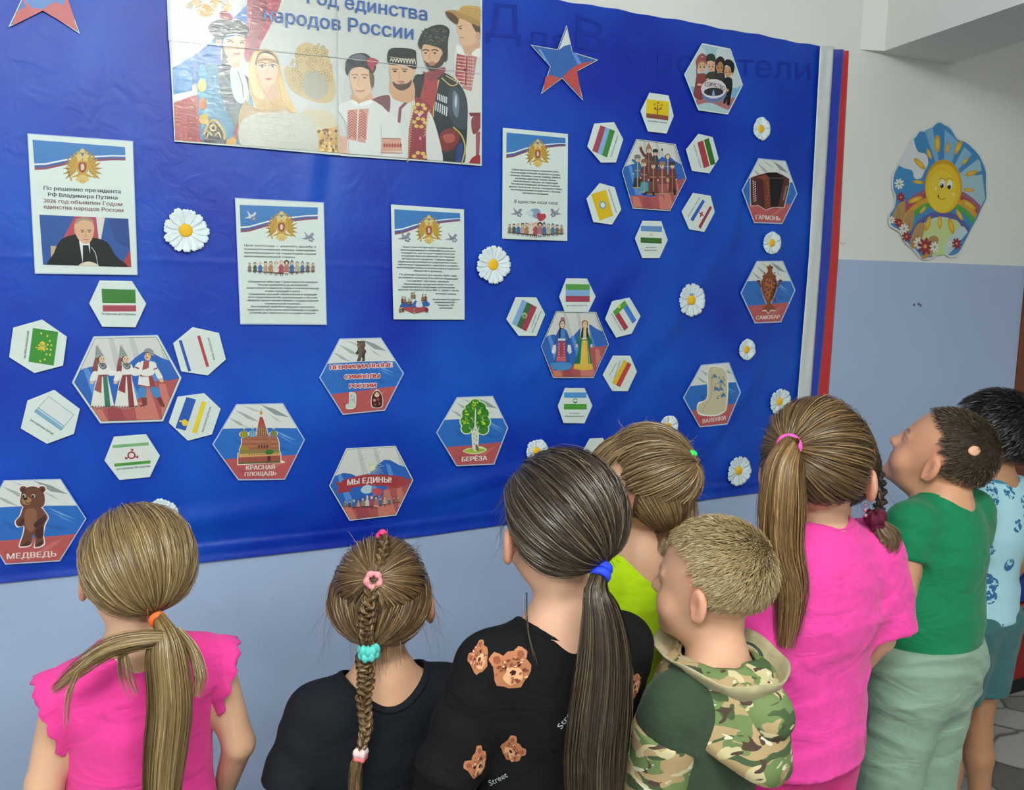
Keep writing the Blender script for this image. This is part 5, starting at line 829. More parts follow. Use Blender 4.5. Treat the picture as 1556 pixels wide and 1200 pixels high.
# chips in the wall paint
a = Art(.0016); a.org(0, 0, 1)
for x, y in ((1389, 463), (1396, 462), (1399, 464)): a.ell(x, y, 1.6, 2.4, '5A6484', rot=20)
chip = a.build('paint_chip', None, mat('chipped_plaster', (200, 200, 200), .8, .2, attr='tint')); st(chip, 'small dark chips in the blue wall paint')
a = Art(.0006); a.org(0, 0, 1)
a.curve([(1281, 352), (1287, 350), (1290, 356), (1287, 366), (1281, 371)], 1.1, 'E4E4DC'); a.curve([(1277, 368), (1281, 371), (1284, 369)], 1, 'A8A8A0')
chip = a.build('plaster_scratch', None, mat('chipped_plaster', (200, 200, 200), .8, .2, attr='tint')); st(chip, 'curved scratch in the white wall paint by the red ribbon')
# ------------------------------------------------------------ bodies and clothes: signed distance fields meshed with surface nets
class Grid:
    def __init__(s, lo, hi, step, fine=None, fstep=None, hc=None):
        """rectilinear grid; fine = (z0, z1) band with the smaller step"""
        ax = []
        for k in range(3):
            if k == 2 and fine:
                zs = [lo[2]]
                while zs[-1] < hi[2]: zs.append(zs[-1]+(fstep if fine[0] <= zs[-1] <= fine[1] else step))
                ax.append(np.array(zs, np.float32))
            elif fine:
                a = [lo[k]]
                while a[-1] < hi[k]: a.append(a[-1]+(fstep if abs(a[-1]-hc[k]) < .105 else .0056))
                ax.append(np.array(a, np.float32))
            else: ax.append(np.arange(lo[k], hi[k]+step, step, dtype=np.float32))
        s.ax = ax; s.D = np.full([len(a) for a in ax], 1.0, np.float32)
    def sub(s, lo, hi):
        sl = tuple(slice(max(0, int(np.searchsorted(a, l))-1), min(len(a), int(np.searchsorted(a, h))+1)) for a, l, h in zip(s.ax, lo, hi))
        X, Y, Z = np.meshgrid(*[a[q] for a, q in zip(s.ax, sl)], indexing='ij', sparse=True); return sl, X, Y, Z
    def add(s, lo, hi, fn, k=.012, op='u'):
        m = k+.012; sl, X, Y, Z = s.sub(np.array(lo)-m, np.array(hi)+m); d = fn(X, Y, Z); D = s.D[sl]
        if D.size == 0: return
        if op == 'u': h = np.maximum(k-np.abs(D-d), 0)/k; s.D[sl] = np.minimum(D, d)-h*h*k*.25
        else: h = np.maximum(k-np.abs(D+d), 0)/k; s.D[sl] = np.maximum(D, -d)+h*h*k*.25
    def cone(s, a, b, ra, rb, k=.012, op='u', flat=None):
        """tapered capsule; flat = (direction, factor) squashes it along a direction"""
        a, b = np.array(a, float), np.array(b, float); m = max(ra, rb); ff = flat
        def fn(X, Y, Z):
            px, py, pz = X-a[0], Y-a[1], Z-a[2]; v = b-a
            if ff:
                n, f = np.array(ff[0], float), ff[1]; n /= np.linalg.norm(n); g = 1/f-1
                dn = px*n[0]+py*n[1]+pz*n[2]; px, py, pz = px+n[0]*dn*g, py+n[1]*dn*g, pz+n[2]*dn*g; v = v+n*(v@n)*g
            t = np.clip((px*v[0]+py*v[1]+pz*v[2])/(v@v+1e-12), 0, 1)
            r = np.sqrt((px-v[0]*t)**2+(py-v[1]*t)**2+(pz-v[2]*t)**2)-(ra+(rb-ra)*t)
            return r*(ff[1] if ff else 1)
        s.add(np.minimum(a, b)-m, np.maximum(a, b)+m, fn, k, op)
    def ell(s, c, R, k=.012, op='u', M=None):
        """ellipsoid with radii R, in the frame M (rows are its axes)"""
        c = np.array(c, float); R = np.array(R, float); M = np.eye(3) if M is None else M; m = R.max()
        def fn(X, Y, Z):
            x, y, z = X-c[0], Y-c[1], Z-c[2]; q = [(x*M[i][0]+y*M[i][1]+z*M[i][2])/R[i] for i in range(3)]
            k0 = np.sqrt(q[0]**2+q[1]**2+q[2]**2); k1 = np.sqrt((q[0]/R[0])**2+(q[1]/R[1])**2+(q[2]/R[2])**2)+1e-9
            return k0*(k0-1)/k1
        s.add(c-m, c+m, fn, k, op)
    def plane(s, p, n):                  # cut away everything on the side n points to
        n = np.array(n, float); n /= np.linalg.norm(n); X, Y, Z = np.meshgrid(*s.ax, indexing='ij', sparse=True)
        s.D = np.maximum(s.D, (X-p[0])*n[0]+(Y-p[1])*n[1]+(Z-p[2])*n[2]).astype(np.float32)
    def ripple(s, fn): X, Y, Z = np.meshgrid(*s.ax, indexing='ij', sparse=True); s.D = (s.D+fn(X, Y, Z)).astype(np.float32)
    def nets(s, relax=2):
        D = s.D; I = D < 0; nx, ny, nz = D.shape
        c = [I[dx:nx-1+dx, dy:ny-1+dy, dz:nz-1+dz] for dx in (0, 1) for dy in (0, 1) for dz in (0, 1)]
        cnt = sum(q.astype(np.int8) for q in c); mix = (cnt > 0) & (cnt < 8); idx = np.argwhere(mix); vid = np.full(mix.shape, -1, np.int64); vid[mix] = np.arange(len(idx))
        P = [(idx[:, 0]+dx, idx[:, 1]+dy, idx[:, 2]+dz) for dx in (0, 1) for dy in (0, 1) for dz in (0, 1)]; val = [D[p] for p in P]; pos = [np.stack([s.ax[0][p[0]], s.ax[1][p[1]], s.ax[2][p[2]]], 1) for p in P]
        acc = np.zeros((len(idx), 3)); n = np.zeros(len(idx))
        for i in range(8):
            for b in (1, 2, 4):
                if not i & b:
                    j = i | b; cr = (val[i] < 0) != (val[j] < 0); t = np.where(cr, val[i]/(val[i]-val[j]+1e-12), 0); acc += np.where(cr[:, None], pos[i]+(pos[j]-pos[i])*t[:, None], 0); n += cr
        V = acc/n[:, None]; Fs = []
        for ax in range(3):
            o = [(1, 2), (2, 0), (0, 1)][ax]; A = np.take(I, range(I.shape[ax]-1), ax); B = np.take(I, range(1, I.shape[ax]), ax); e = np.argwhere(A != B)
            e = e[(e[:, o[0]] > 0) & (e[:, o[1]] > 0) & (e[:, o[0]] < D.shape[o[0]]-1) & (e[:, o[1]] < D.shape[o[1]]-1)]
            q = []
            for du, dv in ((1, 1), (0, 1), (0, 0), (1, 0)):
                w = e.copy(); w[:, o[0]] -= du; w[:, o[1]] -= dv; q.append(vid[w[:, 0], w[:, 1], w[:, 2]])
            q = np.stack(q, 1); ins = I[e[:, 0], e[:, 1], e[:, 2]]; q[~ins] = q[~ins][:, ::-1]; Fs.append(q)
        F = np.concatenate(Fs); F = F[(F >= 0).all(1)]
        for _ in range(relax):
            S = np.zeros_like(V); N = np.zeros(len(V))
            for i in range(4): np.add.at(S, F[:, i], V[F[:, (i+1) % 4]]); np.add.at(N, F[:, i], 1); np.add.at(S, F[:, i], V[F[:, (i+3) % 4]]); np.add.at(N, F[:, i], 1)
            V = V*.5+.5*S/np.maximum(N, 1)[:, None]
        return V, F
def rot3(yaw, pitch, roll):
    """rows: right, forward, up of a head turned left by yaw, tipped back by pitch, leaning right by roll (degrees)"""
    y, p, r = [math.radians(v) for v in (yaw, pitch, roll)]
    M = Matrix.Rotation(y, 3, 'Z') @ Matrix.Rotation(p, 3, 'X') @ Matrix.Rotation(r, 3, 'Y'); return np.array(M).T
LOOK = math.degrees(YAW)                 # camera heading, so that yaw is given relative to the line of sight (0 = back to camera)

def skin_mat(name, c): return mat(name, c, .5, .35, attr='tint', bump=(180, .12), sss=.12)
def head_prims(g, H, M, s, eo=0):
    """child's skull, face, ears and neck stub; H centre of the head, M its frame, s scale"""
    L = lambda x, y, z: H+(M.T @ np.array([x, y, z]))*s
    g.ell(L(0, -.012, .022), np.array([.0715, .087, .080])*s, .01, M=M); g.ell(L(0, .028, -.028), np.array([.056, .056, .068])*s, .03, M=M)
    for q in (-1, 1):
        g.ell(L(q*.033, .052, -.042), np.array([.026, .022, .026])*s, .02, M=M)                                    # cheek
        g.ell(L(q*.026, .076, -.006), np.array([.0165, .010, .010])*s, .010, 's', M=M); g.ell(L(q*.027, .0640, -.006), np.array([.0120, .0115, .0105])*s, .004, M=M)      # socket, eyeball
        g.ell(L(q*.027, .0655, .0005), np.array([.0140, .0125, .0070])*s, .003, M=M); g.cone(L(q*.014, .077, .014), L(q*.040, .067, .012), .0036*s, .0034*s, .012)                                  # brow
        e = M.T @ np.array([q*.95, -.3, 0]); g.ell(L(q*(.0735+eo*.5), -.004, -.016), np.array([.007+eo*.6, .007, .014])*s, .005, M=M); g.ell(L(q*(.0735+eo), -.006, -.016), np.array([.0085, .0165, .0285])*s, .004, M=rot_ear(M, q)); g.ell(L(q*(.0825+eo), .0005, -.013), np.array([.0068, .0095, .0185])*s, .003, 's', M=rot_ear(M, q))
        g.ell(L(q*(.0745+eo), -.001, -.036), np.array([.005, .007, .008])*s, .004, M=M)
    g.cone(L(0, .080, .002), L(0, .0885, -.020), .0065*s, .0088*s, .010); g.ell(L(0, .0915, -.0225), np.array([.0098, .0085, .0078])*s, .008, M=M)                                        # nose
    for q in (-1, 1): g.ell(L(q*.0095, .085, -.025), np.array([.0065, .0065, .006])*s, .005, M=M)
    g.ell(L(0, .0765, -.046), np.array([.019, .0095, .0055])*s, .006, M=M); g.ell(L(0, .0745, -.054), np.array([.016, .009, .0055])*s, .006, M=M); g.cone(L(-.014, .087, -.0502), L(.014, .087, -.0502), .0016*s, .0016*s, .003, 's')   # lips
    g.ell(L(0, .066, -.080), np.array([.021, .018, .018])*s, .02, M=M); g.ell(L(0, .02, -.072), np.array([.043, .045, .025])*s, .025, M=M)                                             # chin, jaw
def rot_ear(M, q):
    a = math.radians(-q*22); c, s_ = math.cos(a), math.sin(a); R = np.array([[c, -s_, 0], [s_, c, 0], [0, 0, 1]]); return R @ M
class Person: pass
def body_frame(yaw):
    y = math.radians(yaw-LOOK); f = np.array([-math.sin(y), math.cos(y), 0]); r = np.array([f[1], -f[0], 0]); return r, f
def limbs(p):
    """joints of the child in world space from the head centre, sizes and body yaw"""
    s = p.s; r, f = p.r, p.f; B = lambda x, y, z: p.H+p.lean*(-z if z < 0 else 0)+r*x*s+f*y*s+np.array([0, 0, (z+p.nk)*s])
    p.neck = B(0, -.022, -.155); p.nk0 = p.H+(p.M.T @ np.array([0, -.022, -.06]))*s
    w = p.w; p.sh = [B(-.112*w, -.018, -.195), B(.112*w, -.018, -.195)]; p.chest = B(0, -.012, -.26); p.belly = B(0, .0, -.40); p.hip = B(0, -.005, -.50)
    p.el = [B(-.142*w, -.03, -.355), B(.142*w, -.03, -.355)]; p.wr = [B(-.132*w, .045, -.49), B(.132*w, .045, -.49)]
    for k, dv in (p.arm or {}).items():
        i, nm = k; getattr(p, nm)[i] = getattr(p, nm)[i]+r*dv[0]+f*dv[1]+np.array([0, 0, dv[2]])
    fz = .055; hz = p.hip[2]; p.hj = [p.hip+r*q*.055*w*s-np.array([0, 0, .03]) for q in (-1, 1)]; p.kn = [np.array([h[0], h[1], fz+(hz-fz)*.50])+f*.015+r*q*.012 for h, q in zip(p.hj, (-1, 1))]; p.an = [np.array([h[0], h[1], fz])-f*.015+r*q*.018 for h, q in zip(p.hj, (-1, 1))]
def torso(g, p, o=0, k=.035):
    s, w, fl = p.s, p.w, (p.f, p.depth)
    g.cone(p.sh[0]+p.r*.03*s-np.array([0, 0, .01]), p.sh[1]-p.r*.03*s-np.array([0, 0, .01]), .040*s+o, .040*s+o, k); g.cone(p.neck-np.array([0, 0, .012*s]), p.chest, .045*s*w+o, .098*s*w+o, k, flat=fl); g.cone(p.chest, p.belly, .100*s*w+o, .092*s*w*p.fat+o, k, flat=fl); g.cone(p.belly, p.hip, .092*s*w*p.fat+o, .100*s*w*p.fat+o, k, flat=fl)
def make_body(p):
    s = p.s; allp = np.array([p.H, p.neck]+p.sh+p.el+p.wr+p.hj+p.kn+p.an); lo = allp.min(0)-.16; hi = allp.max(0)+.16; lo[2] = -.012; hi[2] = p.H[2]+.125*s
    g = Grid(lo, hi, .0066, (p.H[2]-.15*s, hi[2]), .0034, p.H)
    torso(g, p); g.cone(p.nk0, p.neck+p.f*.004, .036*s, .040*s, .02); g.cone(p.neck+p.f*.0, p.neck-np.array([0, 0, .04]), .042*s, .05*s, .03); head_prims(g, p.H, p.M, s, p.eo)
    for i, q in ((0, -1), (1, 1)):
        g.cone(p.sh[i], p.el[i], .036*s*p.arm_r, .027*s*p.arm_r, .02); g.cone(p.el[i], p.wr[i], .027*s*p.arm_r, .019*s*p.arm_r, .01)
        d = p.wr[i]-p.el[i]; d /= np.linalg.norm(d); n = p.r*q; u = np.cross(d, n); pc = p.wr[i]+d*.035*s
        g.cone(p.wr[i], pc+d*.012*s, .017*s, .021*s, .012, flat=(n, .55))
        for j, (of, ln) in enumerate(((-.0195, .040), (-.0065, .046), (.0065, .044), (.0185, .034))):
            b0 = pc+d*.018*s+u*of*s; b1 = b0+d*ln*.55*s-n*.004; b2 = b1+d*ln*.45*s-n*.011; g.cone(b0, b1, .0062*s, .0058*s, .004); g.cone(b1, b2, .0058*s, .005*s, .003)
        t0 = p.wr[i]+d*.018*s-u*.014*s; t1 = t0+d*.026*s-u*.018*s; g.cone(t0, t1, .008*s, .0072*s, .006); g.cone(t1, t1+d*.02*s-n*.004, .0072*s, .006*s, .003)
        g.cone(p.hj[i], p.kn[i], .060*s*p.fat, .040*s, .03); g.cone(p.kn[i], p.kn[i]*.45+p.an[i]*.55, .038*s, .034*s, .02); g.cone(p.kn[i]*.45+p.an[i]*.55, p.an[i], .034*s, .024*s, .02); g.cone(p.an[i]-np.array([0, 0, .025]), p.an[i]+p.f*.09*s-np.array([0, 0, .035]), .024*s, .020*s, .015)
    g.plane((0, 0, .003), (0, 0, -1)); V, F = g.nets(1)
    C = np.tile(np.array(srgb(p.skin)), (len(V), 1)); Q = (V-p.H) @ p.M.T/s; x, y, z = Q.T
    def mix(m, col, a=1): m = np.clip(m, 0, 1)[:, None]*a; C[:] = C*(1-m)+np.array(srgb(col))*m
    hd = (np.abs(Q).max(1) < .13); lips = hd*np.exp(-((x/.017)**2+((z+.050)/.0065)**2)**2)*(y > .07); mix(lips, (190, 104, 98), .7)
    ck = hd*np.exp(-(((np.abs(x)-.036)/.02)**2+((z+.036)/.018)**2))*(y > .03); mix(ck, (222, 140, 122), .35); er = hd*((np.abs(x) > .068) & (y < .03) & (y > -.03)); mix(er*1.0, (214, 138, 116), .45)
    eye = hd*((((np.abs(x)-.027)/.0095)**2+((z+.0075)/.0036)**2) < 1)*(y > .06); mix(eye*1.0, (232, 228, 224)); iris = hd*((((np.abs(x)-.027)/.0048)**2+((z+.0072)/.0040)**2) < 1)*(y > .06); mix(iris*1.0, (52, 40, 34))
    lash = hd*np.exp(-(((np.abs(x)-.027)/.012)**2+((z+.0040)/.0018)**2))*(y > .06); mix(lash, (60, 44, 38), .9); br = hd*np.exp(-((((np.abs(x)-.028)/.014)**2+((z-.0165-.003*np.cos((np.abs(x)-.028)*120))/.0028)**2)**2))*(y > .05); mix(br, p.hair, .75)
    me = np_mesh('body', V-p.root.location, F); o = fin('body', me, skin_mat('child_skin', (220, 170, 140)), smooth=True, vcol=C); o.parent = p.root; return o
def cloth(p, name, g, m, relax=2, vcol=None):
    V, F = g.nets(relax); o = fin(name, np_mesh(name, V-p.root.location, F), m, smooth=True, vcol=vcol(V) if vcol else None); o.parent = p.root; return o
def folds(p, amp, seed, bias=1.0):
    r_ = np.random.default_rng(seed); K = [(r_.normal(0, 1, 3)*np.array([9, 9, 17]), r_.uniform(0, 6.28), r_.uniform(.3, 1)) for _ in range(5)]
    hz = p.hip[2]; c = p.belly
    def fn(X, Y, Z):
        d = 0
        for k, ph, a_ in K: q_ = np.sin((X-c[0])*k[0]+(Y-c[1])*k[1]+(Z-c[2])*k[2]+ph+1.3*np.sin((Z-c[2])*14+ph)+.8*np.sin((X-c[0])*17-ph)); d = d+a_*(.5-1.5*(1-np.abs(q_))**2.2)
        return (d-.9)*amp*.42*np.clip(.35+(p.sh[0][2]-Z)*2.6*bias, .25, 1)
    return fn
def shirt(p, m, hem, sleeve=.62, sr=.047, o=.010, neck=(.060, .0), drop=0, amp=.004, seed=1, name='shirt', flare=0, relax=2, vcol=None, sleeve_m=None, cuff=1.0):
    """t-shirt: hem is metres below the shoulder line, sleeve the share of the upper arm covered"""
    s = p.s; ps = np.array(p.sh+p.el+[p.hip, p.neck]); lo = ps.min(0)-.12; hi = ps.max(0)+.09; lo[2] = p.sh[0][2]-hem-.03; hi[2] = p.neck[2]+.05; g = Grid(lo, hi, .0048)
    torso(g, p, o); hz = p.sh[0][2]-hem
    if hz < p.hip[2]+.02: g.cone(p.hip, np.array([p.hip[0], p.hip[1], hz-.03])+p.f*.0, (.100*s*p.w*p.fat+o), (.104*s*p.w*p.fat+o+flare), .03, flat=(p.f, p.depth*1.05))
    for i in (0, 1):
        a, b = p.sh[i]+np.array([0, 0, -.006]), p.sh[i]+(p.el[i]-p.sh[i])*sleeve; L2 = b+(b-a)*.25
        if sleeve > 0 and sleeve_m is None:
            g2 = Grid(np.minimum(a, L2)-.09, np.maximum(a, L2)+.09, .0048) if False else None
            d = (b-a)/np.linalg.norm(b-a)
            def fn(X, Y, Z, a=a, b=b, d=d):
                px, py, pz = X-a[0], Y-a[1], Z-a[2]; v = b-a; t = np.clip((px*v[0]+py*v[1]+pz*v[2])/(v@v), 0, 1.3)
                rr = sr*s*(1+(cuff-1)*t); r = np.sqrt((px-v[0]*t)**2+(py-v[1]*t)**2+(pz-v[2]*t)**2)-rr-.002*np.sin(pz*70+px*90)*(t > .2)
                return np.maximum(r, (X-b[0])*d[0]+(Y-b[1])*d[1]+(Z-b[2])*d[2])
            g.add(np.minimum(a, b)-.07, np.maximum(a, b)+.07, fn, .03)
    g.ripple(folds(p, amp, seed)); g.plane((0, 0, hz), (0, 0, -1))
    p.nc = p.neck+p.f*.010; p.nR = neck[0]*s; p.nB = drop; c = p.nc
    def well(X, Y, Z):
        u = (X-c[0])*p.r[0]+(Y-c[1])*p.r[1]; v = (X-c[0])*p.f[0]+(Y-c[1])*p.f[1]; v = v+drop*.5; return (np.sqrt(u*u+(v/(.80+drop*4))**2)-p.nR)*.85+0*Z
    g.add(c-[.13, .13, .06+drop], c+[.13, .13, .10], lambda X, Y, Z: np.maximum(well(X, Y, Z), (c[2]-.045-drop-Z)), .004, 's')
    p.top = cloth(p, name, g, m, relax, vcol); return p.top
def collar_ring(p, m, rad=0, drop=0, th=.0035, name='neckband'):
    """ribbed band lying on the cloth around the neck opening"""
    bpy.context.view_layer.update(); ev = p.top.evaluated_get(bpy.context.evaluated_depsgraph_get()); L = np.array(p.root.location); n, k = 56, 8; V = []; Z = []; P = []
    for i in range(n):
        t = i*2*math.pi/n; R = p.nR+.004; q = p.nc+p.r*math.cos(t)*R+p.f*(math.sin(t)*R*(.80+p.nB*4)-p.nB*.5); ok, l, nn, _ = ev.ray_cast(Vector(q-L+[0, 0, .09]), Vector((0, 0, -1))); P.append(q); Z.append(l.z+L[2] if ok else np.nan)
    Z = np.array(Z); bad = np.isnan(Z); Z[bad] = np.interp(np.where(bad)[0], np.where(~bad)[0], Z[~bad], period=n) if (~bad).any() else p.nc[2]
    for _ in range(4): Z = (np.roll(Z, 1)+2*Z+np.roll(Z, -1))/4
    for i in range(n):
        t = i*2*math.pi/n; u = p.r*math.cos(t)+p.f*math.sin(t); b0 = P[i]*[1, 1, 0]+np.array([0, 0, Z[i]+.0005])-u*.0015
        for j in range(k): w = j*2*math.pi/k; V.append(b0+u*th*1.5*math.cos(w)+np.array([0, 0, th*.9*math.sin(w)+th*.8*-math.cos(w)]))
    F = [(i*k+j, i*k+(j+1) % k, ((i+1) % n)*k+(j+1) % k, ((i+1) % n)*k+j) for i in range(n) for j in range(k)]; return mesh_obj(name, V, F, m, p.root, smooth=True)
def trousers(p, m, top, bottom, o=.012, flare=0, name='trousers', amp=.004, seed=3):
    """legs from top (z) down to bottom (z)"""
    s = p.s; ps = np.array(p.hj+p.kn+p.an+[p.hip]); lo = ps.min(0)-.14; hi = ps.max(0)+.14; lo[2] = bottom-.02; hi[2] = top+.02; g = Grid(lo, hi, .006)
    torso(g, p, o*.25)
    for i in (0, 1): g.cone(p.hj[i]+np.array([0, 0, .02]), p.kn[i], .066*s*p.fat+o, .048*s+o+flare, .03); g.cone(p.kn[i], p.an[i], .048*s+o+flare, .036*s+o+flare, .02)
    g.ripple(folds(p, amp, seed)); g.plane((0, 0, top), (0, 0, 1)); g.plane((0, 0, bottom), (0, 0, -1)); return cloth(p, name, g, m)
def shoes(p, m, sole):
    for i in (0, 1):
        g = Grid(p.an[i]-.11, p.an[i]+.11, .005); a = p.an[i]; g.cone(a+np.array([0, 0, -.03]), a+p.f*.085*p.s-np.array([0, 0, .034]), .031, .029, .02); g.cone(a+np.array([0, 0, -.01]), a-np.array([0, 0, .03]), .030, .032, .01); g.plane((0, 0, .012), (0, 0, -1)); g.plane((0, 0, p.an[i][2]-.002), (0, 0, 1)); o = cloth(p, 'shoe', g, m)
        n = 24; V = [a*[1, 1, 0]+p.f*(.042+.076*math.cos(t))*1+p.r*.034*math.sin(t)+np.array([0, 0, z]) for z in (.001, .012) for t in np.linspace(0, 2*math.pi, n, endpoint=False)]
        so = mesh_obj('sole', V, [tuple(range(n))[::-1], tuple(range(n, 2*n))]+[(j, (j+1) % n, n+(j+1) % n, n+j) for j in range(n)], sole); so.parent = o; so.matrix_parent_inverse = Matrix.Identity(4); so.location = -p.root.location

# ------------------------------------------------------------ hair: a cap over the skull and strands as thin tubes
def hair_mat(name):
    if name in _m: return _m[name]
    m = mat(name, (90, 70, 50), .34, .55, attr='tint'); return m
SK = np.array([.0715, .087, .080]); SC0 = np.array([0, -.012, .022])
def skull(p, D, lift=0.0):               # point over the skull (or its nape) in direction D (n,3) of the head frame
    D = D/np.linalg.norm(D, axis=1, keepdims=True); r = 1/np.sqrt(((D/SK)**2).sum(1)); face = np.clip(D[:, 1]*.9-D[:, 2]*.2-.45, 0, 1)*.012; low = np.clip(-D[:, 2]-.35, 0, 1)*np.clip(-D[:, 1]+.4, 0, 1)*.022
    P = SC0+D*(r-low+face+lift)[:, None] if np.ndim(lift) else SC0+D*((r-low+face+lift)[:, None]); return P
def w2(p, Q): return p.H+(Q @ p.M)*p.s
def tubes(p, name, S, rad, cols, taper=.35, m=None, parent=None, N=None):
    """S: (n, k, 3) strand points in world space -> one mesh of fine flat strands, each rolled a little about its own line"""
    n, k, _ = S.shape; T = np.gradient(S, axis=1); T /= np.linalg.norm(T, axis=2, keepdims=True)+1e-9
    if N is None: N = S-p.H
    N = N/(np.linalg.norm(N, axis=2, keepdims=True)+1e-9); A = np.cross(T, N); A /= np.linalg.norm(A, axis=2, keepdims=True)+1e-9; B = np.cross(A, T); q = rng.normal(0, .5, n)[:, None, None]; A = A*np.cos(q)+B*np.sin(q)
    rr = np.broadcast_to(np.asarray(rad).reshape(-1, 1), (n, k))*(1-(1-taper)*np.linspace(0, 1, k)**2)[None]
    R = np.stack([S-A*rr[..., None], S+A*rr[..., None]], 2); V = R.reshape(-1, 3)-np.array(p.root.location); base = (np.arange(n)[:, None]*k+np.arange(k-1)[None, :])*2
    F = np.stack([base, base+1, base+3, base+2], -1).reshape(-1, 4); C = np.repeat(np.asarray(cols), k*2, 0)
    o = fin(name, np_mesh(name, V, F), m or hair_mat('strand_hair'), smooth=True, vcol=C); o.parent = parent or p.root; o['kind'] = 'stuff'
    if parent is not None: o.matrix_parent_inverse = Matrix.Identity(4); o.location = (0, 0, 0)
    return o
def tints(n, base, light, dark, r_):
    b, l, d = [np.array(srgb(c)) for c in (base, light, dark)]; u = r_.normal(0, .42, n); C = b+np.where(u[:, None] > 0, (l-b)*np.clip(u, 0, 1.6)[:, None], (b-d)*np.clip(u, -1.6, 0)[:, None]*.8); return np.clip(C, .004, 1)
def scalp_ok(D, line=0):                 # keeps the face and ears free of roots
    x, y, z = D.T; return ((y < .25) | (z > .42+line+(y-.25)*.35-.0*x)) & (z > -.62-.1*y) & ~((y > -.12) & (z < -.02)) & ~((y > .1) & (z < .18))
def hair_cap(p, lift, col, line=0):
    """solid under-layer following the skull; open over the face"""
    nu, nv = 72, 48; V = []; keep = {}; F = []
    D = np.array([[math.sin(v)*math.cos(u), math.sin(v)*math.sin(u), math.cos(v)] for v in np.linspace(.01, 2.35, nv) for u in np.linspace(0, 2*math.pi, nu, endpoint=False)]); ok = scalp_ok(D, line)
    P = w2(p, skull(p, D, lift)); P2 = w2(p, skull(p, D, -.004))
    for j in range(nv-1):
        for i in range(nu):
            q = [j*nu+i, j*nu+(i+1) % nu, (j+1)*nu+(i+1) % nu, (j+1)*nu+i]
            if all(ok[a] for a in q): F.append(tuple(q[::-1]))
    me = bpy.data.meshes.new('hair_base'); Pn = P-np.array(p.root.location); me.from_pydata([tuple(v) for v in Pn], [], F); b_ = fin('hair_base', me, mat('hair_base_'+'%d_%d' % (col[0], col[2]), tuple(int(c*.74) for c in col), .6, .3), smooth=True); b_.parent = p.root
    b_['kind'] = b_.get('kind', ''); del b_['kind']; md = b_.modifiers.new('thickness', 'SOLIDIFY'); md.thickness = .004; md.offset = -1; return b_
def roots(n, r_, line=0, extra=None):
    out = np.zeros((0, 3))
    while len(out) < n:
        D = r_.normal(size=(n*3, 3)); D /= np.linalg.norm(D, axis=1, keepdims=True); k = scalp_ok(D, line)
        if extra is not None: k &= extra(D)
        out = np.concatenate([out, D[k]])
    return out[:n]
def slerp(A, B, t):                      # A (n,3), B (n,3) or (3,), t (k,) -> n,k,3
    B = np.broadcast_to(B, A.shape); om = np.arccos(np.clip((A*B).sum(1), -.995, .9999))[:, None]; s_ = np.sin(om); t = t[None]; return (np.sin((1-t)*om)/s_)[..., None]*A[:, None]+(np.sin(t*om)/s_)[..., None]*B[:, None]
def gathered(p, r_, n, tie, lift, cols, k=10, rad=.00050, sel=None, line=0, puff=.004, tie_pull=.8, name='hair', parent=None, jitter=.0015):
    """hair combed from the scalp to the tie, tie being a direction of the head frame; returns strand ends"""
    n = int(n*1.7); D = roots(n, r_, line, sel); tie = np.array(tie, float); tie /= np.linalg.norm(tie); t = np.linspace(0, 1, k)**.9; G = slerp(D, tie, t)
    om = np.arccos(np.clip((D*tie).sum(1), -1, 1)); lf = lift+r_.uniform(-.003, .0035, n)[:, None]+puff*np.sin(t*math.pi)[None]*np.clip(om, 0, 1.5)[:, None]*r_.uniform(.3, 1.2, (n, 1))
    lf = lf+.006*tie_pull*t[None]**6; P = skull(p, G.reshape(-1, 3), lf.ravel()).reshape(n, k, 3); c = SC0+tie*0
    E = skull(p, tie[None], lift+.006*tie_pull)[0]; sp = (t**5)[None, :, None]; P = P*(1-sp)+(E+r_.normal(0, .0022, (n, 1, 3)))*sp; P = P+r_.normal(0, jitter, (n, 1, 3))*np.sin(t*math.pi)[None, :, None]
    o = tubes(p, name, w2(p, P.reshape(-1, 3)).reshape(n, k, 3), rad*p.s*r_.uniform(.7, 1.25, n), cols(n), .8, parent=parent); return o, w2(p, E[None])[0]
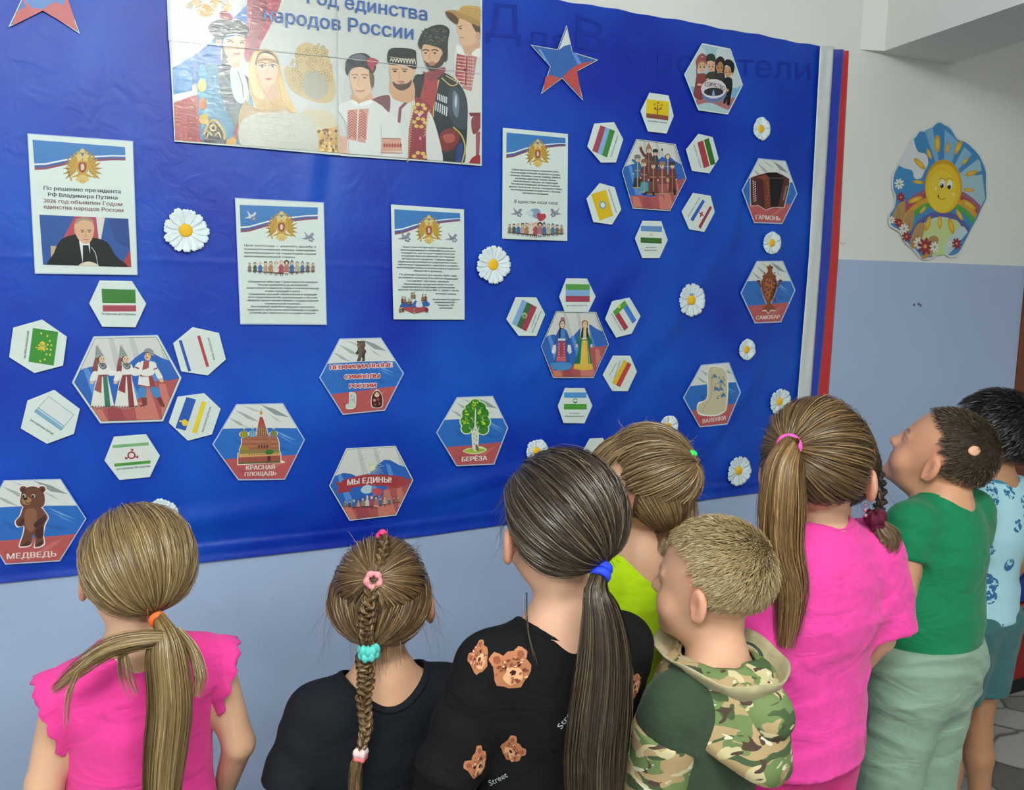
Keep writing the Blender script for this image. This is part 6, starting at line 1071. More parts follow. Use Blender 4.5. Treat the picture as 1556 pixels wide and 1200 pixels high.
def tail(p, r_, n, path, width, cols, k=18, rad=.00052, name='ponytail', spread=None, wave=.004, ragged=.18, flat=.6, parent=None, viewdir=None):
    """strands along a path of world points; width: list of half widths along it"""
    n = int(n*1.6); path = np.array(path, float); m = len(path); tt = np.linspace(0, m-1, k); C = np.zeros((k, 3))
    for q, t in enumerate(tt):
        i = min(int(t), m-2); u = t-i; a, b, c, d = [path[min(max(i+j, 0), m-1)] for j in (-1, 0, 1, 2)]; C[q] = .5*((2*b)+(c-a)*u+(2*a-5*b+4*c-d)*u*u+(-a+3*b-3*c+d)*u**3)
    W_ = np.interp(tt, np.linspace(0, m-1, len(width)), width); T = np.gradient(C, axis=0); T /= np.linalg.norm(T, axis=1, keepdims=True); vd = HF if viewdir is None else viewdir
    X = np.cross(T, vd); X /= np.linalg.norm(X, axis=1, keepdims=True); Y = np.cross(X, T)
    th = r_.uniform(0, 2*math.pi, n); rr = np.sqrt(r_.uniform(0, 1, n)); a, b = rr*np.cos(th), rr*np.sin(th)*flat; ph = r_.uniform(0, 6.28, n); ln = 1-ragged*r_.uniform(0, 1, n)**1.3
    S = np.zeros((n, k, 3)); NN = np.zeros((n, k, 3)); ks = np.arange(k); n_ = n
    for q in range(n):
        u = np.linspace(0, ln[q], k)*(k-1); Cq = np.stack([np.interp(u, ks, C[:, j]) for j in range(3)], 1); Xq = np.stack([np.interp(u, ks, X[:, j]) for j in range(3)], 1); Yq = np.stack([np.interp(u, ks, Y[:, j]) for j in range(3)], 1); w = np.interp(u, ks, W_); v = u/(k-1)
        NN[q] = Xq*a[q]+Yq*b[q]*1.6; S[q] = Cq+Xq*(a[q]*w+wave*np.sin(v*5+ph[q]//1.05*1.05)*v)[:, None]+Yq*(b[q]*w+wave*.6*np.cos(v*6+ph[q])*v)[:, None]
    return tubes(p, name, S, rad*r_.uniform(.7, 1.3, n), cols(n), .5, parent=parent, N=NN)
def braid(p, r_, path, width, cols, name='braid', turns=6, n=80, rad=.00055, parent=None):
    """three crossing bundles of strands along a path of world points"""
    path = np.array(path, float); m = len(path); k = turns*12; tt = np.linspace(0, m-1, k); C = np.zeros((k, 3))
    for q, t in enumerate(tt):
        i = min(int(t), m-2); u = t-i; a, b, c, d = [path[min(max(i+j, 0), m-1)] for j in (-1, 0, 1, 2)]; C[q] = .5*((2*b)+(c-a)*u+(2*a-5*b+4*c-d)*u*u+(-a+3*b-3*c+d)*u**3)
    W_ = np.interp(tt, np.linspace(0, m-1, len(width)), width); T = np.gradient(C, axis=0); T /= np.linalg.norm(T, axis=1, keepdims=True); X = np.cross(T, HF); X /= np.linalg.norm(X, axis=1, keepdims=True); Y = np.cross(X, T); SS = []; ph0 = np.linspace(0, turns*2*math.pi, k); NS = []
    for b_ in range(3):
        ph = ph0+b_*2*math.pi/3; cx = np.sin(ph)*W_*.62; cyy = np.sin(2*ph)*W_*.42
        for q in range(n):
            t0 = r_.uniform(0, 2*math.pi); rr = math.sqrt(r_.uniform(.15, 1))*.50; tw = t0+ph0*.35; off_ = X*(np.cos(tw)*rr*W_)[:, None]+Y*(np.sin(tw)*rr*W_*.8)[:, None]; S = C+X*cx[:, None]+Y*cyy[:, None]+off_; SS.append(S); NS.append(off_)
    return tubes(p, name, np.array(SS), rad*r_.uniform(.8, 1.3, len(SS)), cols(len(SS)), .8, parent=parent, N=np.array(NS))
def wisps(p, r_, n, D0, length, cols, name='loose_hairs', down=1.0, out=.3, rad=.00035, lift=.01, k=9):
    """single loose hairs that leave the head from directions D0 (m,3)"""
    D = D0[r_.integers(0, len(D0), n)]+r_.normal(0, .12, (n, 3)); P0 = w2(p, skull(p, D, lift)); G = (D/np.linalg.norm(D, axis=1, keepdims=True)) @ p.M; t = np.linspace(0, 1, k); L = length*r_.uniform(.4, 1.2, n); sw = r_.normal(0, .35, (n, 3))
    S = P0[:, None]+G[:, None]*(L[:, None]*out*np.sin(t*1.3)[None])[..., None]+np.array([0, 0, -1])*(L[:, None]*(t**1.3)[None]*down)[..., None]+sw[:, None]*(L[:, None]*(t**2)[None]*.5)[..., None]
    return tubes(p, name, S, rad*r_.uniform(.6, 1.2, n), cols(n), .5)
def tie_ring(p, c, axis, r, th, m, name='hair_tie', lumps=0, parent=None):
    axis = np.array(axis, float); axis /= np.linalg.norm(axis); u = np.cross(axis, [.2, .1, 1.]); u /= np.linalg.norm(u); v = np.cross(axis, u); n, k = 36, 10; V = []
    for i in range(n):
        t = i*2*math.pi/n; e = u*math.cos(t)+v*math.sin(t); q = 1+.25*math.sin(t*lumps) if lumps else 1
        for j in range(k): w = j*2*math.pi/k; V.append(np.array(c)+e*(r+th*q*math.cos(w))+axis*th*1.3*q*math.sin(w))
    F = [(i*k+j, i*k+(j+1) % k, ((i+1) % n)*k+(j+1) % k, ((i+1) % n)*k+j) for i in range(n) for j in range(k)]; return mesh_obj(name, V, F, m, p.root, smooth=True)
def child(label, hx, hy, h, s, yaw, pitch, roll, byaw, hair, skin=(226, 178, 148), w=1.0, fat=1.0, depth=.66, arm=None, arm_r=1.0, lean=(0, 0), nk=0.0, eo=0.0):
    p = Person(); p.s, p.w, p.fat, p.depth, p.arm, p.arm_r, p.hair, p.skin, p.nk, p.eo = s, w, fat, depth, arm, arm_r, hair, skin, nk, eo; p.H = at(hx, hy, h); p.M = rot3(yaw-LOOK, pitch, roll); p.r, p.f = body_frame(byaw)
    p.lean = np.array([RT[0]*lean[0]+HF[0]*lean[1], RT[1]*lean[0]+HF[1]*lean[1], 0]); limbs(p); p.root = empty('person', (p.hip[0], p.hip[1], 0), label, 'person', 'children looking at the display'); make_body(p); return p
# ------------------------------------------------------------ the children
def wp(x, y, h): return at(x, y, h)
def plain(name, c, rough=.85, bump=(260, .35), sheen=.12, noise=None, fold=(7, .5)): return mat(name, c, rough, .2, sheen=sheen, bump=bump, noise=noise, fold=fold)
M_shoe = mat('grey_shoe', (70, 74, 84), .6, .3); M_sole = mat('white_sole', (205, 205, 200), .6, .3)
def V3(*a): return np.array(a, float)

# 1 --- leftmost girl, pink ruffled top, low ponytail
def girl_ruffle():
    r_ = np.random.default_rng(11); p = child('leftmost girl in pink top with ruffled sleeves and low ponytail tied with orange', 204, 866, 1.41, .955, 34, 8, 4, 24, (120, 92, 62), skin=(216, 170, 140), w=1.04, arm={(0, 'sh'): (.008, 0, -.022), (0, 'el'): (.0, 0, -.01), (0, 'wr'): (.01, 0, 0), (1, 'el'): (.012, 0, 0)}, nk=.030, eo=.004)
    M = plain('hot_pink_jersey', (232, 62, 150)); sh = shirt(p, M, .34, sleeve=.16, sr=.043, neck=(.056, 0), amp=.004, seed=5, name='ruffled_top')
    for i, q in ((0, -1), (1, 1)):       # flared cap sleeves
        n, k = 40, 9; V = []; a = p.sh[i]; d = p.el[i]-p.sh[i]; d /= np.linalg.norm(d); ax = p.r*q
        for j in range(k):
            v = j/(k-1)
            for c in range(n):
                t = c*2*math.pi/n; up = np.cross(ax, p.f)*q; e = p.f*math.cos(t)*.9+V3(0, 0, 1)*math.sin(t)
                top_ = max(0, math.sin(t)); rr = (.049+.012*v)*p.s*(1+.05*v*math.sin(c*1.6)); reach = (-.012+.058*v*(.30+.70*(1+math.sin(t))/2)); V.append(a+V3(0, 0, -.012)+ax*reach+e*rr+V3(0, 0, -.020*v*v*(top_**.5))+ax*.004*math.sin(c*1.9)*v-V3(0, 0, .018*(1-math.sin(t))*v))
        F = [(j*n+c, j*n+(c+1) % n, (j+1)*n+(c+1) % n, (j+1)*n+c) for j in range(k-1) for c in range(n)]
        o = mesh_obj('ruffle_sleeve', V, F, M, p.root, smooth=True); md = o.modifiers.new('thickness', 'SOLIDIFY'); md.thickness = .003
    collar_ring(p, M, .061, 0); trousers(p, plain('dark_blue_shorts_cloth', (44, 60, 110)), p.hip[2]+.05, p.kn[0][2]+.06, name='shorts'); shoes(p, M_shoe, M_sole)
    cols = lambda n: tints(n, (134, 108, 70), (190, 164, 116), (84, 64, 40), r_); hair_cap(p, .008, (120, 94, 60))
    tie = (.16, -.80, -.62); o, E = gathered(p, r_, 3600, tie, .012, cols, puff=.007); ax = V3(0, 0, -1)+p.r*.1
    tp = E-HF*.012; path = [E, wp(248, 960, 1.315), wp(252, 1000, 1.30), wp(258, 1070, 1.29), wp(250, 1150, 1.29), wp(244, 1230, 1.29), wp(240, 1290, 1.29)]
    tail(p, r_, 1500, path, [.006, .020, .033, .034, .032, .026, .018], cols, flat=.45, wave=.004); tie_ring(p, E*.6+np.array(path[1])*.4, np.array(path[1])-E, .0095, .0042, mat('orange_elastic', (255, 112, 52), .6, .3))
    # strands swept round the neck to her left shoulder
    path = [wp(262, 968, 1.315), wp(215, 972, 1.29), wp(165, 985, 1.27), wp(120, 1015, 1.245), wp(78, 1052, 1.235)]; tail(p, r_, 260, path, [.010, .016, .017, .012, .005], cols, name='loose_lock', flat=.5, ragged=.4)
    path = [wp(185, 985, 1.285), wp(190, 1020, 1.275), wp(205, 1060, 1.27)]; tail(p, r_, 50, path, [.006, .012, .012], cols, name='loose_lock', flat=.4, ragged=.6)
    path = [wp(118, 1020, 1.24), wp(104, 1060, 1.23), wp(98, 1110, 1.235)]; tail(p, r_, 16, path, [.004, .006, .006], cols, name='loose_lock', flat=.4, ragged=.6)
    path = [wp(268, 955, 1.325), wp(292, 985, 1.32), wp(304, 1030, 1.30), wp(296, 1060, 1.29)]; tail(p, r_, 120, path, [.006, .010, .012, .006], cols, name='loose_lock', flat=.5, ragged=.5)
    wisps(p, r_, 130, V3(0, -.3, 1)[None]+r_.normal(0, .6, (30, 3)), .03, cols, down=.3, out=.5, lift=.014)
# 2 --- girl in black with the braid
def girl_braid():
    r_ = np.random.default_rng(12); p = child('girl in plain black tee with a long braid tied turquoise', 580, 908, 1.42, .93, 2, 16, 2, 22, (90, 66, 44), skin=(212, 164, 132), w=1.10, arm={(0, 'el'): (-.015, 0, .01), (1, 'el'): (.02, .02, .01)}, nk=.018, eo=.011)
    M = plain('black_cotton', (20, 23, 30), .85, sheen=0); shirt(p, M, .36, sleeve=.86, sr=.046, neck=(.074, 0), drop=.012, amp=.0035, seed=8, cuff=1.12, name='black_tee'); collar_ring(p, M, .088, .012, th=.004)
    trousers(p, plain('charcoal_leggings', (40, 42, 48)), p.hip[2]+.05, .07); shoes(p, M_shoe, M_sole)
    cols = lambda n: tints(n, (104, 78, 52), (172, 140, 98), (48, 34, 22), r_); hair_cap(p, .006, (96, 72, 46))
    up = lambda D: D[:, 2] > .22; lo = lambda D: D[:, 2] <= .22
    o, E1 = gathered(p, r_, 1900, (-.05, -.62, .66), .010, cols, sel=lambda D: D[:, 2] > .30, puff=.004); o, E2 = gathered(p, r_, 1700, (-.09, -.95, -.48), .009, cols, sel=lambda D: D[:, 2] <= .36, puff=.007)
    q = lambda d, l: w2(p, skull(p, np.array([d], float), l))[0]
    braid(p, r_, [q((-.0, .25, 1), .012), q((.05, -.02, 1), .024), q((.05, -.3, .95), .020), q((-.03, -.6, .70), .014)], [.007, .010, .010, .007], cols, name='crown_braid', turns=3, n=42)
    braid(p, r_, [E1, q((-.10, -.85, .35), .018), q((-.13, -1, .08), .020), q((-.13, -1, -.22), .018), E2+HF*-.006], [.010, .013, .013, .012, .009], cols, name='upper_braid', turns=4, n=60)
    a = E2-HF*.014; path = [a, wp(553, 1000, 1.325), wp(556, 1030, 1.32), wp(553, 1065, 1.305), wp(556, 1105, 1.295), wp(548, 1142, 1.29)]
    braid(p, r_, path, [.008, .013, .0135, .012, .010, .006], cols, turns=6, n=64); tail(p, r_, 130, [path[-1], wp(541, 1165, 1.288), wp(538, 1215, 1.285)], [.004, .010, .008], cols, name='braid_end', k=10)
    tm = mat('turquoise_elastic', (92, 196, 188), .8, .2, bump=(700, .6)); dn = V3(0, 0, -1)
    tie_ring(p, a+dn*.001, dn, .0105, .0062, tm, lumps=9); tie_ring(p, a+dn*.010, dn+p.r*.15, .0102, .0058, tm, lumps=7)
    tie_ring(p, E1-HF*.004, p.M.T @ V3(.2, -.6, .4), .010, .0045, mat('pink_white_elastic', (240, 150, 160), .6, .3, noise=(160, .8)), lumps=5); tie_ring(p, path[-1]+V3(0, 0, -.001), dn, .0065, .0050, mat('pale_pink_elastic', (236, 206, 206), .6, .3, noise=(160, .7)), lumps=4); tie_ring(p, path[-1]+V3(0, 0, -.008), dn, .006, .0045, mat('coral_elastic', (236, 120, 124), .6, .3), lumps=4)
    tie_ring(p, q((.0, .12, 1), .026), p.M.T @ V3(0, 1, .2), .006, .0035, mat('bead_pink_blue', (230, 60, 110), .5, .4), lumps=3)
    ears = np.array([(1, -.05, -.45), (-1, -.05, -.5), (1, .1, 0), (-1, .1, -.1)]); wisps(p, r_, 70, ears, .075, cols, down=1.0, out=.35, lift=.008); wisps(p, r_, 130, V3(0, -.4, .9)[None]+r_.normal(0, .7, (30, 3)), .028, cols, down=.2, out=.6, lift=.012); wisps(p, r_, 60, V3(0, -.8, -.7)[None]+r_.normal(0, .25, (10, 3)), .04, cols, down=.8, out=.4)
    wisps(p, r_, 26, np.array([(0, -1, -.75)]), .05, cols, down=.6, out=.5)
    return p
# 3 --- girl in the black sweatshirt with bear faces
def decal(o, depth_off, art_fn, name):   # flat print moulded onto cloth by shooting it on along the view of its own surface normal
    pass
def bear_patch(p, target, c_px, size, rot, label=None, squash=1.0):
    """fabric print of a bear's head laid on the cloth: disc mesh pressed onto the garment surface"""
    dg = bpy.context.evaluated_depsgraph_get(); ev = target.evaluated_get(dg); mw = target.matrix_world; inv = mw.inverted(); d = ray(*c_px); d = d/np.linalg.norm(d)
    ok, loc, nrm, _ = ev.ray_cast(inv @ Vector(CAM), (inv.to_3x3() @ Vector(d)).normalized())
    if not ok: return
    loc = mw @ loc; nrm = (mw.to_3x3() @ nrm).normalized(); up = Vector((0, 0, 1)); X = up.cross(nrm).normalized()*-1; X = Vector(RT)-nrm*nrm.dot(Vector(RT)); X.normalize(); Y = nrm.cross(X)
    if Y.z < 0: Y = -Y
    a = math.radians(rot); V = []; F = []; C = []
    def blob(cx, cy, rx, ry, col, k, seed=0, n=20, rag=.07):
        rr = np.random.default_rng(seed); b0 = len(V); rings = 4
        pts = [(cx, cy)]
        for j in range(1, rings+1):
            for i in range(n): t = i*2*math.pi/n; q = j/rings*(1+rag*math.sin(5*t+seed)+rag*.6*math.sin(9*t)); pts.append((cx+rx*q*math.cos(t), cy+ry*q*math.sin(t)))
        for (u, v) in pts:
            uu, vv = (u*math.cos(a)-v*math.sin(a))*size*squash, (u*math.sin(a)+v*math.cos(a))*size; s_ = loc+X*uu+Y*vv+nrm*.05
            ok2, l2, n2, _ = ev.ray_cast(inv @ s_, (inv.to_3x3() @ -nrm)); w = (mw @ l2)+nrm*(.0007+k*.00022) if ok2 and (mw @ l2-s_).length < .1 else loc+X*uu+Y*vv
            V.append(w); C.append(srgb(col))
        for i in range(n): F.append((b0, b0+1+i, b0+1+(i+1) % n))
        for j in range(rings-1):
            for i in range(n): F.append((b0+1+j*n+i, b0+1+(j+1)*n+i, b0+1+(j+1)*n+(i+1) % n, b0+1+j*n+(i+1) % n))
    for q, (cx, cy, rx, ry, c) in enumerate(((-.62, .62, .34, .34, (176, 116, 84)), (.62, .62, .34, .34, (176, 116, 84)), (0, 0, .95, .86, (168, 108, 76)), (-.62, .62, .18, .18, (140, 78, 56)), (.62, .62, .18, .18, (140, 78, 56)), (0, -.28, .5, .40, (214, 160, 124)), (0, -.12, .17, .12, (50, 26, 22)), (-.38, .2, .11, .12, (60, 32, 26)), (.38, .2, .11, .12, (60, 32, 26)))): blob(cx, cy, rx, ry, c, q, q)
    rr = np.random.default_rng(int(c_px[0]))
    for q in range(34):
        t, e = rr.uniform(0, 6.28), rr.uniform(.25, .85); blob(e*math.cos(t), e*.9*math.sin(t), rr.uniform(.05, .14), rr.uniform(.03, .08), ((118, 64, 44), (224, 170, 134), (140, 82, 58))[q % 3], 9+q*.25, q, 7)
    o = mesh_obj('bear_print', [v for v in V], F, mat('fabric_print', (200, 200, 200), .85, .2, attr='tint'), p.root, vcol=np.array(C)); return o
def cloth_text(p, target, t, p0, p1, h, col):
    """word printed on cloth, given by photograph pixels"""
    dg = bpy.context.evaluated_depsgraph_get(); ev = target.evaluated_get(dg); inv = target.matrix_world.inverted(); V, F = glyphs(t, 0); x0, x1 = V[:, 0].min(), V[:, 0].max(); p0, p1 = np.array(p0, float), np.array(p1, float); d = p1-p0; u = np.array([d[1], -d[0]])/np.linalg.norm(d); W_ = []
    for v in V:
        q = p0+d*(v[0]-x0)/(x1-x0)+u*h*v[1]/.72; dd = ray(*q); dd /= np.linalg.norm(dd); ok, l, n, _ = ev.ray_cast(inv @ Vector(CAM), (inv.to_3x3() @ Vector(dd)).normalized())
        W_.append(np.array(target.matrix_world @ l)-dd*.0015 if ok else CAM+dd*1.3)
    return mesh_obj('printed_word', W_, F, mat('word_print', (200, 200, 200), .85, .2, attr='tint'), p.root, vcol=np.tile(np.array(srgb(col)), (len(V), 1)))
def girl_bears():
    r_ = np.random.default_rng(13); p = child('girl in black sweatshirt with brown bear faces, long dark ponytail tied with blue', 847, 800, 1.31, .985, 24, 2, -3, 24, (52, 40, 32), skin=(214, 166, 140), w=1.04, arm={(0, 'el'): (-.03, .0, 0), (0, 'wr'): (-.03, .02, 0), (1, 'el'): (-.04, .04, 0), (1, 'wr'): (-.06, .06, 0)}, lean=(-.015, 0), nk=.008, eo=.010)
    M = plain('black_sweatshirt_cotton', (14, 14, 16), .9, sheen=0); sh = shirt(p, M, .40, sleeve=1.0, sr=.046, neck=(.062, 0), drop=.004, amp=.004, seed=14, cuff=1.06, name='sweatshirt')
    bpy.context.view_layer.update()
    for i in (0, 1):
        g = Grid(np.minimum(p.el[i], p.wr[i])-.08, np.maximum(p.el[i], p.wr[i])+.08, .006); g.cone(p.el[i]+(p.sh[i]-p.el[i])*.15, p.wr[i], .046, .036, .02); g.ripple(folds(p, .004, 5)); d = p.wr[i]-p.el[i]; g.plane(p.wr[i], d); cloth(p, 'sleeve', g, M)
    collar_ring(p, M, .070, .004); trousers(p, plain('black_leggings', (28, 28, 32)), p.hip[2]+.05, .07); shoes(p, M_shoe, M_sole)
    for c, sz, ro, sq in (((778, 1018), .029, 12, 1), ((728, 1000), .023, 40, .62), ((727, 1161), .022, 35, .8), ((778, 1139), .021, -50, .8), ((962, 1043), .022, 70, .8)): bear_patch(p, sh, c, sz, ro, squash=sq)
    cloth_text(p, sh, 'Street', (853, 1108), (877, 1074), 9, (190, 194, 198)); cloth_text(p, sh, 'Street', (745, 1194), (772, 1180), 9, (170, 174, 178))
    cols = lambda n: tints(n, (50, 38, 30), (128, 108, 84), (22, 16, 12), r_); hair_cap(p, .009, (46, 36, 28)); tie = (.34, -.86, -.58)
    o, E = gathered(p, r_, 4200, tie, .013, cols, puff=.008, jitter=.001)
    path = [E, wp(906, 895, 1.205), wp(914, 935, 1.195), wp(918, 1000, 1.19), wp(912, 1080, 1.185), wp(905, 1160, 1.185), wp(905, 1250, 1.185)]; tail(p, r_, 2200, path, [.006, .017, .028, .038, .043, .043, .036], cols, flat=.45, wave=.003, ragged=.1, rad=.00055)
    bm = mat('blue_elastic', (34, 66, 214), .6, .3); d = np.array(path[1])-E; tie_ring(p, E+d*.25, d, .0105, .005, bm); tie_ring(p, E+d*.5, d, .0105, .005, bm)
    wisps(p, r_, 60, np.array([(-.7, .3, .4), (-.8, .1, 0), (-.6, .6, .3)]), .05, cols, down=.8, out=.3, lift=.012); wisps(p, r_, 100, V3(0, -.4, .9)[None]+r_.normal(0, .7, (30, 3)), .02, cols, down=.2, out=.6, lift=.016)
    tail(p, r_, 8, [wp(800, 900, 1.25), wp(802, 960, 1.235), wp(815, 1010, 1.22), wp(822, 1040, 1.22)], [.002, .003, .004], cols, name='loose_lock', flat=.4, ragged=.5, rad=.0004)
# 4 --- girl in lime
def girl_lime():
    r_ = np.random.default_rng(14); p = child('girl in lime green tee with small bright green hair tie and thin necklace', 965, 748, 1.57, .975, 62, 10, 0, 30, (120, 96, 66), skin=(216, 168, 138), w=.98, nk=.03, eo=.012)
    M = plain('lime_green_jersey', (186, 226, 16), .8); shirt(p, M, .40, sleeve=.62, sr=.046, neck=(.052, 0), amp=.004, seed=21, name='lime_tee'); collar_ring(p, M, .056, 0, th=.0035)
    trousers(p, plain('blue_denim', (60, 80, 120)), p.hip[2]+.05, .07); shoes(p, M_shoe, M_sole)
    cols = lambda n: tints(n, (124, 98, 66), (188, 160, 116), (66, 48, 32), r_); hair_cap(p, .008, (112, 88, 58)); tie = (.1, -.80, .62)
    o, E = gathered(p, r_, 2300, tie, .012, cols, sel=lambda D: D[:, 2] > -.02, puff=.012); D = roots(2200, r_, 0, lambda D: (D[:, 2] < .30) & (D[:, 1] < -.22))
    tt = np.linspace(0, 1, 9); dn = np.array([(0, -.78, -.75)]); dn = dn/np.linalg.norm(dn); G = slerp(D, np.array([.2, -.80, -.9])/1.22, tt*.8); P = skull(p, G.reshape(-1, 3), np.repeat(.008+r_.uniform(-.002, .004, 2200), 9)).reshape(2200, 9, 3); P[:, :, 2] -= (tt**2)[None]*.012; tubes(p, 'hair', w2(p, P.reshape(-1, 3)).reshape(2200, 9, 3), .0005*r_.uniform(.7, 1.2, 2200), cols(2200), .4)
    path = [E, wp(1024, 700, 1.55), wp(1034, 735, 1.53), wp(1036, 775, 1.53), wp(1040, 815, 1.53)]; tail(p, r_, 1100, path, [.005, .014, .022, .026, .022], cols, flat=.7, wave=.004, ragged=.45)
    D = r_.uniform((-.75, .25, .75), (.75, .75, 1.0), (1500, 3)); D /= np.linalg.norm(D, axis=1, keepdims=True); Tg = np.stack([D[:, 0]*1.25, np.full(1500, 1.0)-np.abs(D[:, 0])*.5, r_.uniform(.02, .22, 1500)-np.abs(D[:, 0])*.5], 1); Tg /= np.linalg.norm(Tg, axis=1, keepdims=True)
    G = slerp(D, Tg, np.linspace(0, 1, 9)); P = skull(p, G.reshape(-1, 3), np.repeat(.014+r_.uniform(-.003, .003, 1500), 9)).reshape(1500, 9, 3); tubes(p, 'fringe', w2(p, P.reshape(-1, 3)).reshape(1500, 9, 3), .0005*r_.uniform(.7, 1.2, 1500), cols(1500), .4)
    tail(p, r_, 260, [w2(p, skull(p, np.array([(-.2, -.85, -.6)]), .010))[0], wp(1012, 815, 1.54), wp(1008, 845, 1.52)], [.020, .024, .012], cols, name='loose_lock', flat=.4, k=8, ragged=.5)
    gm = mat('bright_green_elastic', (60, 226, 96), .6, .3); tie_ring(p, E*.8+np.array(path[1])*.2+V3(0, 0, .005), np.array(path[1])-E, .011, .0055, gm, lumps=5); tie_ring(p, E*.6+np.array(path[1])*.4+V3(0, 0, .010), p.r, .007, .004, gm, lumps=4)
    wisps(p, r_, 200, V3(0, -.1, 1)[None]+r_.normal(0, .5, (30, 3)), .035, cols, down=.1, out=.7, lift=.014)
    n, k = 60, 6; V = []; c = p.neck+p.f*.012+V3(0, 0, .006)     # necklace cord
    for i in range(n):
        t = i*2*math.pi/n; u = p.r*math.cos(t)*.046+p.f*math.sin(t)*.046; b = c+u+V3(0, 0, -.012*math.sin(t)+.010*abs(math.cos(t))*0)
        for j in range(k): w = j*2*math.pi/k; V.append(b+u/np.linalg.norm(u)*.0012*math.cos(w)+V3(0, 0, .0012*math.sin(w)))
    mesh_obj('necklace', V, [(i*k+j, i*k+(j+1) % k, ((i+1) % n)*k+(j+1) % k, ((i+1) % n)*k+j) for i in range(n) for j in range(k)], mat('pale_gold', (220, 205, 160), .35, .5), p.root, smooth=True)
# short hair -----------------------------------------------------------------
def crop_hair(p, r_, n, length, cols, lift, whorl=(.12, -.75, .6), rad=.0005, line=0, k=5, stand=.25, gap=None, name='short_hair', swirl=.5, ok=None):
    """short strands lying away from the crown"""
    D = roots(n, r_, line, ok); wv = np.array(whorl, float); wv /= np.linalg.norm(wv)
    if gap is not None:
        gd = np.array(gap[0], float); gd /= np.linalg.norm(gd); D = D[(D @ gd) < math.cos(gap[1])]
    n = len(D); T = wv[None]-D*(D @ wv)[:, None]; T = -T/(np.linalg.norm(T, axis=1, keepdims=True)+1e-6); T = T+np.cross(D, T)*swirl*np.exp(-((D-wv)**2).sum(1)/.5)[:, None]+r_.normal(0, .16, (n, 3)); T /= np.linalg.norm(T, axis=1, keepdims=True); L = length*r_.uniform(.65, 1.1, n); t = np.linspace(0, 1, k)
    P0 = skull(p, D, .001); Nn = D/np.array(SK)**2; Nn /= np.linalg.norm(Nn, axis=1, keepdims=True); base = lift*(1-.55*np.clip(-D[:, 2]*1.4, 0, 1)); S = P0[:, None]+Nn[:, None]*((base[:, None]*np.sin(np.clip(t*2.2, 0, 1.57))[None])+L[:, None]*stand*t[None]**1.2*.5)[..., None]
    Q = S+T[:, None]*(L[:, None]*t[None])[..., None]; R = Q-SC0; rr = np.sqrt(((R/SK)**2).sum(-1)); des = (np.sqrt((((S-SC0)/SK)**2).sum(-1))); Q = SC0+R*np.where(rr < des, des/rr, rr*0+np.minimum(1, (des+stand*.2*t[None])/rr))[..., None]
    return tubes(p, name, w2(p, Q.reshape(-1, 3)).reshape(n, k, 3), rad*r_.uniform(.7, 1.3, n), cols(n), .4)
M_camo = bpy.data.materials.new('camouflage_cotton'); M_camo.use_nodes = True; nt = M_camo.node_tree; b = nt.nodes['Principled BSDF']; b.inputs['Roughness'].default_value = .85
tc = nt.nodes.new('ShaderNodeTexCoord'); prev = None
for i, (sc_, th_, c_) in enumerate(((0, 0, (172, 146, 106)), (17, .53, (104, 124, 74)), (20, .57, (64, 84, 50)), (24, .60, (196, 182, 142)), (28, .63, (72, 54, 42)), (34, .68, (214, 208, 186)))):
    if i == 0: prev = nt.nodes.new('ShaderNodeRGB').outputs[0]; prev.default_value = (*srgb(c_), 1); continue
    mp = nt.nodes.new('ShaderNodeMapping'); mp.inputs['Location'].default_value = (i*3.1, i*1.7, i*2.3); mp.inputs['Scale'].default_value = (sc_*.8, sc_*.8, sc_*1.5); mp.inputs['Rotation'].default_value = (.3, .4, .2*i); n = nt.nodes.new('ShaderNodeTexNoise'); n.inputs['Scale'].default_value = 1; n.inputs['Detail'].default_value = 1.5; n.inputs['Distortion'].default_value = .8
    nt.links.new(tc.outputs['Object'], mp.inputs[0]); nt.links.new(mp.outputs[0], n.inputs['Vector']); g = nt.nodes.new('ShaderNodeMath'); g.operation = 'GREATER_THAN'; g.inputs[1].default_value = th_; nt.links.new(n.outputs[0], g.inputs[0])
    mx = nt.nodes.new('ShaderNodeMix'); mx.data_type = 'RGBA'; nt.links.new(g.outputs[0], mx.inputs[0]); nt.links.new(prev, mx.inputs[6]); mx.inputs[7].default_value = (*srgb(c_), 1); prev = mx.outputs[2]
nt.links.new(prev, b.inputs['Base Color'])
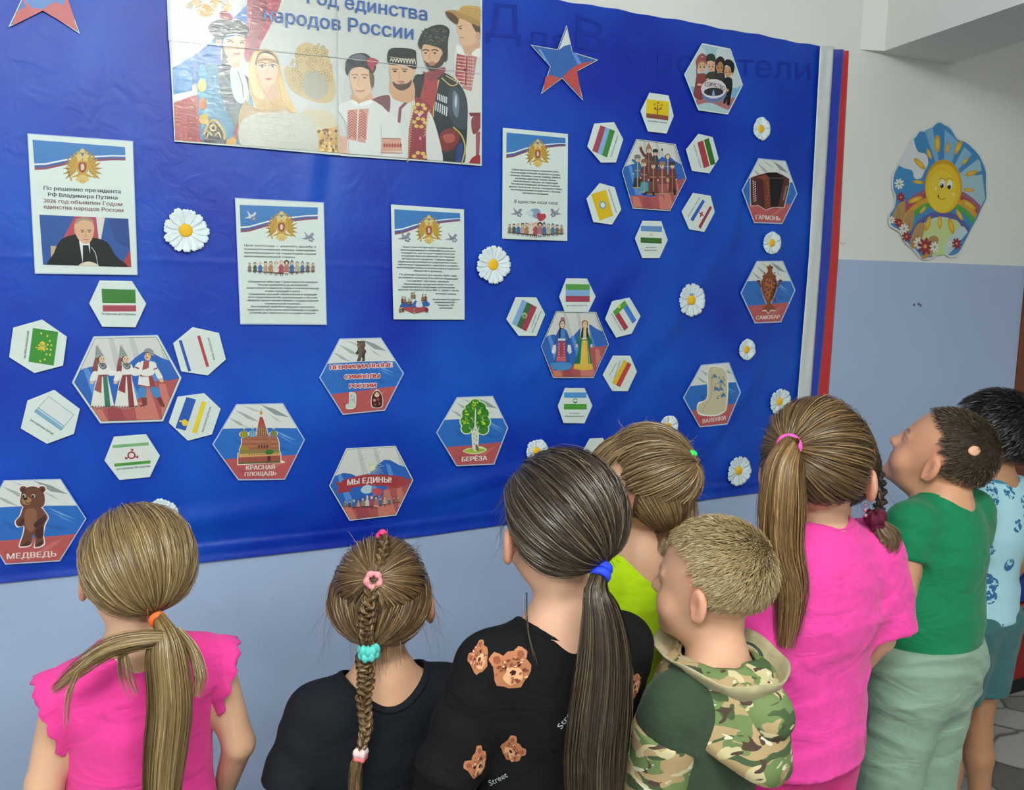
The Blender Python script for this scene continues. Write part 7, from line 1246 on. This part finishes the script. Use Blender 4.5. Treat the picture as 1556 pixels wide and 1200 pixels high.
# 5 --- blond boy in the camouflage hood
def boy_camo():
    r_ = np.random.default_rng(15); p = child('short haired blond boy in dark green jacket with camouflage sleeves and hood', 1080, 884, 1.36, .955, 60, 0, 0, 44, (140, 116, 78), skin=(206, 158, 130), w=.98, lean=(-.005, -.02), nk=.028, eo=.004, arm={(0, 'el'): (.03, .045, .02), (0, 'wr'): (.05, .08, .03), (1, 'el'): (-.05, .05, 0), (1, 'wr'): (-.07, .06, 0)})
    M = plain('dark_green_fleece', (50, 68, 48), .85); shirt(p, M, .40, sleeve=.28, sr=.050, neck=(.066, 0), amp=.004, seed=31, name='jacket')
    for i in (0, 1):
        g = Grid(np.minimum(p.sh[i], p.wr[i])-.09, np.maximum(p.sh[i], p.wr[i])+.09, .006); g.cone(p.sh[i]+(p.el[i]-p.sh[i])*.22, p.el[i], .052, .050, .02); g.cone(p.el[i], p.wr[i], .048, .038, .02); g.ripple(folds(p, .005, 6)); g.plane(p.sh[i]+(p.el[i]-p.sh[i])*.26, p.sh[i]-p.el[i]); g.plane(p.wr[i], p.wr[i]-p.el[i]); cloth(p, 'camouflage_sleeve', g, M_camo)
    trousers(p, plain('khaki_trousers', (84, 80, 60)), p.hip[2]+.05, .07); shoes(p, M_shoe, M_sole)
    # hood lying on the back: a folded bag around the neck
    Mi = plain('sand_hood_lining', (178, 166, 130), .85, bump=(120, .5), noise=(60, .8)); c = p.neck+V3(0, 0, -.006); n, k = 48, 14
    def ringp(t, v):                     # t around the neck (0 = right, 90 = front), v from inner edge out and down
        bk = max(0, -math.sin(t)); fr = max(0, math.sin(t)); ra = .058+.030*math.sin(v*math.pi*.55)+.034*bk*v; z = .020+.010*math.sin(v*math.pi)-.075*v**1.5-.085*bk**1.3*v**1.2+.012*bk*math.sin(v*3)
        wob = .004*math.sin(t*5+v*4)+.003*math.sin(t*9-v*6); return c+p.r*math.cos(t)*(ra+wob)+p.f*(math.sin(t)*(ra+wob)-.010*v*bk+.008)+V3(0, 0, z-.02*fr*v)
    V = [ringp(i*2*math.pi/n, j/(k-1)) for j in range(k) for i in range(n)]; F = [(j*n+i, j*n+(i+1) % n, (j+1)*n+(i+1) % n, (j+1)*n+i) for j in range(k-1) for i in range(n)]
    hd = mesh_obj('hood', V, F, M_camo, p.root, smooth=True); md = hd.modifiers.new('thickness', 'SOLIDIFY'); md.thickness = .005; md.offset = 1
    V = []
    for j in range(9):
        v = j/8
        for i in range(n):
            t = i*2*math.pi/n; bk = max(0, -math.sin(t)); ra = .050+.046*v+.020*bk*v; V.append(c+p.r*math.cos(t)*ra+p.f*(math.sin(t)*ra+.008)+V3(0, 0, .016-.030*math.sin(v*math.pi)*(.4+bk)+.014*v+.003*math.sin(t*7+v*9)-.020*bk*v))
    li = mesh_obj('hood_lining', V, [(j*n+i, j*n+(i+1) % n, (j+1)*n+(i+1) % n, (j+1)*n+i) for j in range(8) for i in range(n)], Mi, p.root, smooth=True); md = li.modifiers.new('thickness', 'SOLIDIFY'); md.thickness = .003
    g = Grid(c-.16, c+.12, .005); b1 = c-p.f*.085+V3(0, 0, -.050); g.cone(c-p.f*.050+V3(0, 0, -.02)-p.r*.03, b1, .034, .030, .03); g.cone(c-p.f*.050+V3(0, 0, -.02)+p.r*.03, b1+p.r*.01, .034, .030, .03); g.cone(b1, b1+V3(0, 0, -.055)+p.f*.02, .032, .012, .03); g.ripple(folds(p, .006, 9)); g.plane(c+V3(0, 0, .006), (0, 0, 1)); cloth(p, 'hood_bag', g, M_camo)
    cols = lambda n: tints(n, (164, 140, 98), (208, 188, 146), (116, 94, 62), r_); hair_cap(p, .003, (120, 98, 66)); crop_hair(p, r_, 14000, .015, cols, .006, whorl=(.25, -.85, .45), stand=.22, rad=.00045)
# 6 --- girl in hot pink, high ponytail
def girl_pink():
    r_ = np.random.default_rng(16); p = child('tall girl in long hot pink tee with high light brown ponytail', 1243, 714, 1.65, 1.107, -24, 8, 0, 30, (90, 66, 42), skin=(216, 166, 138), w=1.16, fat=1.0, lean=(-.035, 0), nk=.045, eo=.011)
    M = plain('hot_pink_terry', (240, 70, 165), .9, bump=(90, .5), noise=(40, .86)); shirt(p, M, .380, sleeve=.88, sr=.060, o=.018, neck=(.058, 0), amp=.007, seed=24, cuff=1.12, flare=.01, name='hot_pink_tee'); collar_ring(p, M, .055, 0)
    trousers(p, plain('pink_shorts_cloth', (212, 44, 128)), p.hip[2]+.05, p.kn[0][2]+.02, name='shorts'); shoes(p, M_shoe, M_sole)
    cols = lambda n: tints(n, (92, 68, 42), (166, 132, 86), (42, 30, 19), r_); hair_cap(p, .009, (84, 62, 38)); tie = (-.35, -.80, .40)
    o, E = gathered(p, r_, 3800, tie, .013, cols, puff=.009); path = [E, wp(1204, 676, 1.520), wp(1192, 710, 1.495), wp(1188, 770, 1.485), wp(1188, 835, 1.485), wp(1202, 900, 1.480), wp(1192, 985, 1.475)]
    tc2 = lambda n: tints(n, (122, 90, 56), (196, 158, 108), (60, 42, 26), r_); tail(p, r_, 1900, path, [.006, .020, .034, .040, .036, .030, .012], tc2, flat=.45, wave=.007, ragged=.55)
    d = np.array(path[1])-E; tie_ring(p, E+d*.22+V3(0, 0, .004), d+V3(0, 0, .03), .0150, .0080, mat('bubblegum_elastic', (255, 88, 190), .6, .3))
    wisps(p, r_, 150, V3(0, -.1, 1)[None]+r_.normal(0, .6, (30, 3)), .03, cols, down=.2, out=.6, lift=.016); wisps(p, r_, 70, np.array([(.8, .5, 0), (.7, .6, -.3)]), .10, cols, down=1, out=.25, lift=.01)
    tail(p, r_, 300, [w2(p, skull(p, np.array([(.75, .55, .7)]), .012))[0], w2(p, skull(p, np.array([(.95, .62, .1)]), .014))[0], w2(p, skull(p, np.array([(.9, .62, -.5)]), .012))[0], w2(p, skull(p, np.array([(.8, .6, -1.1)]), .01))[0]], [.012, .018, .018, .010], cols, name='side_lock', flat=.5, k=10, ragged=.5)
    e = p.H+p.M.T @ V3(.076, .0, -.052)*p.s; bm = mat('earring_bead', (190, 120, 150), .2, .6)
    for q in range(3):
        g = Grid(e-.015+V3(0, 0, -.011*q), e+.015, .002); g.ell(e+V3(0, 0, -.010*q)+p.r*.002*q, (.0035, .0035, .0045), .002); cloth(p, 'earring', g, bm)
# 7 --- girl hidden behind, dark braid with maroon tie
def girl_hidden():
    r_ = np.random.default_rng(17); p = child('mostly hidden girl with dark braid in maroon tie between pink and green shirts', 1262, 724, 1.92, 1.03, 0, 0, 0, 26, (40, 30, 26), skin=(214, 166, 136), w=.82, arm={(1, 'el'): (-.04, .03, 0), (1, 'wr'): (-.06, .05, 0)})
    M = plain('dark_teal_cotton', (30, 84, 70)); shirt(p, M, .40, sleeve=.6, name='dark_top', seed=41); trousers(p, plain('navy_trousers', (36, 40, 60)), p.hip[2]+.05, .07); shoes(p, M_shoe, M_sole)
    cols = lambda n: tints(n, (46, 34, 28), (96, 76, 60), (20, 14, 12), r_); hair_cap(p, .007, (40, 30, 24)); o, E = gathered(p, r_, 1500, (.75, -.5, -.35), .011, cols)
    path = [E, wp(1334, 722, 1.760), wp(1337, 760, 1.680), wp(1330, 786, 1.650)]; braid(p, r_, path, [.012, .015, .014, .008], cols, turns=3, n=50)
    m = mat('maroon_scrunchie', (86, 16, 44), .7, .3, bump=(300, .5)); c = np.array(path[-1]); tie_ring(p, c, V3(.3, 0, -1), .010, .0095, m, lumps=6); tie_ring(p, c+V3(.006, 0, -.012), V3(.5, 0, -1), .009, .008, m, lumps=5)
    c2 = lambda n: tints(n, (104, 82, 60), (156, 130, 96), (56, 42, 30), r_); tail(p, r_, 420, [c, wp(1342, 805, 1.645), wp(1352, 820, 1.640), wp(1345, 838, 1.640)], [.008, .018, .022, .014], c2, name='braid_end', k=10, wave=.006, ragged=.5)
# 8 --- boy in green looking up
def boy_green():
    r_ = np.random.default_rng(18); p = child('boy in tight emerald green tee and pale sage trousers looking up', 1430, 692, 2.05, 1.12, 53, 25, 0, 34, (70, 56, 42), skin=(208, 152, 120), w=1.02, fat=1.25, depth=.85, arm_r=1.1, arm={(1, 'el'): (.0, .02, 0), (1, 'wr'): (-.04, .10, .06)}, lean=(-.03, 0), nk=.075)
    M = plain('emerald_jersey', (16, 122, 78), .75); shirt(p, M, .308, sleeve=.45, sr=.046, o=.006, neck=(.052, 0), amp=.0035, seed=52, name='green_tee', cuff=.94); collar_ring(p, M, .050, 0)
    trousers(p, plain('sage_cotton', (138, 164, 144), .9), p.sh[0][2]-.285, .04, o=.020, amp=.010, seed=8); shoes(p, M_shoe, M_sole)
    cols = lambda n: tints(n, (78, 62, 46), (124, 104, 78), (44, 34, 26), r_); hair_cap(p, .0015, (70, 56, 42)); crop_hair(p, r_, 8000, .009, cols, .003, whorl=(.2, -.8, .5), stand=.5, rad=.0005, gap=((-.74, -.52, .42), .14))
    D = np.array([(-.74, -.52, .42)]); c = w2(p, skull(p, D, .0035))[0]; nn = (D/np.linalg.norm(D))[0] @ p.M; g = Grid(c-.02, c+.02, .0015); u = np.cross(nn, [0, 0, 1]); g.ell(c-nn*.0026, (.0150, .0034, .0115), .002, M=np.array([u/np.linalg.norm(u), nn, np.cross(u/np.linalg.norm(u), nn)])); o = cloth(p, 'bald_patch', g, mat('scalp_skin', (222, 170, 138), .5, .3)); o['label'] = 'small bare oval patch on the crown'
# 9 --- boy in the pale blue patterned tee
def boy_print():
    r_ = np.random.default_rng(19); p = child('dark haired boy in light blue printed tee and teal shorts beside the bench', 1508, 664, 2.40, 1.094, 52, 6, 0, 30, (30, 26, 26), skin=(176, 128, 96), w=.92, depth=.7, lean=(-.01, 0), nk=.045)
    m = bpy.data.materials.new('light_blue_print_cotton'); m.use_nodes = True; nt = m.node_tree; b = nt.nodes['Principled BSDF']; b.inputs['Roughness'].default_value = .85; tc = nt.nodes.new('ShaderNodeTexCoord'); v = nt.nodes.new('ShaderNodeTexVoronoi'); v.inputs['Scale'].default_value = 17; nt.links.new(tc.outputs['Object'], v.inputs['Vector'])
    w = nt.nodes.new('ShaderNodeTexNoise'); w.inputs['Scale'].default_value = 90; nt.links.new(tc.outputs['Object'], w.inputs['Vector']); lt_ = nt.nodes.new('ShaderNodeMath'); lt_.operation = 'LESS_THAN'; lt_.inputs[1].default_value = .36; nt.links.new(v.outputs['Distance'], lt_.inputs[0]); gt = nt.nodes.new('ShaderNodeMath'); gt.operation = 'GREATER_THAN'; gt.inputs[1].default_value = .48; nt.links.new(w.outputs[0], gt.inputs[0])
    mu = nt.nodes.new('ShaderNodeMath'); mu.operation = 'MULTIPLY'; nt.links.new(lt_.outputs[0], mu.inputs[0]); nt.links.new(gt.outputs[0], mu.inputs[1]); mx = nt.nodes.new('ShaderNodeMix'); mx.data_type = 'RGBA'; mx.inputs[6].default_value = (*srgb((168, 212, 226)), 1); mx.inputs[7].default_value = (*srgb((44, 104, 150)), 1); nt.links.new(mu.outputs[0], mx.inputs[0]); nt.links.new(mx.outputs[2], b.inputs['Base Color'])
    shirt(p, m, .33, sleeve=.62, sr=.050, o=.019, amp=.004, seed=61, name='printed_tee'); collar_ring(p, plain('blue_neckband', (60, 130, 160)), .056, 0); trousers(p, plain('teal_cotton', (58, 104, 108)), p.sh[0][2]-.30, p.kn[0][2]+.05, o=.018, name='shorts', amp=.006); shoes(p, mat('white_shoe', (200, 200, 200), .6, .3), M_sole)
    cols = lambda n: tints(n, (26, 22, 24), (66, 58, 58), (8, 7, 8), r_); hair_cap(p, .006, (30, 26, 26)); crop_hair(p, r_, 5200, .040, cols, .014, whorl=(.1, -.75, .6), stand=.25, rad=.0008, k=6)
for f_ in (girl_ruffle, girl_braid, girl_bears, girl_lime, boy_camo, girl_pink, girl_hidden, boy_green, boy_print): f_()
